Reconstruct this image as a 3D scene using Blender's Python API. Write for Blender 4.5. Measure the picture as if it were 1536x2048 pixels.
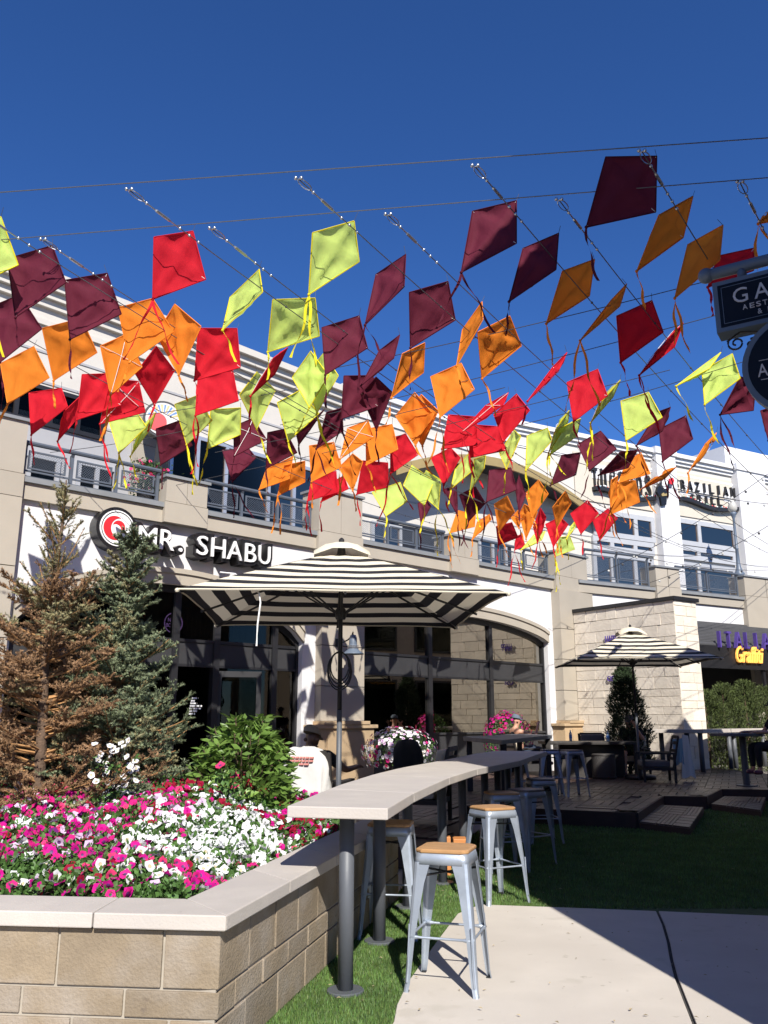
import bpy, bmesh, math, random
import numpy as np
from mathutils import Vector, Matrix, Euler
random.seed(7); np.random.seed(7)
rad = math.radians
for o in list(bpy.data.objects): bpy.data.objects.remove(o)
SC = bpy.context.scene
COL = SC.collection

# ------------------------------------------------------------------ camera
F, PIT, HC = 1680.0, rad(13.8), 1.5
CP, SP = math.cos(PIT), math.sin(PIT)
cd = bpy.data.cameras.new('camera'); cam = bpy.data.objects.new('camera', cd); COL.objects.link(cam)
cam.location = (0, 0, HC); cam.rotation_euler = (rad(90) + PIT, 0, 0)
cd.sensor_fit = 'VERTICAL'; cd.sensor_height = 36.0; cd.lens = 36.0 * F / 2048
cd.clip_start = 0.05; cd.clip_end = 3000
SC.camera = cam
SC.render.resolution_x, SC.render.resolution_y = 768, 1024

# ------------------------------------------------------------------ sky and sun
SUN_AZ, SUN_EL = rad(10.5), rad(38.5)          # light travels forward and SUN_AZ to the left
w = bpy.data.worlds.new('World'); SC.world = w; w.use_nodes = True
nt = w.node_tree; bg = nt.nodes['Background']
sky = nt.nodes.new('ShaderNodeTexSky'); sky.sky_type = 'NISHITA'; sky.sun_disc = False
sky.sun_elevation = SUN_EL; sky.sun_rotation = math.pi - SUN_AZ
sky.altitude = 2500; sky.air_density = 1.0; sky.dust_density = 0.0; sky.ozone_density = 9.0
hsv = nt.nodes.new('ShaderNodeHueSaturation'); hsv.inputs['Saturation'].default_value = 1.10; hsv.inputs['Hue'].default_value = 0.507      # deep clear-air blue, the whole sky alike
nt.links.new(sky.outputs[0], hsv.inputs['Color']); nt.links.new(hsv.outputs[0], bg.inputs[0]); bg.inputs[1].default_value = 0.105
ld = bpy.data.lights.new('sun', 'SUN'); ld.energy = 5.0; ld.angle = rad(0.5); ld.color = (1.0, 0.95, 0.87)
sun = bpy.data.objects.new('sun', ld); COL.objects.link(sun); sun.location = (8, -20, 20)
sdir = Vector((-math.sin(SUN_AZ) * math.cos(SUN_EL), math.cos(SUN_AZ) * math.cos(SUN_EL), -math.sin(SUN_EL)))
sun.rotation_euler = sdir.to_track_quat('-Z', 'Y').to_euler()
vs = SC.view_settings; vs.view_transform = 'Standard'; vs.look = 'None'; vs.exposure = 0.6; vs.gamma = 1.0
vs.use_curve_mapping = False
SC.cycles.max_bounces = 8; SC.cycles.transparent_max_bounces = 12

# ------------------------------------------------------------------ pixel -> direction helpers
def ray(u, v):
    z = 1024.0 - v
    return (u - 768.0, F * CP - z * SP, F * SP + z * CP)
def onz(u, v, z=0.0):
    a, f, p = ray(u, v); k = (z - HC) / p
    return Vector((a * k, f * k, z))
def aty(u, v, y):
    a, f, p = ray(u, v); k = y / f
    return Vector((a * k, y, HC + p * k))
def atdepth(u, v, d):
    a, f, p = ray(u, v); k = d / F
    return Vector((a * k, f * k, HC + p * k))
class Pl:
    """upright plane: t along, n out towards the square, z up"""
    def __init__(s, P, ang):
        s.P = (P[0], P[1]); A = rad(ang); s.D = (math.sin(A), math.cos(A)); s.N = (s.D[1], -s.D[0])
    def w(s, t, n, z):
        return Vector((s.P[0] + s.D[0] * t + s.N[0] * n, s.P[1] + s.D[1] * t + s.N[1] * n, z))
    def px(s, u, v, n=0.0):
        a, f, p = ray(u, v)
        k = ((s.P[0] + s.N[0] * n) * s.N[0] + (s.P[1] + s.N[1] * n) * s.N[1]) / (a * s.N[0] + f * s.N[1])
        x, y = a * k, f * k
        return ((x - s.P[0]) * s.D[0] + (y - s.P[1]) * s.D[1], HC + p * k)

# ------------------------------------------------------------------ materials
MAT = {}
def mat(name, col, rough=0.7, var=0.12, scale=6.0, bump=0.0, bscale=40.0, metal=0.0, rnd=0.0, trans=0.0, spec=0.5,
        col2=None, s2=1.5, attr=None, coat=0.0, stretch=None):
    m = bpy.data.materials.new(name); m.use_nodes = True; n = m.node_tree; L = n.links
    b = n.nodes['Principled BSDF']; out = n.nodes['Material Output']
    b.inputs['Roughness'].default_value = rough; b.inputs['Metallic'].default_value = metal
    b.inputs['Specular IOR Level'].default_value = spec; b.inputs['Coat Weight'].default_value = coat
    tc = n.nodes.new('ShaderNodeTexCoord'); src = tc.outputs['Object']
    if stretch:
        mp = n.nodes.new('ShaderNodeMapping'); mp.inputs['Scale'].default_value = stretch
        L.new(src, mp.inputs[0]); src = mp.outputs[0]
    nz = n.nodes.new('ShaderNodeTexNoise'); nz.inputs['Scale'].default_value = scale; nz.inputs['Detail'].default_value = 6
    L.new(src, nz.inputs['Vector'])
    rp = n.nodes.new('ShaderNodeValToRGB')
    c = Vector(col)
    lo, hi = c * (1 - var), c * (1 + var)
    rp.color_ramp.elements[0].position = 0.3; rp.color_ramp.elements[1].position = 0.7
    rp.color_ramp.elements[0].color = (*lo, 1); rp.color_ramp.elements[1].color = (*hi, 1)
    L.new(nz.outputs['Fac'], rp.inputs[0]); colr = rp.outputs[0]
    if col2:
        n2 = n.nodes.new('ShaderNodeTexNoise'); n2.inputs['Scale'].default_value = s2; n2.inputs['Detail'].default_value = 5
        L.new(src, n2.inputs['Vector'])
        r2 = n.nodes.new('ShaderNodeValToRGB'); r2.color_ramp.elements[0].position = 0.42; r2.color_ramp.elements[1].position = 0.68
        L.new(n2.outputs['Fac'], r2.inputs[0])
        mx = n.nodes.new('ShaderNodeMix'); mx.data_type = 'RGBA'
        L.new(r2.outputs[0], mx.inputs[0]); L.new(colr, mx.inputs[6]); mx.inputs[7].default_value = (*col2, 1); colr = mx.outputs[2]
    if attr:
        at = n.nodes.new('ShaderNodeAttribute'); at.attribute_name = attr
        mx = n.nodes.new('ShaderNodeMix'); mx.data_type = 'RGBA'; mx.blend_type = 'MULTIPLY'; mx.inputs[0].default_value = 1.0
        L.new(colr, mx.inputs[6]); L.new(at.outputs['Color'], mx.inputs[7]); colr = mx.outputs[2]
    if rnd:
        oi = n.nodes.new('ShaderNodeObjectInfo'); mr = n.nodes.new('ShaderNodeMapRange')
        mr.inputs[3].default_value = 1 - rnd; mr.inputs[4].default_value = 1 + rnd
        L.new(oi.outputs['Random'], mr.inputs[0])
        hs = n.nodes.new('ShaderNodeHueSaturation'); L.new(mr.outputs[0], hs.inputs['Value']); L.new(colr, hs.inputs['Color']); colr = hs.outputs[0]
    L.new(colr, b.inputs['Base Color'])
    if bump:
        nb = n.nodes.new('ShaderNodeTexNoise'); nb.inputs['Scale'].default_value = bscale; nb.inputs['Detail'].default_value = 5
        L.new(src, nb.inputs['Vector'])
        bp = n.nodes.new('ShaderNodeBump'); bp.inputs['Strength'].default_value = bump; bp.inputs['Distance'].default_value = 0.02
        L.new(nb.outputs['Fac'], bp.inputs['Height']); L.new(bp.outputs[0], b.inputs['Normal'])
    if trans:
        tr = n.nodes.new('ShaderNodeBsdfTranslucent'); L.new(colr, tr.inputs[0])
        if bump: L.new(bp.outputs[0], tr.inputs['Normal'])
        ms = n.nodes.new('ShaderNodeMixShader'); ms.inputs[0].default_value = trans
        L.new(b.outputs[0], ms.inputs[1]); L.new(tr.outputs[0], ms.inputs[2]); L.new(ms.outputs[0], out.inputs[0])
    MAT[name] = m
    return m
def glassmat(name, tint, gl=(0.9, 0.95, 1)):
    m = bpy.data.materials.new(name); m.use_nodes = True; n = m.node_tree; L = n.links
    n.nodes.remove(n.nodes['Principled BSDF']); out = n.nodes['Material Output']
    t = n.nodes.new('ShaderNodeBsdfTransparent'); t.inputs[0].default_value = (*tint, 1)
    g = n.nodes.new('ShaderNodeBsdfGlossy'); g.inputs['Roughness'].default_value = 0.02; g.inputs[0].default_value = (*gl, 1)
    fr = n.nodes.new('ShaderNodeFresnel'); fr.inputs[0].default_value = 1.5
    ms = n.nodes.new('ShaderNodeMixShader'); L.new(fr.outputs[0], ms.inputs[0]); L.new(t.outputs[0], ms.inputs[1]); L.new(g.outputs[0], ms.inputs[2])
    L.new(ms.outputs[0], out.inputs[0]); MAT[name] = m
def emis(name, col, st):
    m = bpy.data.materials.new(name); m.use_nodes = True; b = m.node_tree.nodes['Principled BSDF']
    b.inputs['Base Color'].default_value = (*col, 1); b.inputs['Emission Color'].default_value = (*col, 1); b.inputs['Emission Strength'].default_value = st
    MAT[name] = m

mat('concrete', (0.53, 0.485, 0.425), 0.85, 0.06, 2.5, 0.12, 90, col2=(0.485, 0.44, 0.385), s2=0.9)
def speckle(m, dark, sc, th):
    n = m.node_tree; L = n.links; b = n.nodes['Principled BSDF']; old = b.inputs['Base Color'].links[0].from_socket
    tc = n.nodes.new('ShaderNodeTexCoord'); nz = n.nodes.new('ShaderNodeTexNoise'); nz.inputs['Scale'].default_value = sc; nz.inputs['Detail'].default_value = 3; nz.inputs['Roughness'].default_value = .7
    L.new(tc.outputs['Object'], nz.inputs['Vector']); r = n.nodes.new('ShaderNodeValToRGB'); r.color_ramp.elements[0].position = th; r.color_ramp.elements[1].position = th + .06
    L.new(nz.outputs['Fac'], r.inputs[0]); mx = n.nodes.new('ShaderNodeMix'); mx.data_type = 'RGBA'; L.new(r.outputs[0], mx.inputs[0]); L.new(old, mx.inputs[6]); mx.inputs[7].default_value = (*dark, 1); L.new(mx.outputs[2], b.inputs['Base Color'])
speckle(MAT['concrete'], (0.40, 0.36, 0.30), 9.0, 0.66); speckle(MAT['concrete'], (0.47, 0.43, 0.37), 1.6, 0.60)
mat('paving', (0.40, 0.37, 0.33), 0.9, 0.1, 2.0, 0.1, 60)
mat('joint', (0.05, 0.047, 0.042), 0.95, 0.3, 10)
mat('turf_base', (0.045, 0.085, 0.025), 0.95, 0.3, 14)
mat('turf', (0.125, 0.21, 0.06), 0.55, 0.25, 3, attr='Col', trans=0.3)
mat('soil', (0.05, 0.035, 0.025), 0.95, 0.3, 10)
mat('block', (0.245, 0.192, 0.13), 0.92, 0.12, 7, 0.35, 70, rnd=0.14, col2=(0.30, 0.255, 0.205), s2=4.0)
mat('mortar', (0.36, 0.32, 0.26), 0.95, 0.1, 20)
mat('capstone', (0.465, 0.425, 0.38), 0.8, 0.07, 4, 0.12, 80, rnd=0.04, col2=(0.44, 0.40, 0.365), s2=2.2)
speckle(MAT['capstone'], (0.36, 0.33, 0.29), 14.0, 0.68); speckle(MAT['block'], (0.16, 0.125, 0.09), 11.0, 0.66)
mat('white_stucco', (0.62, 0.615, 0.62), 0.9, 0.02, 3, 0.08, 120)
mat('cream_stucco', (0.54, 0.51, 0.46), 0.9, 0.03, 3, 0.08, 120)
mat('grey_stucco', (0.36, 0.36, 0.37), 0.9, 0.03, 3, 0.06, 120)
mat('beige_panel', (0.37, 0.33, 0.27), 0.85, 0.04, 2, 0.06, 90, rnd=0.05)
mat('pier_stone', (0.40, 0.29, 0.175), 0.85, 0.08, 4, 0.12, 60, rnd=0.08)
mat('lime_stone', (0.68, 0.615, 0.52), 0.92, 0.07, 4, 0.5, 14, rnd=0.07)
mat('charcoal', (0.014, 0.014, 0.016), 0.5, 0.1, 5)
mat('dark_panel', (0.030, 0.030, 0.032), 0.6, 0.1, 4)
mat('grey_metal', (0.095, 0.105, 0.125), 0.5, 0.08, 6, metal=0.0)
mat('rail_metal', (0.085, 0.10, 0.125), 0.5, 0.08, 6)
mat('frame_white', (0.36, 0.37, 0.39), 0.55, 0.03, 5)
mat('frame_blue', (0.40, 0.41, 0.43), 0.55, 0.04, 5)
mat('silver', (0.55, 0.57, 0.60), 0.4, 0.05, 5, metal=0.6)
mat('slab_grey', (0.20, 0.21, 0.22), 0.8, 0.08, 4)
mat('gold_metal', (0.42, 0.31, 0.13), 0.5, 0.06, 4, metal=0.3)
mat('awning', (0.06, 0.06, 0.062), 0.6, 0.12, 5)
mat('galvanised', (0.40, 0.45, 0.52), 0.42, 0.10, 7, 0.05, 60, metal=0.55, col2=(0.34, 0.385, 0.445), s2=9)
mat('painted_blue', (0.062, 0.085, 0.13), 0.45, 0.12, 7, metal=0.2)
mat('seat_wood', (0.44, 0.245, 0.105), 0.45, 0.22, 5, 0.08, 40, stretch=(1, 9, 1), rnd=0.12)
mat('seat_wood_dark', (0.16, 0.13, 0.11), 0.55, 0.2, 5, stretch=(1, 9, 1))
mat('post_grey', (0.085, 0.092, 0.105), 0.5, 0.06, 7, 0.04, 60)
mat('deck_wood', (0.085, 0.055, 0.044), 0.42, 0.25, 5, 0.25, 30, rnd=0.45, stretch=(1, 8, 1))
mat('deck_wood_mass', (0.085, 0.055, 0.044), 0.45, 0.2, 5, 0.25, 30, attr='Col')
mat('deck_side', (0.055, 0.028, 0.02), 0.6, 0.2, 5, 0.1, 30)
mat('cedar', (0.50, 0.20, 0.06), 0.6, 0.15, 5, 0.08, 30, stretch=(1, 1, 6))
mat('wicker', (0.04, 0.036, 0.034), 0.6, 0.2, 60, 0.5, 160)
mat('dark_frame', (0.032, 0.028, 0.026), 0.5, 0.15, 8)
mat('cushion_cream', (0.60, 0.52, 0.40), 0.9, 0.05, 6, 0.1, 150)
mat('cushion_grey', (0.12, 0.115, 0.115), 0.9, 0.08, 6, 0.1, 150)
mat('cloth_white', (0.56, 0.55, 0.53), 0.9, 0.03, 5, 0.3, 9)
mat('cloth_blue', (0.26, 0.42, 0.52), 0.9, 0.05, 5, 0.3, 14)
mat('cloth_black', (0.014, 0.014, 0.016), 0.9, 0.2, 6, 0.2, 20)
mat('denim', (0.02, 0.032, 0.06), 0.9, 0.2, 20, 0.2, 60)
mat('cloth_cap', (0.10, 0.13, 0.17), 0.9, 0.1, 20)
mat('cap_tan', (0.30, 0.24, 0.18), 0.9, 0.1, 20)
mat('skin', (0.50, 0.27, 0.18), 0.55, 0.06, 9)
mat('skin_dark', (0.16, 0.085, 0.055), 0.55, 0.06, 9)
mat('shoe', (0.13, 0.03, 0.05), 0.6, 0.1, 9)
mat('red_print', (0.55, 0.22, 0.19), 0.8, 0.05, 9)
mat('sign_white', (0.82, 0.82, 0.82), 0.5, 0.01, 5)
mat('sign_black', (0.012, 0.012, 0.013), 0.35, 0.1, 5)
mat('sign_red', (0.62, 0.02, 0.03), 0.45, 0.05, 5)
mat('sign_navy', (0.008, 0.014, 0.026), 0.85, 0.1, 5, spec=0.15)
mat('sign_frame', (0.10, 0.135, 0.18), 0.5, 0.06, 5)
mat('sign_letter', (0.50, 0.50, 0.50), 0.5, 0.03, 5)
mat('iron', (0.012, 0.012, 0.014), 0.5, 0.1, 5)
mat('wire', (0.16, 0.165, 0.17), 0.45, 0.1, 20, metal=0.6)
mat('wire_dark', (0.05, 0.05, 0.055), 0.6, 0.1, 20)
mat('clamp', (0.6, 0.62, 0.65), 0.3, 0.1, 20, metal=0.9)
mat('purple', (0.085, 0.05, 0.26), 0.5, 0.08, 5)
emis('neon_yellow', (0.95, 0.45, 0.09), 0.5)
emis('neon_violet', (0.45, 0.22, 0.62), 0.35)
emis('bulb_lit', (0.9, 0.65, 0.3), 0.6)
mat('bulb', (0.55, 0.55, 0.52), 0.2, 0.05, 5)
mat('lamp_blue', (0.105, 0.135, 0.18), 0.45, 0.06, 5)
mat('frost', (0.62, 0.60, 0.55), 0.35, 0.05, 5, trans=0.3)
mat('bark', (0.11, 0.07, 0.045), 0.9, 0.3, 20, 0.5, 60)
mat('twig_orange', (0.36, 0.19, 0.075), 0.85, 0.25, 10)
mat('needle_green', (0.18, 0.215, 0.12), 0.6, 0.1, 3, attr='Col', trans=0.15)
mat('needle_olive', (0.26, 0.235, 0.12), 0.65, 0.1, 3, attr='Col', trans=0.15)
mat('needle_brown', (0.26, 0.15, 0.075), 0.75, 0.1, 3, attr='Col', trans=0.12)
mat('leaf_glossy', (0.17, 0.275, 0.055), 0.42, 0.18, 8, rnd=0.3, trans=0.25)
mat('leaf_mass', (0.13, 0.22, 0.045), 0.4, 0.18, 8, attr='Col', trans=0.2)
mat('petunia_leaf', (0.085, 0.175, 0.04), 0.55, 0.15, 8, attr='Col', trans=0.25)
mat('juniper', (0.03, 0.055, 0.02), 0.7, 0.15, 8, attr='Col', trans=0.12)
mat('hedge', (0.085, 0.115, 0.03), 0.7, 0.15, 8, attr='Col', trans=0.18)
for k, c in dict(white=(0.80, 0.79, 0.80), pale=(0.72, 0.52, 0.72), hot=(0.70, 0.022, 0.22), magenta=(0.56, 0.008, 0.23),
                 crimson=(0.32, 0.008, 0.035), rose=(0.74, 0.05, 0.17), purple=(0.16, 0.012, 0.16)).items():
    mat('petal_' + k, c, 0.7, 0.08, 30, rnd=0.12, trans=0.25, spec=0.15)
mat('petal_eye', (0.10, 0.02, 0.12), 0.6, 0.1, 30)
mat('petal_eye_w', (0.42, 0.36, 0.22), 0.6, 0.1, 30)
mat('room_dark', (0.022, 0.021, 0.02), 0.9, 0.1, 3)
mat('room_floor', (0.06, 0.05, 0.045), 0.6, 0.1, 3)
mat('room_green', (0.30, 0.42, 0.34), 0.8, 0.04, 3)
mat('room_wood', (0.30, 0.15, 0.05), 0.6, 0.2, 4, stretch=(8, 1, 1))
mat('shop_wall', (0.34, 0.27, 0.21), 0.9, 0.08, 4, 0.1, 60)
mat('bottle', (0.55, 0.65, 0.75), 0.15, 0.05, 5, trans=0.5)
mat('label_blue', (0.05, 0.18, 0.5), 0.5, 0.05, 5)
glassmat('shop_glass', (0.55, 0.60, 0.58), (0.36, 0.34, 0.30))
glassmat('upper_glass', (0.20, 0.24, 0.28), (0.30, 0.215, 0.16))
KC = dict(Y=((0.64, 0.80, 0.20), (0.80, 0.70, 0.03)), M=((0.125, 0.018, 0.036), (0.095, 0.012, 0.026)),
          R=((0.66, 0.018, 0.035), (0.60, 0.016, 0.03)), O=((0.86, 0.265, 0.03), (0.86, 0.27, 0.03)))
for k, (c, h) in KC.items():
    mat('kite_' + k, c, 0.75, 0.05, 4, 0.40, 7, spec=0.12, rnd=0.07, trans=0.5 if k != 'M' else 0.3, stretch=(2.2, 1, 1))
    mat('hem_' + k, h, 0.75, 0.06, 6, trans=0.3, spec=0.12)
mat('rod', (0.78, 0.77, 0.75), 0.5, 0.03, 5)

# ------------------------------------------------------------------ objects and meshes
OFF = {}
def link(o, parent=None):
    COL.objects.link(o)
    if parent is not None: o.parent = parent
    return o
def tag(o, label=None, cat=None, group=None, kind=None):
    if label: o['label'] = label
    if cat: o['category'] = cat
    if group: o['group'] = group
    if kind: o['kind'] = kind
    return o
def thing(name, label, cat, loc=(0, 0, 0), rz=0.0, group=None):
    o = bpy.data.objects.new(name, None); link(o); o.location = loc; o.rotation_euler = (0, 0, rz); o.empty_display_size = 0.1
    OFF[o.name] = Vector(loc)
    return tag(o, label, cat, group)
class MB:
    def __init__(s): s.v = []; s.f = []
    def add(s, vs, fs):
        b = len(s.v); s.v += [tuple(p) for p in vs]; s.f += [tuple(b + i for i in q) for q in fs]; return s
    def hexa(s, p):           # p: 8 points, bottom 4 then top 4
        return s.add(p, [(3, 2, 1, 0), (4, 5, 6, 7), (0, 1, 5, 4), (1, 2, 6, 5), (2, 3, 7, 6), (3, 0, 4, 7)])
    def box(s, x0, x1, y0, y1, z0, z1, f=None):
        p = [(x0, y0, z0), (x1, y0, z0), (x1, y1, z0), (x0, y1, z0), (x0, y0, z1), (x1, y0, z1), (x1, y1, z1), (x0, y1, z1)]
        if f: p = [f(*q) for q in p]
        return s.hexa(p)
    def pbox(s, pl, t0, t1, n0, n1, z0, z1): return s.box(t0, t1, n0, n1, z0, z1, pl.w)
    def prism(s, poly, z0, z1):
        n = len(poly); P = [(x, y, z0) for x, y in poly] + [(x, y, z1) for x, y in poly]
        return s.add(P, [tuple(range(n - 1, -1, -1)), tuple(range(n, 2 * n))] + [(i, (i + 1) % n, n + (i + 1) % n, n + i) for i in range(n)])
    def tube(s, pts, r, seg=6, cap=True):
        pts = [Vector(p) for p in pts]; n = len(pts); rs = r if isinstance(r, (list, tuple)) else [r] * n
        V = []; up = Vector((0, 0, 1))
        for i, p in enumerate(pts):
            d = (pts[min(i + 1, n - 1)] - pts[max(i - 1, 0)]).normalized()
            a = d.cross(up)
            if a.length < 0.05: a = d.cross(Vector((1, 0, 0)))
            a.normalize(); b = d.cross(a)
            for k in range(seg):
                th = 2 * math.pi * k / seg
                V.append(p + (a * math.cos(th) + b * math.sin(th)) * rs[i])
        Fs = [(i * seg + k, i * seg + (k + 1) % seg, (i + 1) * seg + (k + 1) % seg, (i + 1) * seg + k) for i in range(n - 1) for k in range(seg)]
        if cap: Fs += [tuple(range(seg - 1, -1, -1)), tuple(range((n - 1) * seg, n * seg))]
        return s.add(V, Fs)
    def lathe(s, prof, seg=16, c=(0, 0, 0)):
        V = []; n = len(prof)
        for r, z in prof:
            for k in range(seg):
                th = 2 * math.pi * k / seg; V.append((c[0] + r * math.cos(th), c[1] + r * math.sin(th), c[2] + z))
        Fs = [(i * seg + k, i * seg + (k + 1) % seg, (i + 1) * seg + (k + 1) % seg, (i + 1) * seg + k) for i in range(n - 1) for k in range(seg)]
        Fs += [tuple(range(seg - 1, -1, -1)), tuple(range((n - 1) * seg, n * seg))]
        return s.add(V, Fs)
    def ball(s, c, r, seg=10, rings=6):
        return s.lathe([(max(1e-4, math.sin(math.pi * i / rings)) * r, -math.cos(math.pi * i / rings) * r) for i in range(rings + 1)], seg, c)
    def mesh(s, name):
        me = bpy.data.meshes.new(name); me.from_pydata(s.v, [], s.f); me.update(); return me
    def build(s, name, m, parent=None, smooth=False, world=True, bevel=0.0):
        """vertices in world space unless world=False (then in the parent's own space)"""
        off = Vector((0, 0, 0))
        if world:
            if parent is None:
                off = sum((Vector(p) for p in s.v), Vector((0, 0, 0))) / len(s.v); off.z = min(p[2] for p in s.v)
            else: off = OFF[parent.name]
            s.v = [(p[0] - off.x, p[1] - off.y, p[2] - off.z) for p in s.v]
        me = s.mesh(name); me.materials.append(MAT[m])
        if smooth: me.polygons.foreach_set('use_smooth', [True] * len(me.polygons))
        o = link(bpy.data.objects.new(name, me), parent)
        if parent is None: o.location = off
        OFF[o.name] = off
        if bevel:
            bv = o.modifiers.new('bevel', 'BEVEL'); bv.width = bevel; bv.segments = 2; bv.limit_method = 'ANGLE'
        return o
def fast(name, V, T, m, parent=None, col=None, smooth=False):
    """numpy triangle soup, world space"""
    V = np.asarray(V, dtype=np.float32); T = np.asarray(T, dtype=np.int32)
    off = OFF[parent.name] if parent is not None else Vector((0, 0, 0))
    V = V - np.array(off, dtype=np.float32)
    me = bpy.data.meshes.new(name); nf = len(T)
    me.vertices.add(len(V)); me.vertices.foreach_set('co', V.ravel())
    me.loops.add(nf * 3); me.loops.foreach_set('vertex_index', T.ravel())
    me.polygons.add(nf); me.polygons.foreach_set('loop_start', np.arange(0, nf * 3, 3, dtype=np.int32))
    me.update(calc_edges=True)
    if col is not None:
        a = me.color_attributes.new('Col', 'FLOAT_COLOR', 'POINT')
        c4 = np.ones((len(V), 4), dtype=np.float32); c4[:, :3] = col; a.data.foreach_set('color', c4.ravel())
    me.materials.append(MAT[m])
    if smooth: me.polygons.foreach_set('use_smooth', np.ones(nf, dtype=bool))
    o = link(bpy.data.objects.new(name, me), parent); OFF[o.name] = off
    return o
def copy_tree(o, parent=None):
    c = o.copy(); COL.objects.link(c); c.parent = parent; OFF[c.name] = OFF.get(o.name, Vector())
    for ch in list(o.children): copy_tree(ch, c)
    return c
def textmesh(s, extrude=0.02, offset=0.0, shear=0.0):
    cu = bpy.data.curves.new('txt', 'FONT'); cu.body = s; cu.size = 1.0; cu.extrude = extrude; cu.offset = offset; cu.shear = shear
    cu.resolution_u = 3
    ob = bpy.data.objects.new('txt', cu); COL.objects.link(ob)
    dg = bpy.context.evaluated_depsgraph_get(); dg.update()
    me = bpy.data.meshes.new_from_object(ob.evaluated_get(dg))
    V = [tuple(v.co) for v in me.vertices]; Fc = [tuple(p.vertices) for p in me.polygons]
    bpy.data.objects.remove(ob); bpy.data.curves.remove(cu); bpy.data.meshes.remove(me)
    return V, Fc
def letter(s, fn, x0, x1, z0, z1, n0, depth, m, parent, name='letter', grow=0.0, offset=0.0, shear=0.0):
    """text fitted to a rectangle; fn(x, out, z) -> world"""
    V, Fc = textmesh(s, 0.5, offset, shear)
    xs = [v[0] for v in V]; ys = [v[1] for v in V]; ax, bx, ay, by = min(xs), max(xs), min(ys), max(ys)
    if s == 'I': cx_ = (x0 + x1) / 2; hw_ = (x1 - x0) * .17; x0, x1 = cx_ - hw_, cx_ + hw_
    x0 -= grow; x1 += grow; z0 -= grow; z1 += grow
    P = [fn(x0 + (v[0] - ax) / max(1e-6, bx - ax) * (x1 - x0), n0 + (v[2] + 0.5) * depth, z0 + (v[1] - ay) / max(1e-6, by - ay) * (z1 - z0)) for v in V]
    return MB().add(P, Fc).build(name, m, parent)
# ================================================================== the setting
g = MB(); g.add([(-400, -60, -0.012), (400, -60, -0.012), (400, 600, -0.012), (-400, 600, -0.012)], [(0, 1, 2, 3)])
tag(g.build('ground', 'paving'), kind='structure')
# turf ground sheet and blades
LAWN = [(-1.6, 2.2), (-0.9, 3.2), (-0.5, 5.2), (0.0, 7.3), (0.35, 9.4), (0.9, 11.0), (1.6, 13.2), (3.6, 12.6), (7.2, 17.2), (9.5, 17.0), (9.5, 6.0), (2.98, 7.08), (2.18, 7.25), (0.79, 7.49),
        (0.58, 7.16), (0.35, 6.26), (0.14, 5.4), (0.07, 5.0), (0.05, 4.74), (-0.15, 3.9), (-0.35, 2.2)]
tg = MB(); tg.add([(x, y, -0.004) for x, y in LAWN], [tuple(range(len(LAWN)))])
lawn = tg.build('lawn', 'turf_base'); tag(lawn, kind='structure')
def inpoly(x, y, P):
    c = np.zeros(len(x), dtype=bool); n = len(P); j = n - 1
    for i in range(n):
        xi, yi = P[i]; xj, yj = P[j]
        c ^= ((yi > y) != (yj > y)) & (x < (xj - xi) * (y - yi) / (yj - yi + 1e-12) + xi); j = i
    return c
def blades(n, y0, y1, x0, x1, h, wd):
    x = np.random.uniform(x0, x1, n); y = np.random.uniform(y0, y1, n); k = inpoly(x, y, LAWN) & (np.abs(x) < 0.46 * y + 0.9); x, y = x[k], y[k]; n = len(x)
    a = np.random.uniform(0, 2 * np.pi, n); hh = h * np.random.uniform(0.6, 1.25, n); L = np.random.uniform(0.1, 0.7, n) * hh
    b = a + np.random.uniform(-1.2, 1.2, n); ww = wd * np.random.uniform(0.7, 1.3, n)
    P0 = np.stack([x - np.cos(a) * ww, y - np.sin(a) * ww, -0.004 + 0 * x], 1); P1 = np.stack([x + np.cos(a) * ww, y + np.sin(a) * ww, -0.004 + 0 * x], 1)
    P2 = np.stack([x + np.sin(b) * L, y - np.cos(b) * L, hh], 1)
    V = np.stack([P0, P1, P2], 1).reshape(-1, 3); c = np.random.uniform(0.55, 1.35, (n, 1)) * np.array([1.0, 1.0, 0.9]) * np.random.uniform(0.85, 1.2, (n, 3))
    return V, np.repeat(c, 3, 0)
parts = [blades(150000, 4.0, 7.6, -0.9, 1.3, 0.020, 0.0022), blades(130000, 7.4, 12, -0.2, 5.5, 0.024, 0.004), blades(60000, 12, 17.2, 1.0, 8.0, 0.026, 0.007)]
V = np.concatenate([p[0] for p in parts]); C = np.concatenate([p[1] for p in parts])
gr = fast('grass', V, np.arange(len(V)).reshape(-1, 3), 'turf', lawn, C); tag(gr, kind='stuff')
# stray clippings and fallen leaf bits on the turf and path edge
mat('litter', (0.42, 0.34, 0.2), .8, .2, 20, attr='Col')
LV, LC = [], []
for k in range(150):
    y_ = random.uniform(4.4, 12.5); x_ = random.uniform(-.5, .42 * y_); a_ = random.uniform(0, 6.28); s_ = random.uniform(.006, .018); w_ = s_ * random.uniform(.25, .5); z_ = .018 + random.uniform(0, .012)
    c_, q_ = math.cos(a_), math.sin(a_)
    LV += [(x_ - c_ * s_, y_ - q_ * s_, z_), (x_ + q_ * w_, y_ - c_ * w_, z_ + .004), (x_ + c_ * s_, y_ + q_ * s_, z_ - .001), (x_ + c_ * s_, y_ + q_ * s_, z_ - .001), (x_ - q_ * w_, y_ + c_ * w_, z_ + .003), (x_ - c_ * s_, y_ - q_ * s_, z_)]
    LC += [[random.uniform(.4, 1.3)] * 3] * 6
tag(fast('leaf_litter', LV, np.arange(len(LV)).reshape(-1, 3), 'litter', lawn, np.array(LC)), kind='stuff')
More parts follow.
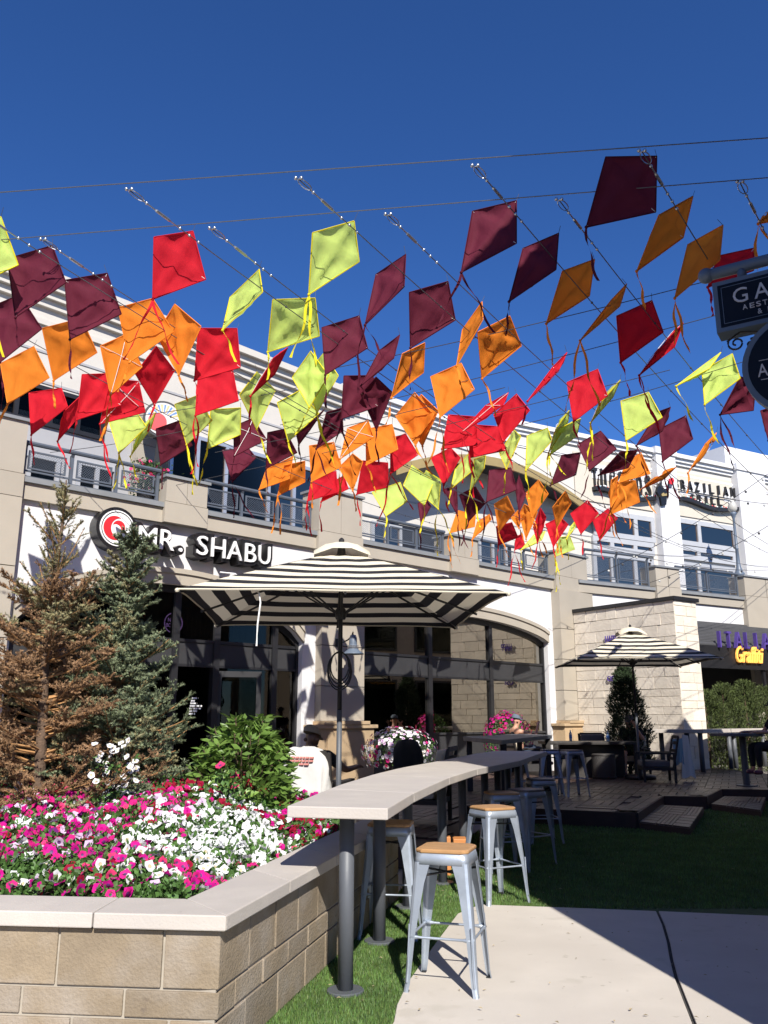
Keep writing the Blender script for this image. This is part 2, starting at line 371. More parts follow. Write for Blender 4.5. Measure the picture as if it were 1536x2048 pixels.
# concrete path: two slabs with an open joint between them
path = thing('path', None, None, (0, 0, 0)); tag(path, kind='structure')
jx = lambda y: 2.18 - (7.245 - y) * .249 + .012 * math.sin(y * 3.1)
jy = [7.245, 6.8, 6.3, 5.9, 5.5, 5.1, 4.7, 4.2, 3.2, 1.5, -2.0]
ca = [(0.05, 4.74), (0.07, 5.0), (0.14, 5.4), (0.35, 6.26), (0.58, 7.16), (0.79, 7.49), (1.5, 7.37)] + [(jx(y) - .011, y) for y in jy] + [(-0.6, -2.0), (-0.35, 2.2), (-0.15, 3.9)]
cb = [(jx(7.24) + .011, 7.24), (2.98, 7.08), (2.98, 5.0), (2.3, 1.5), (2.3, -2)] + [(jx(y) + .011, y) for y in jy[::-1]]
MB().prism(ca, -0.1, 0.012).build('slab', 'concrete', path, bevel=0.004)
MB().prism(cb, -0.1, 0.012).build('slab', 'concrete', path, bevel=0.004)
jt = MB(); jp = [(jx(y), y) for y in jy]
jt.add([(x - .02, y, -0.003) for x, y in jp] + [(x + .02, y, -0.003) for x, y in jp], [(i, i + 1, len(jp) + i + 1, len(jp) + i) for i in range(len(jp) - 1)])
jt.build('joint_filler', 'joint', path)

# ---------------------------------------------------------------- timber deck
DZ = 0.21
DECK = [(-5.5, 9.2), (0.45, 9.3), (0.88, 9.8), (1.24, 13.5), (3.54, 12.45), (4.76, 15.1), (5.46, 15.0), (6.32, 16.55), (7.6, 16.3), (9.6, 19.5), (9.0, 24.0), (3.0, 22.0), (-2.0, 17.6), (-5.5, 13.5)]
deck = MB().prism(DECK, 0.0, DZ - 0.022).build('deck', 'deck_side'); tag(deck, kind='structure')
pd = bpy.data.meshes.new('plank'); S, Q = 0.56, 4
def plank_mesh(horizontal):
    m = MB(); wd = S / Q
    m.box(-S / 2 + .005, S / 2 - .005, -wd / 2 + .007, wd / 2 - .007, 0, 0.02)
    if not horizontal: m.v = [(-y, x, z) for x, y, z in m.v]
    me = m.mesh('plank'); me.materials.append(MAT['deck_wood']); return me
pmx, pmy = plank_mesh(True), plank_mesh(False)
planks = []
AX = rad(-22); ca_, sa_ = math.cos(AX), math.sin(AX)
for i in range(-22, 26):
    for j in range(8, 52):
        lx, ly = i * S, j * S
        cx, cy = lx * ca_ - ly * sa_ - 4.0, lx * sa_ + ly * ca_
        if not inpoly(np.array([cx]), np.array([cy]), DECK)[0]: continue
        hz = (i + j) % 2 == 0
        for q in range(Q):
            d = (q - (Q - 1) / 2) * S / Q
            ox, oy = (0, d) if hz else (d, 0)
            x, y = cx + ox * ca_ - oy * sa_, cy + ox * sa_ + oy * ca_
            corners = [(x + (sx * S / 2 if hz else sx * S / Q / 2) * ca_ - (sy * S / Q / 2 if hz else sy * S / 2) * sa_,
                        y + (sx * S / 2 if hz else sx * S / Q / 2) * sa_ + (sy * S / Q / 2 if hz else sy * S / 2) * ca_) for sx in (-1, 1) for sy in (-1, 1)]
            if not inpoly(np.array([c[0] for c in corners]), np.array([c[1] for c in corners]), DECK).all(): continue
            planks.append((y + (0 if 1.3 < x < 0.46 * y else 50), x, y, hz))
planks.sort()
rest = MB()
for k, (_, x, y, hz) in enumerate(planks):
    dz = DZ - 0.021 + random.uniform(-0.002, 0.002)
    if k < 290:
        o = link(bpy.data.objects.new('plank', pmx if hz else pmy), deck)
        o.location = Vector((x, y, dz)) - OFF[deck.name]; o.rotation_euler = (0, 0, AX)
    else:
        me = pmx if hz else pmy
        rest.add([(x + v.co.x * ca_ - v.co.y * sa_, y + v.co.x * sa_ + v.co.y * ca_, dz + v.co.z) for v in me.vertices], [tuple(p.vertices) for p in me.polygons])
pf = rest.build('plank_field', 'deck_wood_mass', deck); tag(pf, kind='stuff')
ca4 = pf.data.color_attributes.new('Col', 'FLOAT_COLOR', 'POINT'); cc4 = []
for k in range(len(pf.data.vertices) // 8): cc4 += [random.uniform(.5, 1.5)] * 8
for k, v_ in enumerate(cc4): ca4.data[k].color = (v_, v_, v_, 1)
# border boards just inside the visible edges
for a, b in [((1.24, 13.5), (3.54, 12.45)), ((3.54, 12.45), (4.76, 15.1)), ((4.76, 15.1), (5.46, 15.0)), ((5.46, 15.0), (6.32, 16.55)), ((6.32, 16.55), (7.6, 16.3))]:
    A, B = Vector((*a, 0)), Vector((*b, 0)); d = (B - A).normalized(); nn = Vector((-d.y, d.x, 0)); Lb = (B - A).length; x = 0
    for r_ in (0, 1):
        x = 0
        while x < Lb - .01:
            e_ = min(Lb, x + random.uniform(.5, .62)); p = [A + d * (x + .004) + nn * (r_ * .15 + .004), A + d * (e_ - .004) + nn * (r_ * .15 + .004), A + d * (e_ - .004) + nn * (r_ * .15 + .146), A + d * (x + .004) + nn * (r_ * .15 + .146)]
            MB().hexa([(q.x, q.y, DZ - .019) for q in p] + [(q.x, q.y, DZ + .003) for q in p]).build('border_plank', 'deck_wood', deck); x = e_
# fascia boards along the visible deck edge, standing proud
for a, b in [((0.88, 9.8), (1.24, 13.5)), ((1.24, 13.5), (3.54, 12.45)), ((3.54, 12.45), (4.76, 15.1)), ((4.76, 15.1), (5.46, 15.0)), ((5.46, 15.0), (6.32, 16.55)), ((6.32, 16.55), (7.6, 16.3)), ((0.45, 9.3), (0.88, 9.8)), ((-3.0, 9.242), (0.45, 9.3))]:
    A, B = Vector((*a, 0)), Vector((*b, 0)); d = (B - A).normalized(); nn = Vector((d.y, -d.x, 0))
    m = MB(); p = [A + nn * .002, B + nn * .002, B + nn * .024, A + nn * .024]
    m.hexa([(q.x, q.y, 0.0) for q in p] + [(q.x, q.y, DZ + 0.001) for q in p]); m.build('fascia_board', 'deck_side', deck)
def step_block(poly, h, label):
    st = thing('timber_step', label, 'step', (*poly[0], 0))
    MB().prism(poly, 0, h - 0.022).build('step_base', 'deck_side', st)
    P = [Vector((*p, 0)) for p in poly]
    nu, nv = 3, 2
    for i in range(nu):
        for j in range(nv):
            for q in range(4):
                hz = (i + j) % 2 == 0
                u0, u1 = (i / nu, (i + 1) / nu); v0, v1 = (j / nv, (j + 1) / nv)
                if hz: v0, v1 = v0 + (v1 - v0) * q / 4, v0 + (v1 - v0) * (q + 1) / 4
                else: u0, u1 = u0 + (u1 - u0) * q / 4, u0 + (u1 - u0) * (q + 1) / 4
                g_ = 0.006
                pt = lambda u, v: (P[0] * (1 - u) + P[3] * u) * (1 - v) + (P[1] * (1 - u) + P[2] * u) * v
                c = [pt(u0 + g_, v0 + g_), pt(u1 - g_, v0 + g_), pt(u1 - g_, v1 - g_), pt(u0 + g_, v1 - g_)]
                MB().hexa([(p.x, p.y, h - 0.021) for p in c] + [(p.x, p.y, h) for p in c]).build('plank', 'deck_wood', st)
step_block([(3.56, 12.40), (4.62, 14.75), (5.17, 14.33), (4.03, 11.75)], 0.105, 'dark timber step set into the inner corner of the deck front')
step_block([(5.50, 14.9), (6.3, 16.35), (6.95, 16.1), (5.9, 13.9)], 0.105, 'dark timber step beside the round bar table post')

# ================================================================== planter
FC = Vector((-0.735, 4.12, 0)); FD = Vector((-1.0, 0.10, 0)).normalized(); SD = Vector((0.235, 1.0, 0)).normalized()
pw = thing('flower_planter', 'tan block planter wall with pale stone caps holding the petunia bed', 'planter', (FC.x, FC.y, 0))
FN = Vector((FD.y, -FD.x, 0)); FN = FN if FN.y < 0 else -FN      # outward (towards camera)
SN = Vector((SD.y, -SD.x, 0)); SN = SN if SN.x > 0 else -SN
LF, LS = 3.2, 3.75
WT = 0.575
def wallcore(A, d, n, L, z1):
    m = MB(); p = [A - n * .012, A + d * L - n * .012, A + d * L - n * .2, A - n * .2]
    m.hexa([(q.x, q.y, -0.02) for q in p] + [(q.x, q.y, z1) for q in p]); return m
wallcore(FC + FD * .014, FD, FN, LF, WT).build('mortar_core', 'mortar', pw)
wallcore(FC, SD, SN, LS, WT).build('mortar_core', 'mortar', pw)
wallcore(FC + SD * LS - SN * .2, FD, SN.cross(Vector((0, 0, 1))) * -1, 3.6, WT).build('back_wall', 'mortar', pw)
COURSES = [(0.0, 0.205), (0.205, 0.325), (0.325, 0.575)]
def course(A, d, n, L, z0, z1, w0, jit, first):
    x = 0.0; k = 0
    while x < L - 0.01:
        wd = first if k == 0 else w0 * random.uniform(1 - jit, 1 + jit); e = min(L, x + wd); gp = 0.0065
        if L - e < 0.08: e = L
        a, b = (x + gp if x > 0 else 0.0), e - gp
        pr = random.uniform(-0.003, 0.003)
        p = [A + d * a + n * pr, A + d * b + n * pr, A + d * b - n * .05, A + d * a - n * .05]
        mm = MB(); mm.hexa([(q.x, q.y, z0 + gp) for q in p] + [(q.x, q.y, z1 - gp) for q in p])
        mm.build('block', 'block', pw, bevel=0.004); x = e; k += 1
for (z0, z1), w0, f in zip(COURSES, (0.47, 0.46, 0.47), (0.22, 0.43, 0.26)):
    course(FC, FD, FN, LF, z0, z1, w0, 0.08, f)
for (z0, z1), w0, f in zip(COURSES, (0.42, 0.36, 0.38), (0.33, 0.20, 0.36)):
    course(FC, SD, SN, LS, z0, z1, w0, 0.12, f)
# cap stones (front, mitred corner, side)
oc = FC + (FN * .035 / 1) + SN * .035
CT0, CT1 = WT, 0.643
CW = 0.30
ic = FC - FN * (CW - .035) - SN * (CW - .035)
def cap(pts):
    m = MB(); m.hexa([(p.x, p.y, CT0 + .002) for p in pts] + [(p.x, p.y, CT1) for p in pts]); return m.build('cap_stone', 'capstone', pw, bevel=0.006)
fe = [0, 0.62, 1.35, 2.1, LF]
for a, b in zip(fe[:-1], fe[1:]):
    if a == 0: cap([ic, oc, oc + FD * (b - .003), ic + FD * (b - .28)])
    else: cap([ic + FD * (a - .28 + .003), oc + FD * (a + .003), oc + FD * (b - .003), ic + FD * (b - .28 - .003)])
se = [0, 0.85, 1.75, 2.7, LS]
for a, b in zip(se[:-1], se[1:]):
    if a == 0: cap([oc + SD * .003, ic + SD * .003, ic + SD * (b - .003), oc + SD * (b - .003)])
    else: cap([oc + SD * (a + .003), ic + SD * (a + .003), ic + SD * (b - .003), oc + SD * (b - .003)])
B0 = FC - FN * .2 - SN * .2; B1 = FC + FD * LF - FN * .2; B2 = FC + SD * LS + FD * 3.6; B3 = FC + SD * LS - SN * .2
so = MB(); so.add([(p.x, p.y, 0.56) for p in (B0, B3, B2, B1)], [(0, 1, 2, 3)]); so.build('soil', 'soil', pw)
# ================================================================== main building
AL = 47.0
LP = Pl((-1.27, 19.4), AL)
tj, _ = LP.px(1128, 1200); J = LP.w(tj, 0, 0)
RP = Pl((J.x, J.y), 60.0)
bl = thing('restaurant_building', 'white and beige two storey restaurant row with arched shopfronts and balconies', 'building', tuple(LP.w(0, -1, 0)))
bo = bl
def z_at(u, v, pl=None, n=0): return (pl or LP).px(u, v, n)[1]
def t_at(u, v=1200, pl=None, n=0): return (pl or LP).px(u, v, n)[0]
tP0a, tP0b = t_at(20) - 1.3, t_at(20, 1150)
tA0, tA1 = t_at(22, 1250), t_at(604, 1350)
tB0, tB1 = t_at(724, 1350), t_at(1098, 1350)
t1a, t1b = t_at(630, 1350), t_at(716, 1350)
t2a, t2b = t_at(1100, 1150), t_at(1166, 1150)
ZB, ZR, ZT = 5.30, 5.72, 6.38         # band bottom, rail foot, rail top
def arch_z(t, t0, t1, zs, top):
    c = (t0 + t1) / 2; h = (t1 - t0) / 2; return zs + (top - zs) * max(0.0, 1 - ((t - c) / h) ** 2) ** 0.75
def arched_wall(t0, t1, zs, top, name):
    m = MB(); tr = MB(); N = 28
    ts = [t0 + (t1 - t0) * i / N for i in range(N + 1)]
    for a, b in zip(ts[:-1], ts[1:]):
        za, zb = arch_z(a, t0, t1, zs, top), arch_z(b, t0, t1, zs, top)
        p = [LP.w(a, 0, za), LP.w(b, 0, zb), LP.w(b, -.35, zb), LP.w(a, -.35, za), LP.w(a, 0, ZB), LP.w(b, 0, ZB), LP.w(b, -.35, ZB), LP.w(a, -.35, ZB)]
        m.hexa(p)
        for n0, n1, d0, d1 in ((0.001, .07, 0.0, .22), (.001, .11, .222, .30)):
            tr.hexa([LP.w(a, n0, za + d0 - .02), LP.w(b, n0, zb + d0 - .02), LP.w(b, n1, zb + d0 - .02), LP.w(a, n1, za + d0 - .02), LP.w(a, n0, za + d1), LP.w(b, n0, zb + d1), LP.w(b, n1, zb + d1), LP.w(a, n1, za + d1)])
    m.build('wall', 'white_stucco', bl); tr.build('arch_trim', 'beige_panel', bl)
zsA, topA = 3.15, z_at(255, 1150) - .06
zsB, topB = z_at(1092, 1284), z_at(960, 1235)
arched_wall(tA0, tA1, zsA, topA, 'a'); arched_wall(tB0, tB1, zsB, topB, 'b')
for a, b in ((tP0b - .3, tA0), (tA1, tB0), (tB1, t2b)):
    MB().pbox(LP, a, b, -.35, 0, 0, ZB).build('wall', 'white_stucco', bl)
# beige piers built of stacked panels, stone bases
def pier(pl, t0, t1, z0, z1, base=True, nout=.22, rows=None):
    zz = rows or [z0, z0 + (z1 - z0) * .36, z0 + (z1 - z0) * .68, z1]
    for a, b in zip(zz[:-1], zz[1:]):
        MB().pbox(pl, t0, t1, 0.002, nout, a + .008, b - .008).build('pier_panel', 'beige_panel', bl)
    if base:
        MB().pbox(pl, t0 - .22, t1 + .2, 0.002, nout + .12, 0, 1.28).build('pier_base', 'pier_stone', bl)
        MB().pbox(pl, t0 - .3, t1 + .28, 0.002, nout + .18, 1.282, 1.36).build('base_cap', 'pier_stone', bl, bevel=.01)
        MB().pbox(pl, t0 - .04, t1 + .02, 0.002, nout + .2, 1.362, 1.44).build('base_cap', 'pier_stone', bl, bevel=.01)
        for q in (0.08, .5):
            MB().pbox(pl, t0 + q * (t1 - t0), t0 + (q + .42) * (t1 - t0), nout + .12, nout + .15, .1, 1.2).build('base_panel', 'pier_stone', bl, bevel=.006)
pier(LP, t1a, t1b, 1.44, ZB - .003, True, rows=[1.44, 2.2, 3.1, 4.05, ZB - .003])
pier(LP, t2a, t2b, 1.44, ZB - .003, True, .3, rows=[1.44, 2.3, 3.2, 4.1, ZB - .003])
pier(LP, tP0a, tP0b, 1.44, ZB - .003, True, .2)
# floor band, slab edge
MB().pbox(LP, tP0a, t2b, -.4, .10, ZB, ZB + .3).build('floor_band', 'beige_panel', bl)
MB().pbox(LP, tP0a, t2b, -.4, .16, ZB + .302, ZB + .40).build('slab_edge', 'slab_grey', bl)
MB().pbox(LP, tP0a - 3, t2b + 1.2, -3.2, -.401, ZB + .2, ZB + .39).build('balcony_floor', 'slab_grey', bl)
# balcony piers
bp = [(tP0a, tP0b, 6.75), (t_at(324, 960), t_at(408, 985), 6.28), (t_at(628, 1010), t_at(716, 1030), 6.75), (t_at(892, 1080), t_at(946, 1085), 6.32), (t2a + .02, t2b - .02, 6.5)]
for a, b, z in bp:
    MB().pbox(LP, a, b, -.5, .2, ZB + .001, 5.72).build('balcony_pier', 'beige_panel', bl)
    MB().pbox(LP, a + .02, (a + b) / 2 - .006, -.46, .18, 5.735, z - .06).build('balcony_pier', 'beige_panel', bl)
    MB().pbox(LP, (a + b) / 2 + .006, b - .02, -.46, .18, 5.735, z - .06).build('balcony_pier', 'beige_panel', bl)
    MB().pbox(LP, a - .03, b + .03, -.5, .23, z - .058, z).build('pier_cap', 'slab_grey', bl)
# railings: a part with posts, rails, framed mesh panels
def railing(pl, t0, t1, zf, zt, n=-.08, k=3):
    rl = MB(); rl.tube([pl.w(t0, n + .05, zt), pl.w(t1, n + .05, zt)], .045, 8)
    o = rl.build('balcony_railing', 'rail_metal', bl)
    g_ = (t1 - t0) / k
    for z in (zf + .06, zf + .17): MB().pbox(pl, t0, t1, n - .015, n + .015, z - .016, z + .016).build('bottom_rail', 'rail_metal', o)
    for i in range(k + 1):
        t = t0 + g_ * i + (.03 if i == 0 else -.03 if i == k else 0)
        MB().pbox(pl, t - .03, t + .03, n - .03, n + .03, zf, zt - .06).build('post', 'rail_metal', o)
        MB().hexa([pl.w(t - .025, n - .03, zt - .1), pl.w(t + .025, n - .03, zt - .1), pl.w(t + .025, n + .03, zt - .1), pl.w(t - .025, n + .03, zt - .1),
                   pl.w(t - .025, n + .02, zt - .02), pl.w(t + .025, n + .02, zt - .02), pl.w(t + .025, n + .08, zt - .02), pl.w(t - .025, n + .08, zt - .02)]).build('bracket', 'rail_metal', o)
    for i in range(k):
        a, b = t0 + g_ * i + .1, t0 + g_ * (i + 1) - .1; z0, z1 = zf + .21, zt - .12; m = MB(); e = .03
        m.pbox(pl, a, b, n - .014, n + .014, z0, z0 + e); m.pbox(pl, a, b, n - .014, n + .014, z1 - e, z1)
        m.pbox(pl, a, a + e, n - .014, n + .014, z0 + e, z1 - e); m.pbox(pl, b - e, b, n - .014, n + .014, z0 + e, z1 - e)
        m.build('panel_frame', 'rail_metal', o)
        ms = MB(); st = .05; hh = z1 - z0 - 2 * e; ww = b - a - 2 * e
        for s_ in (1, -1):
            x = -hh
            while x < ww:
                x0, x1 = max(0, x), min(ww, x + hh)
                if x1 - x0 > .01:
                    za, zb = (x0 - x), (x1 - x)
                    if s_ < 0: za, zb = hh - za, hh - zb
                    q = .0045
                    ms.add([pl.w(a + e + x0, n, z0 + e + za - q), pl.w(a + e + x1, n, z0 + e + zb - q), pl.w(a + e + x1, n, z0 + e + zb + q), pl.w(a + e + x0, n, z0 + e + za + q)], [(0, 1, 2, 3)])
                x += st
        ms.build('mesh_infill', 'rail_metal', o)
for (a0, b0, _), (a1, b1, _) in zip(bp[:-1], bp[1:]): railing(LP, b0 + .03, a1 - .03, ZB + .40, ZT)

# ---------------------------------------------------------------- shopfronts: dark frames, panes, rooms behind
NF = -.22
def frame_bar(t0, t1, z0, z1, n0=NF - .06, n1=NF + .06, m='charcoal', nm='mullion', par=None):
    return MB().pbox(LP, t0, t1, n0, n1, z0, z1).build(nm, m, par or bl)
def pane(t0, t1, z0, z1, par, top=None, n=NF, m='shop_glass'):
    mm = MB(); K = 8 if top else 1
    for i in range(K):
        a = t0 + (t1 - t0) * i / K; b = t0 + (t1 - t0) * (i + 1) / K
        za, zb = (top(a), top(b)) if top else (z1, z1)
        mm.hexa([LP.w(a, n - .004, z0), LP.w(b, n - .004, z0), LP.w(b, n + .004, z0), LP.w(a, n + .004, z0), LP.w(a, n - .004, za), LP.w(b, n - .004, zb), LP.w(b, n + .004, zb), LP.w(a, n + .004, za)])
    return mm.build('pane', m, par)
Z1, Z2, ZS = 2.56, 3.0, z_at(900, 1469, n=NF)
def shopfront(t0, t1, zs, top, mulls, sill, lab):
    N = 24; m = MB()
    ts = [t0 + (t1 - t0) * i / N for i in range(N + 1)]
    for a, b in zip(ts[:-1], ts[1:]):
        za, zb = arch_z(a, t0, t1, zs, top) + .01, arch_z(b, t0, t1, zs, top) + .01
        m.hexa([LP.w(a, NF - .06, za - .16), LP.w(b, NF - .06, zb - .16), LP.w(b, NF + .06, zb - .16), LP.w(a, NF + .06, za - .16), LP.w(a, NF - .06, za), LP.w(b, NF - .06, zb), LP.w(b, NF + .06, zb), LP.w(a, NF + .06, za)])
    sf = m.build('shopfront', 'charcoal', bl)
    edges = [t0 + .001] + mulls + [t1 - .001]
    for i, t in enumerate(edges):
        hw = .07 if 0 < i < len(edges) - 1 else .06
        zt = arch_z(t, t0, t1, zs, top) - .1 if 0 < i < len(edges) - 1 else zs
        frame_bar(t - hw, t + hw, .0, zt, NF - .075, NF + .075, par=sf)
    frame_bar(t0, t1, Z1 - .05, Z1, par=sf, nm='transom'); frame_bar(t0, t1, Z2, Z2 + .06, par=sf, nm='transom')
    frame_bar(t0, t1, Z1 + .001, Z2 - .001, NF - .03, NF + .03, 'dark_panel', 'spandrel', sf)
    for a, b in zip(edges[:-1], edges[1:]):
        pane(a + .07, b - .07, Z2 + .06, None, sf, lambda t: max(Z2 + .1, arch_z(t, t0, t1, zs, top) - .14))
        if sill: pane(a + .07, b - .07, sill, Z1 - .05, sf); frame_bar(a + .07, b - .07, 0.0, sill, NF - .05, NF + .02, 'dark_panel', 'stall_riser', sf); frame_bar(a + .05, b - .05, sill, sill + .05, NF - .06, NF + .065, 'dark_panel', 'sill', sf)
    return sf, edges
sfB, eB = shopfront(tB0, tB1, zsB, topB, [t_at(858, 1400, n=NF), t_at(981, 1400, n=NF)], ZS, 'b')
sfA, eA = shopfront(tA0, tA1, zsA, topA, [t_at(215, 1350, n=NF), t_at(345, 1350, n=NF), t_at(428, 1350, n=NF), t_at(545, 1350, n=NF)], None, 'a')
for i, (a, b) in enumerate(zip(eA[:-1], eA[1:])):
    if i in (2,): continue
    pane(a + .07, b - .07, .12, Z1 - .05, sfA); frame_bar(a + .07, b - .07, 0, .12, par=sfA, nm='bottom_rail')
# open door leaf
da, db = eA[3] + .07, eA[3] + .98
hinge = LP.w(da, NF, 0); dpl = Pl((hinge.x, hinge.y), AL + 28)
door = MB().pbox(dpl, 0, .1, -.02, .02, .03, 2.45).build('door', 'charcoal', bl)
MB().pbox(dpl, .82, .92, -.02, .02, .03, 2.45).build('stile', 'charcoal', door)
MB().pbox(dpl, .1, .82, -.02, .02, 2.33, 2.45).build('rail', 'charcoal', door); MB().pbox(dpl, .1, .82, -.02, .02, .03, .28).build('rail', 'charcoal', door)
MB().pbox(dpl, .1, .82, -.004, .004, .28, 2.33).build('pane', 'shop_glass', door)
MB().tube([dpl.w(.78, .06, .85), dpl.w(.78, .06, 1.35)], .015).build('handle', 'silver', door)
# rooms
def room(t0, t1, depth):
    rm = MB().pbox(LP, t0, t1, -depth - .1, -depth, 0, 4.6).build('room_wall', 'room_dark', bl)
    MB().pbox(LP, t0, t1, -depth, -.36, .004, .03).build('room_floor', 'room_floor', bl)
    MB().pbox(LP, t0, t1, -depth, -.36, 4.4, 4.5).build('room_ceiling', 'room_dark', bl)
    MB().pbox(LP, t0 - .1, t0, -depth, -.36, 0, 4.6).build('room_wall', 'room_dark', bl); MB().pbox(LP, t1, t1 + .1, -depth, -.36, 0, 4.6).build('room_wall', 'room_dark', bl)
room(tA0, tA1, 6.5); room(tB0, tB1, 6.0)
def inside(u0, u1, v0, v1, n, m, nm, th=.08):
    a, z1 = LP.px(u0, v0, n); b, _ = LP.px(u1, v0, n); _, z0 = LP.px(u0, v1, n)
    return MB().pbox(LP, a, b, n - th, n, max(.03, z0), z1).build(nm, m, bl)
inside(548, 576, 1330, 1560, -.9, 'room_green', 'partition')
inside(1015, 1100, 1338, 1540, -1.6, 'room_green', 'partition')
inside(1018, 1085, 1417, 1432, -1.45, 'room_wood', 'booth_rail'); inside(1072, 1078, 1432, 1560, -1.45, 'room_wood', 'booth_post')
inside(905, 968, 1417, 1431, -1.5, 'room_wood', 'booth_rail'); inside(964, 971, 1431, 1560, -1.5, 'room_wood', 'booth_post')
inside(745, 850, 1418, 1540, -1.5, 'room_wood', 'booth_back')
inside(880, 945, 1474, 1478, -.7, 'room_green', 'window_shelf')
# door notice, window lettering, neon roundel
nt_ = thing('door_notice', 'small black notice card stuck on the pale green shop partition', 'notice', tuple(LP.w(t_at(555, 1420, n=-.88), -.88, 1.7)))
a, z1_ = LP.px(550, 1411, -.89); b, z0_ = LP.px(564, 1424, -.89)
MB().pbox(LP, a, b, -.899, -.885, z0_, z1_).build('card', 'sign_black', nt_); MB().pbox(LP, a + .03, b - .03, -.885, -.88, (z0_ + z1_) / 2 + .02, z1_ - .03).build('print', 'sign_letter', nt_)
wl = thing('window_lettering', 'lines of small white lettering on the dark shop door glass', 'lettering', tuple(LP.w(t_at(385, 1420, n=NF), NF, 1.3)))
for i, (ua, ub) in enumerate([(384, 397), (382, 390), (381, 394), (380, 404), (379, 404), (379, 394), (378, 390)]):
    v = 1396 + i * 5.2; a, z = LP.px(ua, v, NF + .012); b, _ = LP.px(ub, v, NF + .012); x = a
    while x < b:
        l_ = random.uniform(.05, .12); MB().pbox(LP, x, min(b, x + l_), NF + .008, NF + .012, z - .018, z + .014).build('word', 'sign_white', wl); x += l_ + .03
nb = thing('neon_sign', 'round purple neon sign reading now boiling inside the shop window', 'neon sign', tuple(LP.w(t_at(347, 1246, n=-.4), -.4, 3.3)))
tc_, zc_ = LP.px(347, 1246, -.4); rr = .20
MB().tube([LP.w(tc_ + math.cos(a) * rr, -.4, zc_ + math.sin(a) * rr) for a in [2 * math.pi * i / 28 for i in range(29)]], .012, 5, False).build('ring', 'neon_violet', nb)
letter('NOW', lambda x, n, z: LP.w(x, n, z), tc_ - .13, tc_ + .13, zc_ + .02, zc_ + .10, -.4, .01, 'neon_violet', nb, 'lettering')
letter('BOILING', lambda x, n, z: LP.w(x, n, z), tc_ - .16, tc_ + .16, zc_ - .09, zc_ - .01, -.4, .01, 'neon_violet', nb, 'lettering')

# ---------------------------------------------------------------- upper storey, left
UL0 = LP.w(0, -2.0, 0); UL = Pl((UL0.x, UL0.y), 43.0)
uE = UL.px(683, 795)[0]; ZC = 10.5
MB().pbox(UL, -12, uE, -.4, 0, ZB + .39, ZC - .5).build('wall', 'cream_stucco', bl)
for i, (z0, z1, n1) in enumerate([(ZC - 1.05, ZC - .93, .06), (ZC - .66, ZC - .5, .10), (ZC - .5, ZC - .34, .2), (ZC - .34, ZC - .17, .3), (ZC - .17, ZC, .42)]):
    MB().pbox(UL, -12, uE + n1, -.5, n1, z0 + .001, z1).build('cornice', 'cream_stucco', bl)
for z in (7.55, 8.2, 8.85): MB().pbox(UL, -12, uE, .001, .02, z, z + .05).build('reveal_moulding', 'grey_stucco', bl)
MB().pbox(UL, -12, UL.px(262, 880)[0], .001, .05, ZB + .4, 7.5).build('wall_panel', 'grey_stucco', bl)
a_, b_ = UL.px(264, 880)[0], UL.px(330, 900)[0]
for i in range(6): MB().pbox(UL, a_, b_, .052, .22, ZB + .4 + i * .42 + .006, ZB + .4 + (i + 1) * .42 - .006).build('pilaster_block', 'beige_panel', bl)
def uwin(pl, u0, v0, u1, vb, mulls, nm='window', fr='silver', n=.06, zb=None, glass='upper_glass', bar=.045):
    a, z1 = pl.px(u0, v0, n); b, _ = pl.px(u1, v0, n); z0 = zb if zb is not None else pl.px(u0, vb, n)[1]
    if b < a: a, b = b, a
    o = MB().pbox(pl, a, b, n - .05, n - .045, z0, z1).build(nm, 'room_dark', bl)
    g_ = [a] + [pl.px(u, v0, n)[0] for u in mulls] + [b]
    for z in (z0, z1): MB().pbox(pl, a - bar, b + bar, n - .05, n + .05, z - bar, z + bar).build('frame', fr, o)
    for t in g_: MB().pbox(pl, t - bar, t + bar, n - .044, n + .048, z0 + bar + .001, z1 - bar - .001).build('frame', fr, o)
    for p, q in zip(g_[:-1], g_[1:]): MB().pbox(pl, p + bar, q - bar, n - .01, n - .004, z0 + bar, z1 - bar).build('pane', glass, o)
    return o
uwin(UL, -60, 735, 214, 810, [40, 110, 165], fr='charcoal')
uwin(UL, 345, 862, 645, 1010, [397, 455, 540, 590], zb=5.9, fr='silver')
uwin(UL, 20, 900, 118, 965, [60], 'glazed_door', 'frame_white', zb=5.65)
uwin(UL, 158, 925, 232, 980, [195], 'glazed_door', 'frame_white', zb=5.65)
# ---------------------------------------------------------------- upper storey, middle and right
E0 = UL.w(uE, -.05, 0); G0 = RP.w(-.35, -2.1, 0)
dm = Vector((G0.x - E0.x, G0.y - E0.y)); UM = Pl((E0.x, E0.y), math.degrees(math.atan2(dm.x, dm.y))); LM = dm.length
UR = Pl((G0.x, G0.y), 61.0); LR = 15.0
ZM = UM.px(870, 832)[1]; ZQ = UR.px(1200, 880)[1]
MB().pbox(UM, 0, LM, -.4, 0, ZB + .39, ZM - .3).build('wall', 'cream_stucco', bl)
MB().pbox(UR, 0, LR, -.4, 0, ZB + .39, ZQ - .3).build('wall', 'cream_stucco', bl)
MB().pbox(UR, UR.px(1470, 905)[0], LR + 10, -3, -.5, ZB, UR.px(1500, 903, -.5)[1]).build('roof_block', 'white_stucco', bl)
for pl, Lx, zz in ((UM, LM, ZM), (UR, LR, ZQ)):
    for z0, z1, n1 in ((-.82, -.74, .05), (-.42, -.3, .08), (-.3, -.16, .16), (-.16, 0, .26)):
        MB().pbox(pl, 0, Lx, -.5, n1, zz + z0 + .001, zz + z1).build('cornice', 'white_stucco', bl)
    for z in (7.75, 8.35): MB().pbox(pl, 0, Lx, .001, .02, z, z + .04).build('reveal_moulding', 'grey_stucco', bl)
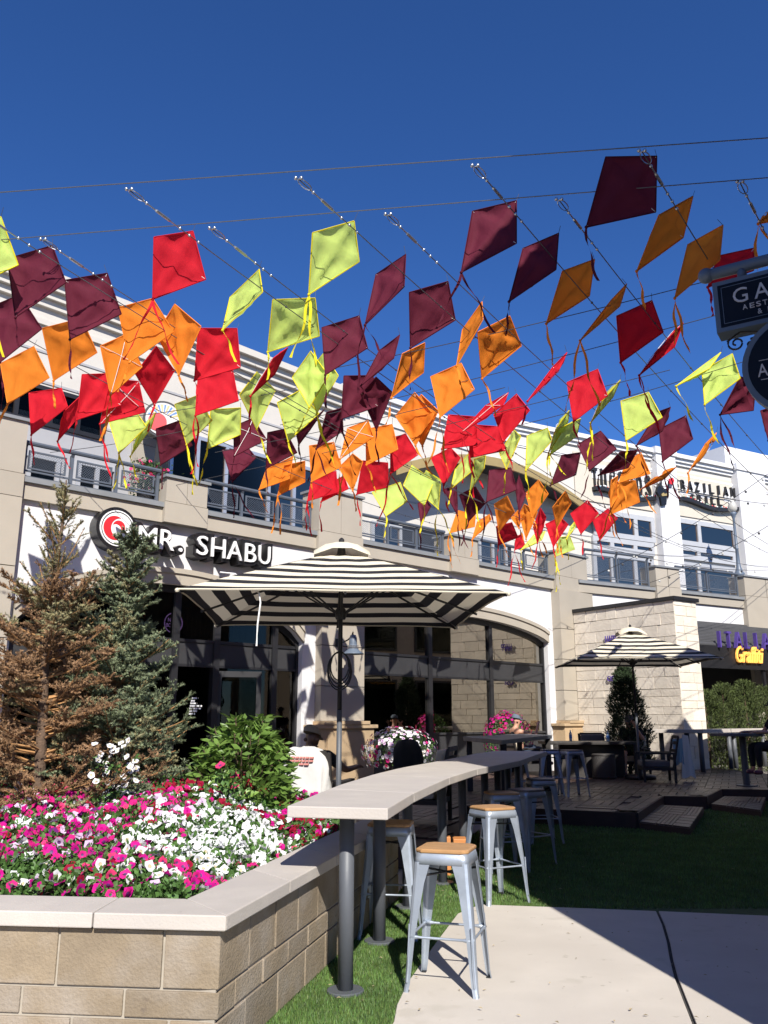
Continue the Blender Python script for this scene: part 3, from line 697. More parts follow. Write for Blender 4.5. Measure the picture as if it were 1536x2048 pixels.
# parapet field white, with raised panels
MB().pbox(UR, 0, LR, .001, .03, UR.px(1200, 925)[1], ZQ - .83).build('parapet_field', 'white_stucco', bl)
for u0, u1 in ((1180, 1290), (1352, 1412), (1438, 1500)):
    a, z1 = UR.px(u0, 922); b, _ = UR.px(u1, 922)
    MB().pbox(UR, a, b, .031, .06, ZQ - 1.55, ZQ - 1.0).build('parapet_panel', 'white_stucco', bl)
mat('sign_field', (0.53, 0.48, 0.40), .9, .02, 3)
for u0, u1 in ((1150, 1304), (1346, 1464)):
    a, b = UR.px(u0, 1000)[0], UR.px(u1, 1000)[0]
    MB().pbox(UR, a, b, .031, .045, UR.px(1350, 1030)[1], UR.px(1350, 942)[1]).build('sign_field', 'sign_field', bl)
for u0, u1 in ((1306, 1344), (1466, 1520)):
    a, b = UR.px(u0, 1000)[0], UR.px(u1, 1000)[0]
    MB().pbox(UR, a, b, .002, .32, ZB + .4, ZQ - .2).build('pilaster', 'white_stucco', bl)
    MB().pbox(UR, a - .06, b + .06, .002, .38, ZQ - .198, ZQ + .06).build('pilaster_cap', 'white_stucco', bl)
for us, v in (((1188, 1222, 1268, 1302), 1022), ((1352, 1395, 1465), 1040)):
    ul = us[0]
    uwin(UR, us[0], v, us[-1], 0, list(us[1:-1]), fr='frame_blue', zb=UR.px(us[0], v + 44)[1], bar=.09)
    uwin(UR, us[0], v + 54, us[-1], 0, list(us[1:-1]), fr='frame_blue', zb=UR.px(us[0], v + 72)[1], bar=.09)
    z_ = UR.px(us[0], v + 84)[1]
    uwin(UR, us[0], v + 86, us[-1], 0, list(us[1:-1]), 'glazed_door', 'frame_white', zb=5.66, bar=.08)
# middle: dark recess with the gilt eyebrow canopy
def mid(u, v, n=0): return UM.px(u, v, n)
a0, zc0 = mid(735, 1000); a1, _ = mid(1150, 1010); am = (a0 + a1) / 2
MB().pbox(UM, a0 + .35, min(LM, a1 - .1), .002, .05, ZB + .4, 7.0).build('recess_back', 'charcoal', bl)
cn = MB(); un = MB(); N = 22
zt0 = mid(740, 950)[1]; zt1 = mid(960, 908, 1.2)[1] + .05
def cz_(t): return zt0 + (zt1 - zt0) * max(0, 1 - ((t - am) / ((a1 - a0) / 2)) ** 2)
for i in range(N):
    p, q = a0 + (a1 - a0) * i / N, a0 + (a1 - a0) * (i + 1) / N
    cn.hexa([UM.w(p, 1.2, cz_(p) - .28), UM.w(q, 1.2, cz_(q) - .28), UM.w(q, 1.26, cz_(q) - .28), UM.w(p, 1.26, cz_(p) - .28), UM.w(p, 1.2, cz_(p)), UM.w(q, 1.2, cz_(q)), UM.w(q, 1.26, cz_(q)), UM.w(p, 1.26, cz_(p))])
    un.hexa([UM.w(p, .03, cz_(p) - .12), UM.w(q, .03, cz_(q) - .12), UM.w(q, 1.199, cz_(q) - .12), UM.w(p, 1.199, cz_(p) - .12), UM.w(p, .03, cz_(p) - .02), UM.w(q, .03, cz_(q) - .02), UM.w(q, 1.199, cz_(q) - .02), UM.w(p, 1.199, cz_(p) - .02)])
cno = cn.build('canopy', 'gold_metal', bl); un.build('soffit', 'dark_panel', cno)
uwin(UM, 745, 1045, 800, 0, [772], 'glazed_door', 'frame_white', zb=5.66)
uwin(UM, 958, 1075, 1010, 0, [984], 'glazed_door', 'frame_white', zb=5.66)
MB().pbox(UM, mid(985, 1100)[0], mid(1095, 1100)[0], .052, .3, ZB + .4, 6.3).build('bar_front', 'dark_panel', bl)
# right balcony
rz = RP.px
tR1, tR2, tR3 = rz(1302, 1140)[0], rz(1350, 1140)[0], rz(1478, 1150)[0]
MB().pbox(RP, .55, 16, -.4, .08, ZB + .02, ZB + .30).build('floor_band', 'beige_panel', bl)
MB().pbox(RP, .55, 16, -.4, .14, ZB + .302, ZB + .40).build('slab_edge', 'slab_grey', bl)
MB().pbox(RP, .3, 16, -3.4, -.401, ZB + .2, ZB + .39).build('balcony_floor', 'slab_grey', bl)
MB().pbox(RP, .6, 16, -.35, 0, 0, ZB + .019).build('wall', 'white_stucco', bl)
railing(RP, .95, tR1 - .05, ZB + .40, rz(1230, 1106)[1], k=2); railing(RP, tR2 + .05, tR3 - .05, ZB + .40, rz(1410, 1140)[1], k=2)
for a, b, z in ((tR1, tR2, 6.45), (tR3, tR3 + 2.4, 6.5)):
    for p, q in ((a, (a + b) / 2 - .006), ((a + b) / 2 + .006, b)):
        MB().pbox(RP, p, q, -.5, .2, ZB + .001 if b < 8 else 3.9, 5.75).build('balcony_pier', 'beige_panel', bl)
        MB().pbox(RP, p + .01, q - .01, -.48, .18, 5.765, z - .06).build('balcony_pier', 'beige_panel', bl)
    MB().pbox(RP, a - .03, b + .03, -.5, .23, z - .058, z).build('pier_cap', 'slab_grey', bl)
pier(RP, tR3 + .02, tR3 + 2.4, 0, 3.88, False)
# dark slate roof block and dish at the far right edge
MB().box(23.5, 27, 40, 44, 8, UR.px(1520, 905)[1] + 3.4).build('roof_tower', 'charcoal', bl)

# ---------------------------------------------------------------- stone end wall, awning, hedge
SPn = Pl((J.x + LP.N[0] * .31, J.y + LP.N[1] * .31), AL + 90 + 8)
sl = SPn.px(1346, 1192)[0]; sz = SPn.px(1346, 1192)[1]
sw = thing('stone_wall', 'pale split face limestone wall standing out from the facade', 'wall', tuple(SPn.w(sl / 2, -.4, 0)))
MB().pbox(SPn, .02, sl - .02, -1.0, -.03, 0, sz - .10).build('mortar_core', 'lime_stone', sw)
MB().pbox(SPn, -.05, sl + .06, -1.06, .05, sz - .10, sz).build('coping', 'charcoal', sw)
SQ = Pl((SPn.w(sl, 0, 0).x, SPn.w(sl, 0, 0).y), AL + 8)
def stones(pl, L, ztop, n0):
    z = 0.0; r = 0
    while z < ztop - .02:
        h = min(random.choice([.20, .27, .32]), ztop - z)
        if ztop - z - h < .12: h = ztop - z
        x = 0.0
        while x < L - .01:
            wd = random.uniform(.32, .78); e = x + wd
            if L - e < .2: e = L
            gp = .0018; pr = random.uniform(-.003, .007)
            m = MB(); p = [(x + gp, 0), (e - gp, 0)]
            a, b, c, d_ = x + gp, e - gp, z + gp, z + h - gp; ch = .005
            m.add([pl.w(a, -.04, c), pl.w(b, -.04, c), pl.w(b, -.04, d_), pl.w(a, -.04, d_), pl.w(a + ch, pr, c + ch), pl.w(b - ch, pr + random.uniform(-.01, .01), c + ch), pl.w(b - ch, pr, d_ - ch), pl.w(a + ch, pr + random.uniform(-.01, .01), d_ - ch)],
                  [(0, 1, 5, 4), (1, 2, 6, 5), (2, 3, 7, 6), (3, 0, 4, 7), (4, 5, 6, 7), (3, 2, 1, 0)])
            m.build('stone', 'lime_stone', sw); x = e
        z += h
stones(SPn, sl, sz - .102, 0); stones(SQ, .98, sz - .102, 0)
tw = thing('wall_lettering', 'small purple lettering on the stone wall behind the far umbrella', 'lettering', tuple(SPn.w(1.2, .04, 2.5)))
a, z1_ = SPn.px(1210, 1272, .05); b, z0_ = SPn.px(1232, 1286, .05)
letter('HAPP', lambda x, n, z: SPn.w(x, n, z), a, b, z0_, z1_, .03, .03, 'purple', tw)
a, z1_ = SPn.px(1214, 1352, .05); b, z0_ = SPn.px(1232, 1362, .05)
letter('OSt', lambda x, n, z: SPn.w(x, n, z), a, b, z0_, z1_, .03, .03, 'purple', tw)
# awning roof with the two signs
AN = 1.7
ta, za = RP.px(1372, 1240); tb = 16
aw = thing('awning', 'dark ribbed metal awning over the restaurant terrace', 'awning', tuple(RP.w(ta, 0, za - 1)))
zf_ = RP.px(1430, 1288, AN)[1]; tfa = RP.px(1378, 1285, AN)[0]
nsl = 26; w_ = (tb - tfa) / nsl
MB().add([RP.w(tfa, .02, za), RP.w(tb, .02, za), RP.w(tb, AN, zf_), RP.w(tfa, AN, zf_), RP.w(tfa, .02, za - .06), RP.w(tb, .02, za - .06), RP.w(tb, AN, zf_ - .06), RP.w(tfa, AN, zf_ - .06)],
         [(0, 1, 2, 3), (7, 6, 5, 4), (0, 3, 7, 4), (1, 5, 6, 2), (3, 2, 6, 7), (0, 4, 5, 1)]).build('roof_sheet', 'awning', aw)
for i in range(14):
    k = i / 14; n_ = .1 + (AN - .15) * k; z_ = za + (zf_ - za) * (n_ / AN)
    MB().hexa([RP.w(tfa, n_, z_ - .01), RP.w(tb, n_, z_ - .01), RP.w(tb, n_ + .03, z_ - .02), RP.w(tfa, n_ + .03, z_ - .02), RP.w(tfa, n_, z_ + .03), RP.w(tb, n_, z_ + .03), RP.w(tb, n_ + .03, z_ + .015), RP.w(tfa, n_ + .03, z_ + .015)]).build('rib', 'awning', aw)
MB().pbox(RP, tfa, tb, AN, AN + .06, zf_ - .75, zf_ - .05).build('fascia', 'charcoal', aw)
MB().pbox(RP, tfa, tfa + .06, .02, AN - .001, zf_ - .75, zf_ - .061).build('side_panel', 'dark_panel', aw)
MB().pbox(RP, tfa - 0, tb, -.02 + .03, .06, 0, zf_ - .1).build('back_panel', 'room_dark', aw)
for t in (tfa + .1, tfa + 3.4): MB().pbox(RP, t, t + .1, AN - .1, AN, 0, zf_ - .75).build('post', 'charcoal', aw)
s1 = thing('letter_sign', 'upright purple block letters on the dark awning edge', 'sign', tuple(RP.w(tfa + 1, AN, zf_)))
for ch, ua, ub in zip('ITALIA', (1432, 1449, 1466, 1487, 1505, 1521), (1442, 1461, 1482, 1496, 1514, 1537)):
    a, z1_ = RP.px(ua, 1262 + (ua - 1432) * .05, AN + .1); b, z0_ = RP.px(ub, 1295 + (ua - 1432) * .05, AN + .1)
    letter(ch, RP.w, a, b, z0_, z1_, AN + .062, .12, 'purple', s1)
s2 = thing('script_sign', 'glowing yellow script sign hung under purple letters', 'sign', tuple(RP.w(tfa + 2, AN + .1, zf_ - .5)))
a, z1_ = RP.px(1474, 1291, AN + .2); b, z0_ = RP.px(1532, 1327, AN + .2)
letter('Graffiti', RP.w, a, b, z0_, z1_, AN + .10, .06, 'neon_yellow', s2, 'lettering', offset=.008, shear=.35)
MB().pbox(RP, a + .1, b - .1, AN + .062, AN + .1, (z0_ + z1_) / 2 - .06, (z0_ + z1_) / 2 + .02).build('mount_bar', 'charcoal', s2)
# ================================================================== signs on the facade
sg = thing('shop_sign', 'white channel letters MR. SHABU on deep black backing above the arch', 'sign', tuple(LP.w(t_at(365, 1100), .02, 4.4)))
NS = .34
LT = [('M', 277, 313), ('R', 321, 349), ('S', 395, 417), ('H', 424, 452), ('A', 456, 486), ('B', 492, 514), ('U', 519, 542)]
zb1, zt1_ = LP.px(295, 1094, NS)[1], LP.px(290, 1051, NS)[1]
zb2, zt2_ = LP.px(530, 1128, NS)[1], LP.px(530, 1093, NS)[1]
zb_, zt_ = (zb1 + zb2) / 2, (zt1_ + zt2_) / 2
for ch, ua, ub in LT:
    a, b = LP.px(ua, 1090, NS)[0], LP.px(ub, 1090, NS)[0]
    letter(ch, LP.w, a, b, zb_, zt_, .30, .04, 'sign_white', sg)
    letter(ch, LP.w, a, b, zb_, zt_, .003, .294, 'sign_black', sg, 'letter_backing', grow=.075, offset=.06)
a, b = LP.px(359, 1090, NS)[0], LP.px(366, 1090, NS)[0]
letter('.', LP.w, a, b, zb_, zb_ + (b - a), .30, .04, 'sign_white', sg); letter('.', LP.w, a, b, zb_, zb_ + (b - a), .003, .294, 'sign_black', sg, 'letter_backing', grow=.06)
lg = thing('logo_sign', 'round white shop logo with red swirl on black backing', 'sign', tuple(LP.w(t_at(232, 1060), .02, 4.4)))
tc_, zc_ = LP.px(236, 1056, NS)
def disc(r, n0, n1, m, par, nm, pl=LP, c=None, seg=32):
    c = c or (tc_, zc_); mm = MB(); V = []
    for n in (n0, n1): V += [pl.w(c[0] + math.cos(2 * math.pi * i / seg) * r, n, c[1] + math.sin(2 * math.pi * i / seg) * r) for i in range(seg)]
    mm.add(V, [tuple(range(seg - 1, -1, -1)), tuple(range(seg, 2 * seg))] + [(i, (i + 1) % seg, seg + (i + 1) % seg, seg + i) for i in range(seg)])
    return mm.build(nm, m, par)
disc(.41, .003, .30, 'sign_black', lg, 'backing'); disc(.345, .301, .32, 'sign_white', lg, 'disc'); 
def ringmesh(r0, r1, n0, n1, a0, a1, m, par, nm, taper=False, pl=LP, c=None, seg=28):
    c = c or (tc_, zc_); mm = MB()
    for i in range(seg):
        A, B = a0 + (a1 - a0) * i / seg, a0 + (a1 - a0) * (i + 1) / seg
        fa = math.sin(math.pi * (i / seg)) if taper else 1; fb = math.sin(math.pi * ((i + 1) / seg)) if taper else 1
        P = []
        for n in (n0, n1):
            for (an, f_) in ((A, fa), (B, fb)):
                ri, ro = (r0 + r1) / 2 - (r1 - r0) / 2 * max(.03, f_), (r0 + r1) / 2 + (r1 - r0) / 2 * max(.03, f_)
                P += [pl.w(c[0] + math.cos(an) * ri, n, c[1] + math.sin(an) * ri), pl.w(c[0] + math.cos(an) * ro, n, c[1] + math.sin(an) * ro)]
        mm.hexa([P[0], P[1], P[3], P[2], P[4], P[5], P[7], P[6]])
    return mm.build(nm, m, par)
ringmesh(.305, .32, .321, .326, 0, 2 * math.pi, 'sign_black', lg, 'ring')
ringmesh(.13, .28, .321, .328, rad(75), rad(290), 'sign_red', lg, 'swirl', True)
ringmesh(.06, .16, .321, .328, rad(-60), rad(150), 'sign_red', lg, 'swirl', True)
# projecting round sign on the upper pilaster
rs = thing('round_sign', 'round projecting sign with rays and a red figure above balcony', 'sign', tuple(UL.w(UL.px(330, 840)[0], .22, 7)))
rp_ = Pl((UL.w(UL.px(322, 840, .8)[0], .8, 0).x, UL.w(UL.px(322, 840, .8)[0], .8, 0).y), 70)
rc = rp_.px(325, 842)
disc(.42, -.12, .12, 'sign_black', rs, 'rim', rp_, rc); disc(.37, .121, .135, 'cloth_white', rs, 'face', rp_, rc)
for i in range(12):
    a = rad(20 + i * 13)
    MB().add([rp_.w(rc[0] + math.cos(a - .05) * .15, .14, rc[1] + math.sin(a - .05) * .15), rp_.w(rc[0] + math.cos(a - .06) * .33, .14, rc[1] + math.sin(a - .06) * .33), rp_.w(rc[0] + math.cos(a + .06) * .33, .14, rc[1] + math.sin(a + .06) * .33), rp_.w(rc[0] + math.cos(a + .05) * .15, .14, rc[1] + math.sin(a + .05) * .15)], [(0, 1, 2, 3)]).build('ray', 'label_blue' if i % 2 else 'gold_metal', rs)
disc(.2, .137, .15, 'sign_red', rs, 'figure', rp_, (rc[0] - .12, rc[1] - .08))
MB().tube([rp_.w(rc[0], 0, rc[1] - .4), rp_.w(rc[0] + .05, -.1, rc[1] - 1.3)], [.1, .2]).build('bracket', 'charcoal', rs)
MB().tube([rp_.w(rc[0], 0, rc[1]), UL.w(UL.px(318, 850)[0], .2, rc[1])], .05).build('arm', 'charcoal', rs)
# dark restaurant letters on the right
def row(txt, us, v0, v1, dv, parent, m, depth=.14, pl=UR, sh=0):
    for i, ch in enumerate(txt):
        ua, ub = us[0] + (us[1] - us[0]) * i / len(txt), us[0] + (us[1] - us[0]) * (i + .56) / len(txt)
        a, z1 = pl.px(ua, v0 + dv * i, depth); b, _ = pl.px(ub, v0 + dv * i, depth); z0 = pl.px(ua, v1 + dv * i, depth)[1]
        letter(ch, pl.w, a, b, z0, z1, .06, depth - .05, m, parent)
tu = thing('restaurant_sign', 'tall dark letters Tucanos over a wavy jewelled band', 'sign', tuple(UR.w(UR.px(1245, 960)[0], .05, 8)))
row('Tucanos', (1184, 1308), 934, 981, 2.6, tu, 'charcoal')
br = thing('restaurant_sign', 'smaller dark letters Brazilian Grill over a wavy jewelled band', 'sign', tuple(UR.w(UR.px(1410, 980)[0], .05, 8)))
row('BRAZILIAN', (1348, 1476), 957, 975, 2.2, br, 'charcoal'); row('GRILL', (1382, 1450), 987, 1002, 2.0, br, 'charcoal')
def wavy(us, v, dv, parent):
    a, z = UR.px(us[0], v, .1); b, z2 = UR.px(us[1], v + dv, .1); m = MB(); N = 20
    for i in range(N):
        P = []
        for n in (.05, .25):
            for k in (i, i + 1):
                t = a + (b - a) * k / N; zc = z + .10 * math.sin(k / N * 2 * math.pi * 1.0 + .8); P += [(t, n, zc - .09), (t, n, zc + .05)]
        q = [UR.w(*p) for p in P]; m.hexa([q[0], q[2], q[6], q[4], q[1], q[3], q[7], q[5]])
    m.build('wave_band', 'charcoal', parent)
    for i in range(34):
        k = (i + .5) / 34; t = a + (b - a) * k; zc = z + .10 * math.sin(k * 2 * math.pi + .8) + .05 + random.uniform(-.02, .05)
        MB().ball(UR.w(t, .2 + random.uniform(-.05, .08), zc), .035, 6, 4).build('jewel', random.choice(['sign_white', 'room_green', 'sign_red', 'cloth_blue', 'sign_white']), parent)
wavy((1186, 1306), 980, 14, tu); wavy((1349, 1472), 1000, 18, br)
MB().pbox(UR, UR.px(1347, 985)[0], UR.px(1474, 985)[0], .1, .14, UR.px(1347, 979)[1] - .03, UR.px(1347, 979)[1]).build('rail', 'charcoal', br)
bd = thing('bird_sign', 'black and white toucan shaped sign with yellow feet on the pilaster', 'sign', tuple(UR.w(UR.px(1327, 985)[0], .34, 7.5)))
def blob(pts, n0, n1, m, nm, par=bd):
    P = [UR.px(u, v, .4) for u, v in pts]; k = len(P)
    mm = MB(); mm.add([UR.w(t, n0, z) for t, z in P] + [UR.w(t, n1, z) for t, z in P], [tuple(range(k - 1, -1, -1)), tuple(range(k, 2 * k))] + [(i, (i + 1) % k, k + (i + 1) % k, k + i) for i in range(k)])
    return mm.build(nm, m, par)
blob([(1327, 957), (1337, 962), (1338, 978), (1334, 990), (1332, 1010), (1323, 1011), (1320, 994), (1313, 984), (1315, 974), (1320, 966)], .322, .42, 'sign_black', 'body')
blob([(1327, 959), (1333, 963), (1332, 976), (1327, 979), (1323, 972), (1323, 963)], .421, .46, 'sign_white', 'bib')
blob([(1336, 958), (1343, 956), (1346, 962), (1343, 970), (1337, 968)], .421, .47, 'sign_red', 'beak')
blob([(1321, 989), (1325, 986), (1328, 989), (1331, 987), (1332, 992), (1322, 993)], .421, .46, 'gold_metal', 'feet')
# wall lamps
def gooseneck(u, v, label, pl=LP):
    t, z = pl.px(u, v, .75); o = thing('wall_lamp', label, 'lamp', tuple(pl.w(t - .0, .22, z)))
    MB().tube([pl.w(t, .22, z + .18)] + [pl.w(t, .22 + .53 * math.sin(a), z + .18 + .22 * (1 - math.cos(a)) * (1 if a < 1.6 else 1)) for a in (.3, .7, 1.1, 1.57)] + [pl.w(t, .75, z + .34)], .016, 6).build('arm', 'iron', o)
    c = pl.w(t, .75, 0)
    MB().lathe([(.01, z + .34), (.06, z + .33), (.085, z + .27), (.09, z + .10), (.09, z + .05)], 14, (c.x, c.y, 0)).build('lamp_head', 'lamp_blue', o, True)
    MB().lathe([(.10, z + .05), (.12, z + .02), (.13, z), (.24, z - .08), (.245, z - .095), (.235, z - .09), (.1, z - .02)], 18, (c.x, c.y, 0)).build('lamp_shade', 'lamp_blue', o, True)
    for k in range(3): MB().lathe([(.125, z + .03 + k * .03), (.13, z + .035 + k * .03), (.125, z + .04 + k * .03)], 14, (c.x, c.y, 0)).build('cage_ring', 'silver', o)
    MB().pbox(pl, t - .07, t + .07, .222, .25, z + .1, z + .28).build('mount_plate', 'iron', o)
gooseneck(706, 1300, 'blue grey gooseneck lamp on the beige pier between the shopfronts')
# street lamp on the far balcony pier
c = RP.w(RP.px(1484, 1130)[0], -.15, 6.5); z0 = 6.5
sl_ = thing('street_lamp', 'grey post lamp with a frosted acorn globe on the balcony pier', 'lamp', tuple(c))
hh = RP.px(1474, 1002)[1] - z0
MB().lathe([(.19, 0), (.19, .1), (.13, .2), (.09, .35), (.07, .5), (.055, 1.0), (.075, 1.02), (.055, 1.06), (.045, hh - .65), (.1, hh - .5), (.12, hh - .42)], 12, (c.x, c.y, z0)).build('lamp_post', 'lamp_blue', sl_, True)
MB().lathe([(.09, hh - .42), (.16, hh - .3), (.17, hh - .18), (.1, hh - .02), (.03, hh + .06), (.015, hh + .16)], 12, (c.x, c.y, z0)).build('globe', 'frost', sl_, True)

# ================================================================== near shop at the right (out of frame, shades the lawn) and its signs
SH = Pl((2.15, 3.06), 32.0)      # wall line; outward is towards the square on its left
SH.N = (-SH.D[1], SH.D[0])
sb = thing('shop_building', 'tan corner shop block with a tall corner bay, carrying the hanging blue signs', 'building', tuple(SH.w(2, -2, 0)))
MB().pbox(SH, 0, 3.2, -9, 0, 0, 11.0).build('corner_bay', 'shop_wall', sb)
MB().pbox(SH, 3.2, 13.6, -9, -.001, 0, 7.7).build('wing', 'shop_wall', sb)
MB().pbox(SH, -.12, 3.3, -9, .12, 11.0, 11.22).build('cornice', 'beige_panel', sb); MB().pbox(SH, 3.301, 13.7, -9, .1, 7.7, 7.9).build('cornice', 'beige_panel', sb)
for t0 in (.6, 4.0, 6.6, 9.2):
    o = MB().pbox(SH, t0, t0 + 2.0, .001, .05, .5, 3.0).build('window', 'charcoal', sb); MB().pbox(SH, t0 + .08, t0 + 1.92, .051, .058, .58, 2.92).build('pane', 'shop_glass', o)
    if t0 < 1: 
        o = MB().pbox(SH, t0 + .3, t0 + 1.7, .001, .05, 6.6, 8.6).build('window', 'charcoal', sb); MB().pbox(SH, t0 + .38, t0 + 1.62, .051, .058, 6.68, 8.52).build('pane', 'shop_glass', o)
# further shops round the square (unseen rows added to block sky light and show in the glass)
def added_shop_row(pl, L, H_, label, n):
    o = thing('added_shop_row', label, 'building', tuple(pl.w(L / 2, -4, 0)))
    MB().pbox(pl, 0, L, -8, 0, 0, H_).build('wall', 'shop_wall', o); MB().pbox(pl, -.15, L + .15, -8, .15, H_, H_ + .25).build('cornice', 'beige_panel', o)
    for i in range(n):
        t = (i + .14) * L / n; e = t + L / n * .72
        for z0, z1 in ((.4, 3.1), (4.3, 6.0)):
            w_ = MB().pbox(pl, t, e, .001, .06, z0, z1).build('window', 'charcoal', o); MB().pbox(pl, t + .1, e - .1, .061, .07, z0 + .1, z1 - .1).build('pane', 'shop_glass', w_)
q_ = Pl((14.2, 18.0), 34.0); q_.N = (-q_.D[1], q_.D[0]); added_shop_row(q_, 26, 7.0, 'long tan unseen shop row added along the right side of the square', 8)
q_ = Pl((-30, -15.0), 90.0); q_.N = (0, 1); added_shop_row(q_, 30, 7.5, 'tan unseen shop row added, closing the square behind the planter', 9)
q_ = Pl((-13, -15.0), 0.0); q_.N = (1, 0); added_shop_row(q_, 26, 6.5, 'tan unseen shop row added on the planter side of the square', 8)
# hanging sign: tube bracket out of the wall, navy box below
e0 = aty(1412, 552, 6.0); td = Vector((SH.N[0], SH.N[1], 0)); sd = Vector((SH.D[0], SH.D[1], 0))
hs = thing('hanging_sign', 'navy hanging sign with grey letters GAT AESTH under a round tube bracket', 'sign', tuple(e0))
LB = 1.75
MB().tube([e0, e0 - td * LB], .045, 12).build('bracket_tube', 'sign_frame', hs, True)
MB().ball(e0, .062, 12, 8).build('finial', 'sign_frame', hs, True)
def hp(x, n, z):      # x: from the outer end towards the wall, n: towards the viewer side (-sd), z: rel. height
    return e0 - td * x - sd * n + Vector((0, 0, z))
MB().tube([hp(.26, 0, -.01), hp(.26, 0, -.12)], .035, 10).build('hanger', 'sign_frame', hs, True)
MB().tube([hp(1.3, 0, -.01), hp(1.3, 0, -.12)], .035, 10).build('hanger', 'sign_frame', hs, True)
BH, BW, BT = .42, 1.5, .085
x0_ = .05
MB().box(x0_, x0_ + BW, -BT, BT, -.12 - BH, -.12, hp).build('sign_box', 'sign_frame', hs)
for sgn in (1, -1):
    MB().box(x0_ + .035, x0_ + BW - .035, sgn * BT - .002, sgn * BT + .002 + (.0), -.12 - BH + .035, -.155, hp).build('sign_face', 'sign_navy', hs)
for q in ((x0_ + .06, x0_ + BW - .06, -.182, -.178), (x0_ + .06, x0_ + BW - .06, -.12 - BH + .06, -.12 - BH + .064), (x0_ + .06, x0_ + .064, -.12 - BH + .064, -.182)):
    MB().box(q[0], q[1], BT + .002, BT + .004, q[2], q[3], hp).build('pinstripe', 'sign_frame', hs)
for ch, xa in zip('GAT', (.19, .34, .48)): letter(ch, hp, xa, xa + .105, -.335, -.215, BT + .002, .006, 'sign_letter', hs)
for ch, xa in zip('AESTH', (.25, .30, .345, .39, .435)): letter(ch, hp, xa, xa + .033, -.40, -.36, BT + .002, .006, 'sign_letter', hs)
for ch, xa in zip('&L', (.35, .42)): letter(ch, hp, xa, xa + .03, -.46, -.42, BT + .002, .006, 'sign_letter', hs)
# scrolled ironwork under the box
def spiral(cx, cz, r, a0, turns, sgn):
    return [(cx + r * (1 - .75 * k / 22) * math.cos(a0 + sgn * turns * 2 * math.pi * k / 22), cz + r * (1 - .75 * k / 22) * math.sin(a0 + sgn * turns * 2 * math.pi * k / 22)) for k in range(23)]
for cx, cz, r, a0, tn, s_ in ((.17, -.625, .062, rad(150), 1.3, 1), (.27, -.655, .04, rad(90), 1.25, -1), (.36, -.72, .045, rad(60), 1.2, 1)):
    MB().tube([hp(x, .02, z) for x, z in spiral(cx, cz, r, a0, tn, s_)], .008, 5).build('scroll', 'iron', hs)
MB().tube([hp(.105, .02, -.60), hp(.2, .02, -.545), hp(.32, .02, -.57), hp(.42, .02, -.64)], .008, 5).build('scroll', 'iron', hs)
MB().tube([hp(.27, .02, -.615), hp(.34, .02, -.60), hp(.45, .02, -.64)], .008, 5).build('scroll', 'iron', hs)
rd = thing('round_hanging_sign', 'round navy hanging sign with a grey rim under the square one', 'sign', tuple(hp(.75, .5, -.7)))
NR = .50
ra = ray(1600, 722); pc = e0 - sd * NR; kq = (pc - Vector((0, 0, HC))).dot(sd) / Vector(ra).dot(sd); pr_ = Vector((0, 0, HC)) + Vector(ra) * kq
rcx, rcz, rr_ = -(pr_ - e0).dot(td), pr_.z - e0.z, .365
def hdisc(r, n0, n1, m, nm, seg=40):
    V = []
    for n in (n0, n1): V += [hp(rcx + math.cos(2 * math.pi * i / seg) * r, n, rcz + math.sin(2 * math.pi * i / seg) * r) for i in range(seg)]
    return MB().add(V, [tuple(range(seg - 1, -1, -1)), tuple(range(seg, 2 * seg))] + [(i, (i + 1) % seg, seg + (i + 1) % seg, seg + i) for i in range(seg)]).build(nm, m, rd)
hdisc(rr_, NR - .08, NR, 'sign_frame', 'rim'); hdisc(rr_ - .04, NR + .001, NR + .006, 'sign_navy', 'face')
letter('A', hp, rcx - .265, rcx - .20, rcz - .06, rcz + .03, NR + .006, .006, 'sign_letter', rd)
for dz in (.055, -.085): MB().box(rcx - .25, rcx + .25, NR + .0065, NR + .009, rcz + dz, rcz + dz + .004, hp).build('pinstripe', 'sign_letter', rd)
MB().tube([hp(rcx, NR - .081, rcz + .02), hp(rcx + .1, .0, -.545)], .02).build('hanger', 'iron', rd); MB().tube([hp(rcx + .1, 0, -.56), hp(LB + .2, 0, -.62)], .02).build('wall_bracket', 'iron', rd)

# ================================================================== overhead cables
ZA = 7.15
def canopy_z(y):
    s_ = min(1, max(0, (y - 8) / 27.0)); return ZA - 1.35 * 4 * s_ * (1 - s_)
def solve(u, v, dz=0.0):
    a, f, p = ray(u, v); lo, hi = 5.0, 34.0
    for _ in range(50):
        y = (lo + hi) / 2
        if HC + p / f * y < canopy_z(y) + dz: lo = y
        else: hi = y
    return lo
def cross_wire(p, q, label, sag=0.0, z=None, m='wire', r=.006):
    A = onz(*p, z) if z else aty(p[0], p[1], solve(*p, .1)); B = onz(*q, z) if z else aty(q[0], q[1], solve(*q, .1))
    o = thing('span_wire', label, 'wire', tuple(A), group='wires spanning the square')
    MB().tube([A.lerp(B, k / 12) - Vector((0, 0, sag * 4 * k / 12 * (1 - k / 12))) for k in range(13)], r, 5).build('strand', m, o)
    return o, A, B
LBL = 'thin steel cross wire spanning the square among the kites'
wa = cross_wire((-400, 413), (1900, 250), 'long pale steel wire carrying the outermost row of cable clamps', z=ZA)
wb = cross_wire((-400, 512), (1900, 326), 'long pale steel wire carrying the second row of cable clamps', z=ZA)
for p, q in [((640, 742), (1480, 545)), ((560, 850), (1500, 612)), ((330, 975), (1340, 740)), ((430, 905), (1010, 775)), ((1000, 860), (1560, 700)), ((250, 835), (640, 765)), ((100, 905), (420, 850))]:
    cross_wire(p, q, LBL, .05, m='wire_dark', r=.006)
cdir = Vector((.616, .788, 0))
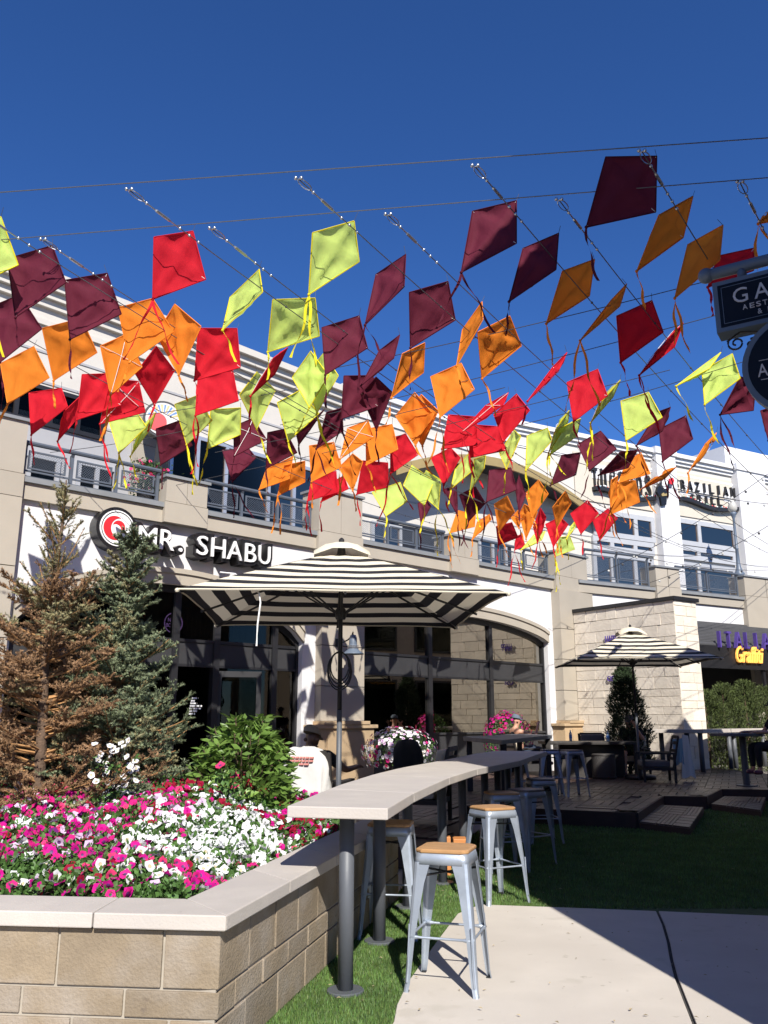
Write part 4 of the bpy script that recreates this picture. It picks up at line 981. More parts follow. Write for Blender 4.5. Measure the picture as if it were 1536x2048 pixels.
for ci, (u, v) in enumerate([(-80, 400), (258, 380), (597, 358), (950, 333), (1284, 303), (-250, 500), (86, 480), (424, 458), (776, 430), (1118, 400), (1480, 365)]):
    A = onz(u, v, ZA); k = 1.0
    den = cdir.x * RP.N[0] + cdir.y * RP.N[1]; kk = ((RP.P[0] - A.x) * RP.N[0] + (RP.P[1] - A.y) * RP.N[1]) / den
    kk = min(kk, 34)
    pts = []
    for i in range(25):
        s_ = i / 24; p = A + cdir * (kk * s_); p.z = ZA - 1.3 * 4 * s_ * (1 - s_); pts.append(p)
    o = thing('steel_cable', 'sagging steel kite cable clamped to the %s long pale wire' % ('outermost' if ci < 5 else 'second'), 'cable', tuple(A), group='kite cables on the %s wire' % ('outermost' if ci < 5 else 'second'))
    MB().tube(pts, .0065, 5).build('strand', 'wire', o)
    # eye loop, turnbuckle and clamps at the near end
    d = (pts[1] - pts[0]).normalized(); sd_ = d.cross(Vector((0, 0, 1))).normalized()
    for e in (-.03, .03): MB().ball(A + Vector((e, 0, .012)), .022, 7, 5).build('clamp', 'clamp', o, True)
    lp = [A + d * (.1 - .1 * math.cos(a)) * 1 + sd_ * .045 * math.sin(a) for a in [2 * math.pi * i / 12 for i in range(13)]]
    MB().tube(lp, .006, 5, False).build('eye_loop', 'clamp', o)
    MB().tube([A + d * .2, A + d * .36, A + d * .38, A + d * .56, A + d * .58, A + d * .7], [.008, .008, .018, .018, .008, .008], 6).build('turnbuckle', 'clamp', o)
    for e in (.24, .72, .86, 1.0): MB().ball(A + d * e, .02, 6, 4).build('clamp', 'clamp', o, True)
    i = 0
    for e in range(2, 14): MB().ball(A.lerp(A, 0) + (pts[e] - A), .017, 5, 4).build('clamp', 'wire_dark', o)

# ================================================================== kites
TI = dict(T1=(0, 440), T2=(0, 640), T3=(200, 560), T4=(200, 740), T5=(420, 660), T6=(420, 800), T7=(600, 700), T8=(600, 830), U1=(780, 760), U2=(820, 880), U3=(960, 760), U4=(980, 920), U5=(1130, 760), U6=(1266, 660), U7=(1266, 860), U8=(960, 560))
TZ = dict(Z1=(0, 420), Z2=(400, 420), Z3=(820, 270), Z4=(1016, 270), Z6=(560, 640))
def P(t, x, y):
    if t in TI: o = TI[t]; return (o[0] + x * .17578, o[1] + y * .17578)
    o = TZ[t]; return (o[0] + x * .33854, o[1] + y * .33854)
KITES = []
def K(c, t, *pts):       # nose, left tip, tail, right tip ; a point may carry its own tile
    q = [P(*p) if isinstance(p[0], str) else P(t, *p) for p in pts]; KITES.append((c, q))
K('Y', 'Z1', (5, 40), (-180, 150), (-120, 430), (108, 325))
K('M', 'T1', (595, 290), (85, 440), (175, 1110), (750, 715))
K('M', 'T1', (1220, 605), (735, 685), (795, 1360), (1380, 1070))
K('M', 'T1', (225, 850), (-330, 1080), (0, 1620), (475, 1240))
K('O', 'T2', (385, 300), (5, 495), (85, 960), (560, 655))
K('O', 'T2', (930, -20), (480, 95), (610, 690), (1105, 370))
K('O', 'T3', (300, 620), (5, 750), (120, 1310), (480, 990))
K('O', 'T3', (600, 210), (205, 315), (335, 940), (835, 590))
K('O', 'T3', (850, 275), (640, 620), (895, 1080), (1150, 530))
K('R', 'Z1', (1140, 125), (910, 160), (903, 527), (1215, 410))
K('Y', 'Z2', (350, 350), (178, 515), (133, 710), (370, 485))
K('R', 'T3', ('Z2', 218, 700), (1120, 550), (1075, 1145), ('Z2', 238, 930))
K('R', 'T4', ('T5', 260, 460), (1115, 100), (1085, 520), ('T5', 325, 805))
K('R', 'T3', (640, 750), (400, 1065), (620, 1425), (850, 1030))
K('R', 'T2', (1225, 610), (935, 620), (875, 1135), (1380, 970))
K('R', 'T4', (440, 130), (120, 100), (0, 615), (515, 480))
K('R', 'T2', (700, 775), (330, 830), (355, 1310), (770, 985))
K('R', 'T2', (905, 875), (730, 1040), (655, 1380), (870, 1130))
K('Y', 'T4', (430, 500), (105, 595), (215, 950), (530, 645))
K('Y', 'T4', (635, 480), (475, 700), (345, 985), (580, 660))
K('M', 'T4', (905, 575), (635, 670), (690, 1080), (1050, 860))
K('Y', 'T4', (1105, 290), (850, 390), (985, 850), (1275, 575))
K('Y', 'T4', ('T5', 350, 885), (1260, 450), (1220, 900), ('T5', 345, 1190))
K('M', 'T6', (490, 205), (270, 300), (275, 640), (645, 450))
K('M', 'T6', (440, 550), (140, 570), (255, 930), (525, 655))
K('M', 'T6', (850, 330), (655, 370), (640, 780), (990, 600))
K('O', 'T6', (945, 640), (640, 790), (560, 1020), (900, 900))
K('O', 'T6', (1080, 695), (840, 745), (770, 1090), (1080, 935))
K('Y', 'T5', (535, 475), (335, 735), (530, 1130), (745, 685))
K('R', 'T5', (885, 200), (720, 320), (460, 755), (740, 500))
K('Y', 'Z2', (910, 65), (665, 135), (643, 500), (940, 305))
K('Y', 'Z2', (680, 520), (430, 530), (400, 840), (705, 745))
K('Y', 'T5', (1145, 240), (935, 540), (1130, 880), (1350, 520))
K('Y', 'T5', (1290, 265), (1080, 530), (1215, 950), (1460, 520))
K('Y', 'T5', (1020, 690), (765, 825), (890, 1270), (1240, 950))
K('M', 'Z2', (940, 625), (720, 695), (740, 975), (990, 815))
K('M', 'Z2', (1215, 262), (1040, 380), (975, 680), (1205, 455))
K('M', 'Z2', (1465, 422), (1237, 487), (1243, 815), (1508, 650))
K('M', 'Z2', (1180, 738), (1060, 830), (950, 1040), (1145, 875))
K('M', 'T7', (830, 290), (500, 295), (470, 785), (890, 640))
K('M', 'T7', (865, 305), (690, 500), (870, 915), (1050, 480))
K('O', 'Z2', (1328, 785), (1195, 850), (1130, 1110), (1320, 960))
K('M', 'T7', (480, 660), (300, 710), (185, 1125), (490, 920))
K('M', 'T5', (1300, 905), (985, 1195), (1010, 1310), (1130, 1150))
K('O', 'T8', (385, 310), (105, 350), (130, 760), (470, 590))
K('O', 'T7', (775, 800), (540, 890), (455, 1240), (840, 990))
K('O', 'T7', (1050, 845), (750, 900), (755, 1310), (1115, 1130))
K('O', 'T8', (600, 440), (440, 600), (600, 865), (715, 530))
K('R', 'T8', (410, 635), (130, 740), (85, 980), (430, 880))
K('R', 'T8', (500, 690), (300, 800), (240, 990), (550, 840))
K('R', 'T8', (1000, 545), (710, 520), (645, 905), (1000, 820))
K('R', 'T7', (1200, 950), (1030, 1020), (1030, 1410), (1345, 1190))
K('O', 'U1', (280, 140), (62, 410), (290, 745), (500, 400))
K('O', 'U1', (355, 165), (160, 435), (370, 755), (550, 350))
K('O', 'Z6', (1070, 255), (890, 335), (945, 575), (1148, 410))
K('O', 'Z3', (590, 1070), (400, 1165), (425, 1440), (658, 1245))
K('O', 'Z3', (425, 985), (310, 1150), (275, 1365), (430, 1090))
K('M', 'Z3', (628, 388), (370, 450), (303, 812), (628, 640))
K('M', 'Z3', (878, 580), (668, 670), (585, 985), (862, 795))
K('O', 'Z3', (1090, 735), (900, 805), (805, 1115), (1060, 950))
K('O', 'Z3', (1280, 880), (1190, 975), (1005, 1215), (1240, 1010))
K('M', 'Z4', (878, 125), (577, 130), (462, 545), (872, 455))
K('O', 'Z4', (1092, 362), (890, 475), (760, 805), (1035, 605))
K('O', 'Z4', (1270, 532), (1062, 648), (985, 965), (1250, 740))
K('R', 'Z4', (1455, 668), (1240, 715), (1180, 900), (1450, 800))
K('R', 'Z4', (850, 978), (642, 1070), (665, 1345), (917, 1165))
K('R', 'Z4', (1035, 1112), (955, 1190), (775, 1420), (985, 1250))
K('R', 'U8', (990, 825), (830, 990), (540, 1380), (900, 1020))
K('R', 'U8', (1340, 1015), (990, 1165), ('U3', 1065, 475), (1450, 1315))
K('Y', 'U5', (630, 0), (420, 240), (290, 490), (545, 195))
K('Y', 'U6', (1000, 255), (810, 395), (490, 640), (870, 440))
K('Y', 'U6', (1130, 270), (785, 465), (815, 850), (1220, 550))
K('M', 'U6', (1400, 585), (1220, 530), (990, 965), (1370, 915))
K('Y', 'U5', (950, 140), (635, 240), (695, 690), (1105, 425))
K('M', 'U5', (1200, 310), (1050, 365), (810, 750), (1110, 580))
K('M', 'U5', (1375, 405), (1070, 560), (1110, 930), (1455, 670))
K('M', 'U5', (405, 580), (140, 735), (280, 1030), (585, 785))
K('M', 'U5', (825, 800), (630, 815), (380, 1085), (720, 1000))
K('O', 'U5', (865, 825), (690, 940), (610, 1170), (970, 1065))
K('O', 'U5', (800, 1145), (585, 1160), (500, 1536), (850, 1390))
K('O', 'U5', (1265, 990), (1085, 1090), (850, 1250), (1140, 1120))
K('O', 'U5', (598, 1090), (525, 1140), (515, 1460), (600, 1320))
K('O', 'U6', (950, 1170), (825, 1295), ('U7', 625, 490), ('U7', 890, 110))
K('M', 'U6', (1600, 870), (1450, 920), (1540, 1260), (1700, 1100))
K('R', 'U1', (1345, 145), (1090, 290), (810, 600), (1285, 290))
K('R', 'U3', (415, 160), (155, 395), (270, 695), (565, 345))
K('R', 'U1', (985, 420), (665, 395), (590, 785), (990, 740))
K('R', 'U1', (1225, 530), (905, 505), (905, 885), (1320, 800))
K('R', 'U1', (690, 770), (465, 885), (610, 1200), (800, 885))
K('Y', 'U1', (250, 970), (150, 1200), (390, 1430), (500, 1150))
K('Y', 'U1', (410, 1030), (300, 1250), (550, 1470), (580, 1140))
K('Y', 'T8', (1140, 765), (820, 880), (980, 1150), (1220, 980))
K('Y', 'U1', (890, 840), (740, 1020), (690, 1240), (930, 1040))
K('Y', 'U1', (1090, 860), (960, 900), (910, 1270), (1070, 1010))
K('Y', 'U3', (390, 570), (220, 830), (300, 1010), (465, 640))
K('Y', 'U3', (770, 545), (535, 635), (520, 1030), (820, 690))
K('Y', 'U3', (1015, 345), (865, 550), (780, 830), (1000, 480))
K('Y', 'U3', (1145, 440), (880, 560), (800, 850), (1100, 640))
K('M', 'U3', (1145, 825), (930, 855), (800, 1200), (1090, 1080))
K('M', 'U2', (1150, 315), (900, 345), (870, 705), (1215, 565))
K('M', 'U2', (1240, 400), (1200, 560), (1240, 830), (1320, 620))
K('M', 'U2', (745, 530), (560, 625), (665, 930), (860, 720))
K('M', 'U2', (530, 520), (380, 560), (540, 860), (540, 740))
K('M', 'U2', (190, 680), (90, 720), (125, 960), (240, 750))
K('O', 'U2', (1105, 635), (958, 730), (1010, 1050), (1190, 820))
K('O', 'U4', (555, 225), (405, 380), (480, 650), (665, 385))
K('O', 'U4', (390, 500), (330, 620), (410, 900), (540, 590))
K('O', 'U4', (320, 570), (240, 660), (330, 780), (345, 640))
K('O', 'U2', (745, 850), (540, 800), (450, 1060), (735, 985))
K('O', 'U2', (905, 845), (765, 930), (705, 1140), (925, 905))
K('R', 'U4', (250, 710), (70, 755), (95, 970), (320, 880))
K('R', 'U4', (370, 840), (295, 870), (280, 1025), (395, 980))
K('R', 'U4', (575, 545), (490, 760), (540, 950), (640, 650))
K('R', 'U4', (800, 650), (630, 730), (720, 990), (890, 735))
K('O', 'U4', (860, 350), (710, 540), (760, 770), (925, 490))
K('R', 'U4', (1110, 460), (915, 610), (1035, 845), (1235, 605))
K('R', 'U4', (1345, 550), (1170, 690), (1250, 915), (1450, 665))
K('Y', 'U4', (910, 865), (790, 880), (735, 1100), (965, 1015))
K('Y', 'U4', (960, 705), (915, 760), (870, 900), (970, 760))
K('Y', 'U4', (630, 810), (500, 850), (350, 1025), (590, 910))
K('O', 'Z4', (1575, 465), (1510, 482), (1478, 525), (1560, 510))
CN = dict(Y='lime green', M='maroon', R='bright red', O='orange')
def ribbon(p0, L, wdir, seed):
    rnd = random.Random(seed); n = 9; pts = [Vector(p0)]; d = Vector((rnd.uniform(-.15, .45), rnd.uniform(-.25, .25), -1)).normalized()
    curl = rnd.uniform(-.5, .5)
    for i in range(n):
        d = (d + Vector((math.sin(i * 1.1 + seed) * .18 + curl * .12, math.cos(i * 1.3 + seed) * .15, -.05))).normalized(); pts.append(pts[-1] + d * L / n)
    m = MB(); V = []; hw = .017
    for i, p in enumerate(pts):
        a = seed + i * rnd.uniform(.25, .5); s_ = Vector((math.cos(a), math.sin(a), .15)) * hw * (0.55 if i == 0 else 1)
        V += [p - s_, p + s_]
    m.add(V, [(2 * i, 2 * i + 1, 2 * i + 3, 2 * i + 2) for i in range(n)]); return m
for ki, (c, q) in enumerate(KITES):
    rnd = random.Random(ki * 13 + 5)
    nose, ta_, tail, tb_ = [Vector((*p, 0)) for p in q]
    ce = nose.lerp(tail, .36); mid_ = (nose + ta_ + tail + tb_) / 4
    y = solve(mid_.x, mid_.y); a, f, p = ray(mid_.x, mid_.y)
    # camera depth of the centre
    wp = Vector((a, f, p)) * (y / f); dc = wp.y * CP + wp.z * SP
    mpp = dc / F; LL, WW = 1.02, .86
    s_ = (tail - nose) * mpp; x_ = (tb_ - ta_) * mpp
    LL = max(LL, s_.length * 1.01); WW = max(WW, x_.length * 1.01)
    sz_ = math.sqrt(LL ** 2 - s_.length ** 2); xz = math.sqrt(WW ** 2 - x_.length ** 2)
    sz_ = min(sz_ * .6, 1.0 * s_.length + .1); xz = min(xz * .6, 1.0 * x_.length + .1)
    sgx = -1 if s_.dot(x_) > 0 else 1              # keeps spine and spar square to each other
    fl_ = -1 if rnd.random() < .72 else 1              # most lean back and face the sun, some hang nose-first
    sz_ *= fl_; xz *= fl_
    depth = dict(n=dc - sz_ * .36, t=dc + sz_ * .64, a=dc - sgx * xz / 2, b=dc + sgx * xz / 2)
    Pn, Pt = atdepth(nose.x, nose.y, depth['n']), atdepth(tail.x, tail.y, depth['t'])
    Pa, Pb = atdepth(ta_.x, ta_.y, depth['a']), atdepth(tb_.x, tb_.y, depth['b'])
    Pc = Pn.lerp(Pt, .36); spar = (Pa + Pb) / 2; Pc = Pc.lerp(spar, .5)
    nrm = (Pt - Pn).cross(Pb - Pa).normalized()
    if nrm.dot(Vector((0, 0, HC)) - Pc) < 0: nrm = -nrm
    extra = ' showing its white rods' if ki in (6, 15, 23, 45, 84) else ''
    o = thing('kite', '%s diamond kite%s with ribbon tails, tied to the overhead cables' % (CN[c], extra), 'kite', tuple(Pc), group='%s kites over the square' % CN[c])
    m = MB(); n_ = 8; ph = rnd.uniform(0, 6.28); bl_ = rnd.uniform(.03, .065)
    for A, B in ((Pn, Pa), (Pa, Pt), (Pt, Pb), (Pb, Pn)):
        idx = {}
        V = []; Fs = []
        for i in range(n_ + 1):
            for j in range(n_ + 1 - i):
                a_, b_ = i / n_, j / n_; k_ = 1 - a_ - b_
                p3 = A * a_ + B * b_ + Pc * k_
                dt = (p3 - Pt).length; ang = (p3 - Pt).normalized().dot((Pb - Pa).normalized())
                wv = .015 * math.sin(ang * 17 + ph) * min(1, dt * 3) * (a_ + b_) + .006 * math.sin(p3.x * 31 + p3.z * 27 + ph)
                edge = 27 * a_ * b_ * k_
                p3 = p3 - nrm * (bl_ * edge) + nrm * wv * (1 if (i + j) < n_ else .3)
                idx[(i, j)] = len(V); V.append(p3)
        for i in range(n_):
            for j in range(n_ - i):
                Fs.append((idx[(i, j)], idx[(i + 1, j)], idx[(i, j + 1)]))
                if i + j < n_ - 1: Fs.append((idx[(i + 1, j)], idx[(i + 1, j + 1)], idx[(i, j + 1)]))
        m.add(V, Fs)
    so_ = m.build('sail', 'kite_' + c, o, True)
    bm = bmesh.new(); bm.from_mesh(so_.data); bmesh.ops.remove_doubles(bm, verts=bm.verts, dist=.004); bm.to_mesh(so_.data); bm.free()
    cyc = [Pn, Pa, Pt, Pb, Pn]; hm = MB()
    for A, B in zip(cyc[:-1], cyc[1:]): hm.tube([A.lerp(B, k / 4) for k in range(5)], .0085, 4)
    hm.build('hem', 'hem_' + c, o)
    side = .014 if extra else -.075
    Cm = Pc + nrm * side
    MB().tube([Pn, Pn.lerp(Cm, .5) + nrm * side * .25, Cm, Cm.lerp(Pt, .5) + nrm * side * .25, Pt], .004, 4).build('rod', 'rod', o); MB().tube([Pa, Pa.lerp(Cm, .5) + nrm * side * .25, Cm, Cm.lerp(Pb, .5) + nrm * side * .25, Pb], .004, 4).build('rod', 'rod', o)
    scale_ = .55 if ki % 3 else .85
    MB().ball(Pt, .02, 6, 4).build('knot', 'hem_' + c, o)
    for r_ in range(2 if ki % 3 == 0 else 1):
        ribbon(Pt, scale_ * rnd.uniform(.7, 1.15), nrm, ki * 7 + r_ * 3).build('tail_ribbon', 'hem_' + c, o)
    # tie cord up to the cable
    MB().tube([Pn, Pn + Vector((rnd.uniform(-.05, .05), rnd.uniform(-.05, .05), .1))], .003, 4).build('tie', 'wire_dark', o)
# string lights on the far right
for (p, q, sg_), nm in zip([((1160, 1080, 22.5), (1536, 1140, 27.0), .25), ((1190, 1150, 24), (1560, 930, 20.0), .2), ((1300, 1165, 25), (1570, 1030, 20), .15), ((1080, 900, 17), (1560, 1010, 22), .2)],
                       ('along the far balcony rails', 'rising steeply past the lamp globe', 'rising across the far windows', 'crossing the cream sign band')):
    A, B = aty(p[0], p[1], p[2]), aty(q[0], q[1], q[2]); o = thing('string_light', 'dark festoon string with small bulbs ' + nm, 'string light', tuple(A))
    pts = [A.lerp(B, k / 24) - Vector((0, 0, sg_ * 4 * k / 24 * (1 - k / 24))) for k in range(25)]
    MB().tube(pts, .008, 4).build('cord', 'wire_dark', o)
    for k in range(2, 24, 2): MB().ball(pts[k] - Vector((0, 0, .05)), .035, 6, 4).build('bulb', 'bulb' if k % 4 else 'wire_dark', o)
# ================================================================== curved bar counter
def interp(P, y):
    for a, b in zip(P[:-1], P[1:]):
        if a[1] <= y <= b[1]: k = (y - a[1]) / (b[1] - a[1]); return a[0] + (b[0] - a[0]) * k
    return P[0][0] if y < P[0][1] else P[-1][0]
CL = [(-.55, 5.02), (-.34, 6.53), (-.09, 7.8), (.17, 8.81), (.66, 10.25), (1.29, 12.27), (1.72, 13.4)]
CR = [(.02, 4.89), (.2, 5.88), (.55, 7.4), (.92, 8.64), (1.59, 10.25), (2.1, 12.0), (2.45, 13.1)]
ct = thing('bar_counter', 'long curved pale stone bar counter on dark grey posts', 'counter', (-.25, 5.0, 0))
yr = [4.89, 5.88, 7.4, 8.64, 10.25, 12.0, 13.1]; yl = [5.02, 6.2, 7.7, 8.95, 10.55, 12.27, 13.4]
for i in range(6):
    g_ = .004
    Lp = [(interp(CL, y), y) for y in np.linspace(yl[i] + g_, yl[i + 1] - g_, 5)]; Rp = [(interp(CR, y), y) for y in np.linspace(yr[i] + g_, yr[i + 1] - g_, 5)]
    MB().prism(Rp + Lp[::-1], .955, 1.018).build('counter_slab', 'capstone', ct, bevel=.006)
for y in (5.24, 6.33, 7.42, 8.45, 9.5, 10.5, 11.4, 12.2, 12.9):
    x = (interp(CL, y) + interp(CR, y)) / 2; zb = DZ if inpoly(np.array([x]), np.array([y]), DECK)[0] else 0.0
    if abs(y - 8.45) < .01: x += .08
    p = MB().lathe([(.044, zb), (.044, .952)], 18, (x, y, 0)).build('post', 'post_grey', ct, True)
    for q in p.data.polygons: q.use_smooth = len(q.vertices) == 4
    MB().lathe([(.105, zb + .002), (.105, zb + .014), (.1, zb + .018)], 22, (x, y, 0)).build('base_plate', 'post_grey', p)
    MB().box(x - .12, x + .12, y - .05, y + .05, .94, .9545).build('top_bracket', 'post_grey', p)

# ================================================================== bar stools
def make_stool():
    o = thing('bar_stool', 'x', 'stool'); HZ = .735; T_, B_ = .155, .205
    pan = MB(); r = .035
    def rsq(h, r, z, n=4):
        P = []
        for cx, cy, a0 in ((h - r, h - r, 0), (-h + r, h - r, 90), (-h + r, -h + r, 180), (h - r, -h + r, 270)):
            for k in range(n + 1): a = rad(a0 + 90 * k / n); P.append((cx + r * math.cos(a), cy + r * math.sin(a), z))
        return P
    def loft(rings, m):
        n = len(rings[0]); V = [p for R_ in rings for p in R_]
        m.add(V, [(i * n + k, i * n + (k + 1) % n, (i + 1) * n + (k + 1) % n, (i + 1) * n + k) for i in range(len(rings) - 1) for k in range(n)] + [tuple(range(n - 1, -1, -1)), tuple(range((len(rings) - 1) * n, len(rings) * n))])
    loft([rsq(.163, .04, HZ - .062), rsq(.160, .04, HZ - .03), rsq(.155, .045, HZ - .005), rsq(.15, .05, HZ)], pan)
    pan.build('seat_pan', 'galvanised', o, True, world=False)
    wd = MB(); c = .038; h = .155
    oct_ = lambda h, c, z: [(h, h - c, z), (h - c, h, z), (-h + c, h, z), (-h, h - c, z), (-h, -h + c, z), (-h + c, -h, z), (h - c, -h, z), (h, -h + c, z)]
    loft([oct_(h, c, HZ + .001), oct_(h + .002, c, HZ + .006), oct_(h + .002, c, HZ + .015), oct_(h - .006, c, HZ + .022)], wd)
    wd.build('wood_seat', 'seat_wood', o, world=False)
    for sx in (1, -1):
        for sy in (1, -1):
            lg = MB(); rings = []
            for z, e, wdt in ((HZ - .05, T_ + .006, .098), (HZ - .16, T_ + .014, .072), (.30, B_ - .012, .045), (.05, B_ + .003, .032), (.03, B_ + .006, .030), (.0, B_ + .012, .032)):
                rr = min(.022, wdt * .45); th = .003
                out = [(e - wdt, e), (e - rr, e), (e - rr * .3, e - rr * .3), (e, e - rr), (e, e - wdt)]
                inn = [(e - th, e - wdt), (e - th, e - rr), (e - rr * .3 - th, e - rr * .3 - th), (e - rr, e - th), (e - wdt, e - th)]
                rings.append([(sx * x, sy * y, z) for x, y in out + inn])
            loft(rings, lg); l = lg.build('leg', 'galvanised', o, False, world=False)
            for f_ in l.data.polygons: f_.use_smooth = False
            rb = MB(); e1, e2 = B_ - .02, B_ + .0
            rb.tube([(sx * (B_ - .026), sy * (B_ - .005), .36), (sx * (B_ - .02), sy * (B_ + .001), .16), (sx * (B_ - .012), sy * (B_ + .006), .06)], .006, 5); rb.build('leg_rib', 'galvanised', l, world=False)
            MB().box(sx * (B_ - .008) - .013, sx * (B_ - .008) + .013, sy * (B_ - .008) - .013, sy * (B_ - .008) + .013, 0, .016).build('foot_cap', 'charcoal', l, world=False)
    zz = .29; e = B_ - .022
    for a, b in (((-e, -e), (e, -e)), ((e, -e), (e, e)), ((e, e), (-e, e)), ((-e, e), (-e, -e))):
        A, B = Vector((*a, zz)), Vector((*b, zz))
        MB().tube([A, A.lerp(B, .1), A.lerp(B, .16), A.lerp(B, .84), A.lerp(B, .9), B], [.013, .012, .0075, .0075, .012, .013], 6).build('foot_rest', 'galvanised', o, True, world=False)
    for s_ in (1, -1): MB().tube([(-T_ + .01, -s_ * (T_ - .01), HZ - .13), (T_ - .01, s_ * (T_ - .01), HZ - .11)], .007, 5).build('cross_brace', 'iron', o, world=False)
    return o
st0 = make_stool(); SG = 'metal bar stools along the counter'
STO = [((893, 1693), 0, -17, 'silver metal bar stool with tan wood seat standing on the concrete path edge', 0),
       ((985, 1613), 0, 27, 'silver metal bar stool with tan wood seat half in sun on the turf', 0),
       ((782, 1644), 0, -8, 'silver metal bar stool between the counter posts and the planter wall', 0),
       ((1003, 1584), 0, 10, 'metal bar stool with tan seat tucked behind the half sunlit stool', 0),
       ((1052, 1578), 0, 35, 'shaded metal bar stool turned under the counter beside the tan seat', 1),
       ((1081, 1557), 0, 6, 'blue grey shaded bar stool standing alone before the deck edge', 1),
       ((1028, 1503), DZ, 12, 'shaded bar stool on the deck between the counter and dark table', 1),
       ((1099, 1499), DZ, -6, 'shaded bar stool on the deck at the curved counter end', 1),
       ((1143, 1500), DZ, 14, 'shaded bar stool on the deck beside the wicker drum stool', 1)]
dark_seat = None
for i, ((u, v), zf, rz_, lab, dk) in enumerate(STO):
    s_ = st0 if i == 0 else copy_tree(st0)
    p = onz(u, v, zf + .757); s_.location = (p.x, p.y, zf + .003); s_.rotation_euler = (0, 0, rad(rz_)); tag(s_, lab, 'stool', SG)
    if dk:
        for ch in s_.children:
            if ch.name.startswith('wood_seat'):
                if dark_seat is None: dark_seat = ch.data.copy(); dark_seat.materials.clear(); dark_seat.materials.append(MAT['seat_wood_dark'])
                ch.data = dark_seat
# cedar blocks by the deck end
for (x, y, z0, w_, d_, h_, lab) in ((.60, 8.9, 0, .12, .12, .36, 'orange cedar block end beside the counter post'), (.22, 8.02, 0, .10, .2, .2, 'low cedar block on the turf behind the front stool'), (.78, 9.25, 0, .14, .2, .3, 'cedar block leaning by the deck corner')):
    MB_ = MB().box(x - w_ / 2, x + w_ / 2, y - d_ / 2, y + d_ / 2, z0, h_).build('cedar_block', 'cedar', bevel=.006); tag(MB_, lab, 'wood block')
    bolt = MB().ball((x + .01, y - d_ / 2 - .001, h_ * .6), .009, 6, 4).build('bolt', 'iron', None)
    bolt.parent = MB_; bolt.location = bolt.location - MB_.location

# ================================================================== striped market umbrellas
def stripemat(name):
    m = bpy.data.materials.new(name); m.use_nodes = True; n = m.node_tree; L = n.links; b = n.nodes['Principled BSDF']; out = n.nodes['Material Output']
    tc = n.nodes.new('ShaderNodeTexCoord'); sx = n.nodes.new('ShaderNodeSeparateXYZ'); L.new(tc.outputs['Object'], sx.inputs[0])
    ax = n.nodes.new('ShaderNodeMath'); ax.operation = 'ABSOLUTE'; L.new(sx.outputs[0], ax.inputs[0])
    ay = n.nodes.new('ShaderNodeMath'); ay.operation = 'ABSOLUTE'; L.new(sx.outputs[1], ay.inputs[0])
    mxm = n.nodes.new('ShaderNodeMath'); mxm.operation = 'MAXIMUM'; L.new(ax.outputs[0], mxm.inputs[0]); L.new(ay.outputs[0], mxm.inputs[1])
    dv = n.nodes.new('ShaderNodeMath'); dv.operation = 'MULTIPLY_ADD'; L.new(mxm.outputs[0], dv.inputs[0]); dv.inputs[1].default_value = 1 / .213; dv.inputs[2].default_value = -.03
    fr = n.nodes.new('ShaderNodeMath'); fr.operation = 'FRACT'; L.new(dv.outputs[0], fr.inputs[0])
    gt = n.nodes.new('ShaderNodeMath'); gt.operation = 'GREATER_THAN'; L.new(fr.outputs[0], gt.inputs[0]); gt.inputs[1].default_value = .53
    mx = n.nodes.new('ShaderNodeMix'); mx.data_type = 'RGBA'; L.new(gt.outputs[0], mx.inputs[0]); mx.inputs[6].default_value = (.72, .66, .52, 1); mx.inputs[7].default_value = (.013, .013, .016, 1)
    L.new(mx.outputs[2], b.inputs['Base Color']); b.inputs['Roughness'].default_value = .85
    nb = n.nodes.new('ShaderNodeTexNoise'); nb.inputs['Scale'].default_value = 5; bp_ = n.nodes.new('ShaderNodeBump'); bp_.inputs['Strength'].default_value = .25; bp_.inputs['Distance'].default_value = .03
    L.new(nb.outputs['Fac'], bp_.inputs['Height']); L.new(bp_.outputs[0], b.inputs['Normal'])
    tr = n.nodes.new('ShaderNodeBsdfTranslucent'); L.new(mx.outputs[2], tr.inputs[0]); ms = n.nodes.new('ShaderNodeMixShader'); ms.inputs[0].default_value = .16
    L.new(b.outputs[0], ms.inputs[1]); L.new(tr.outputs[0], ms.inputs[2]); L.new(ms.outputs[0], out.inputs[0]); MAT[name] = m
stripemat('stripes')
mat('canvas', (.72, .66, .52), .85, .04, 6, trans=.16)
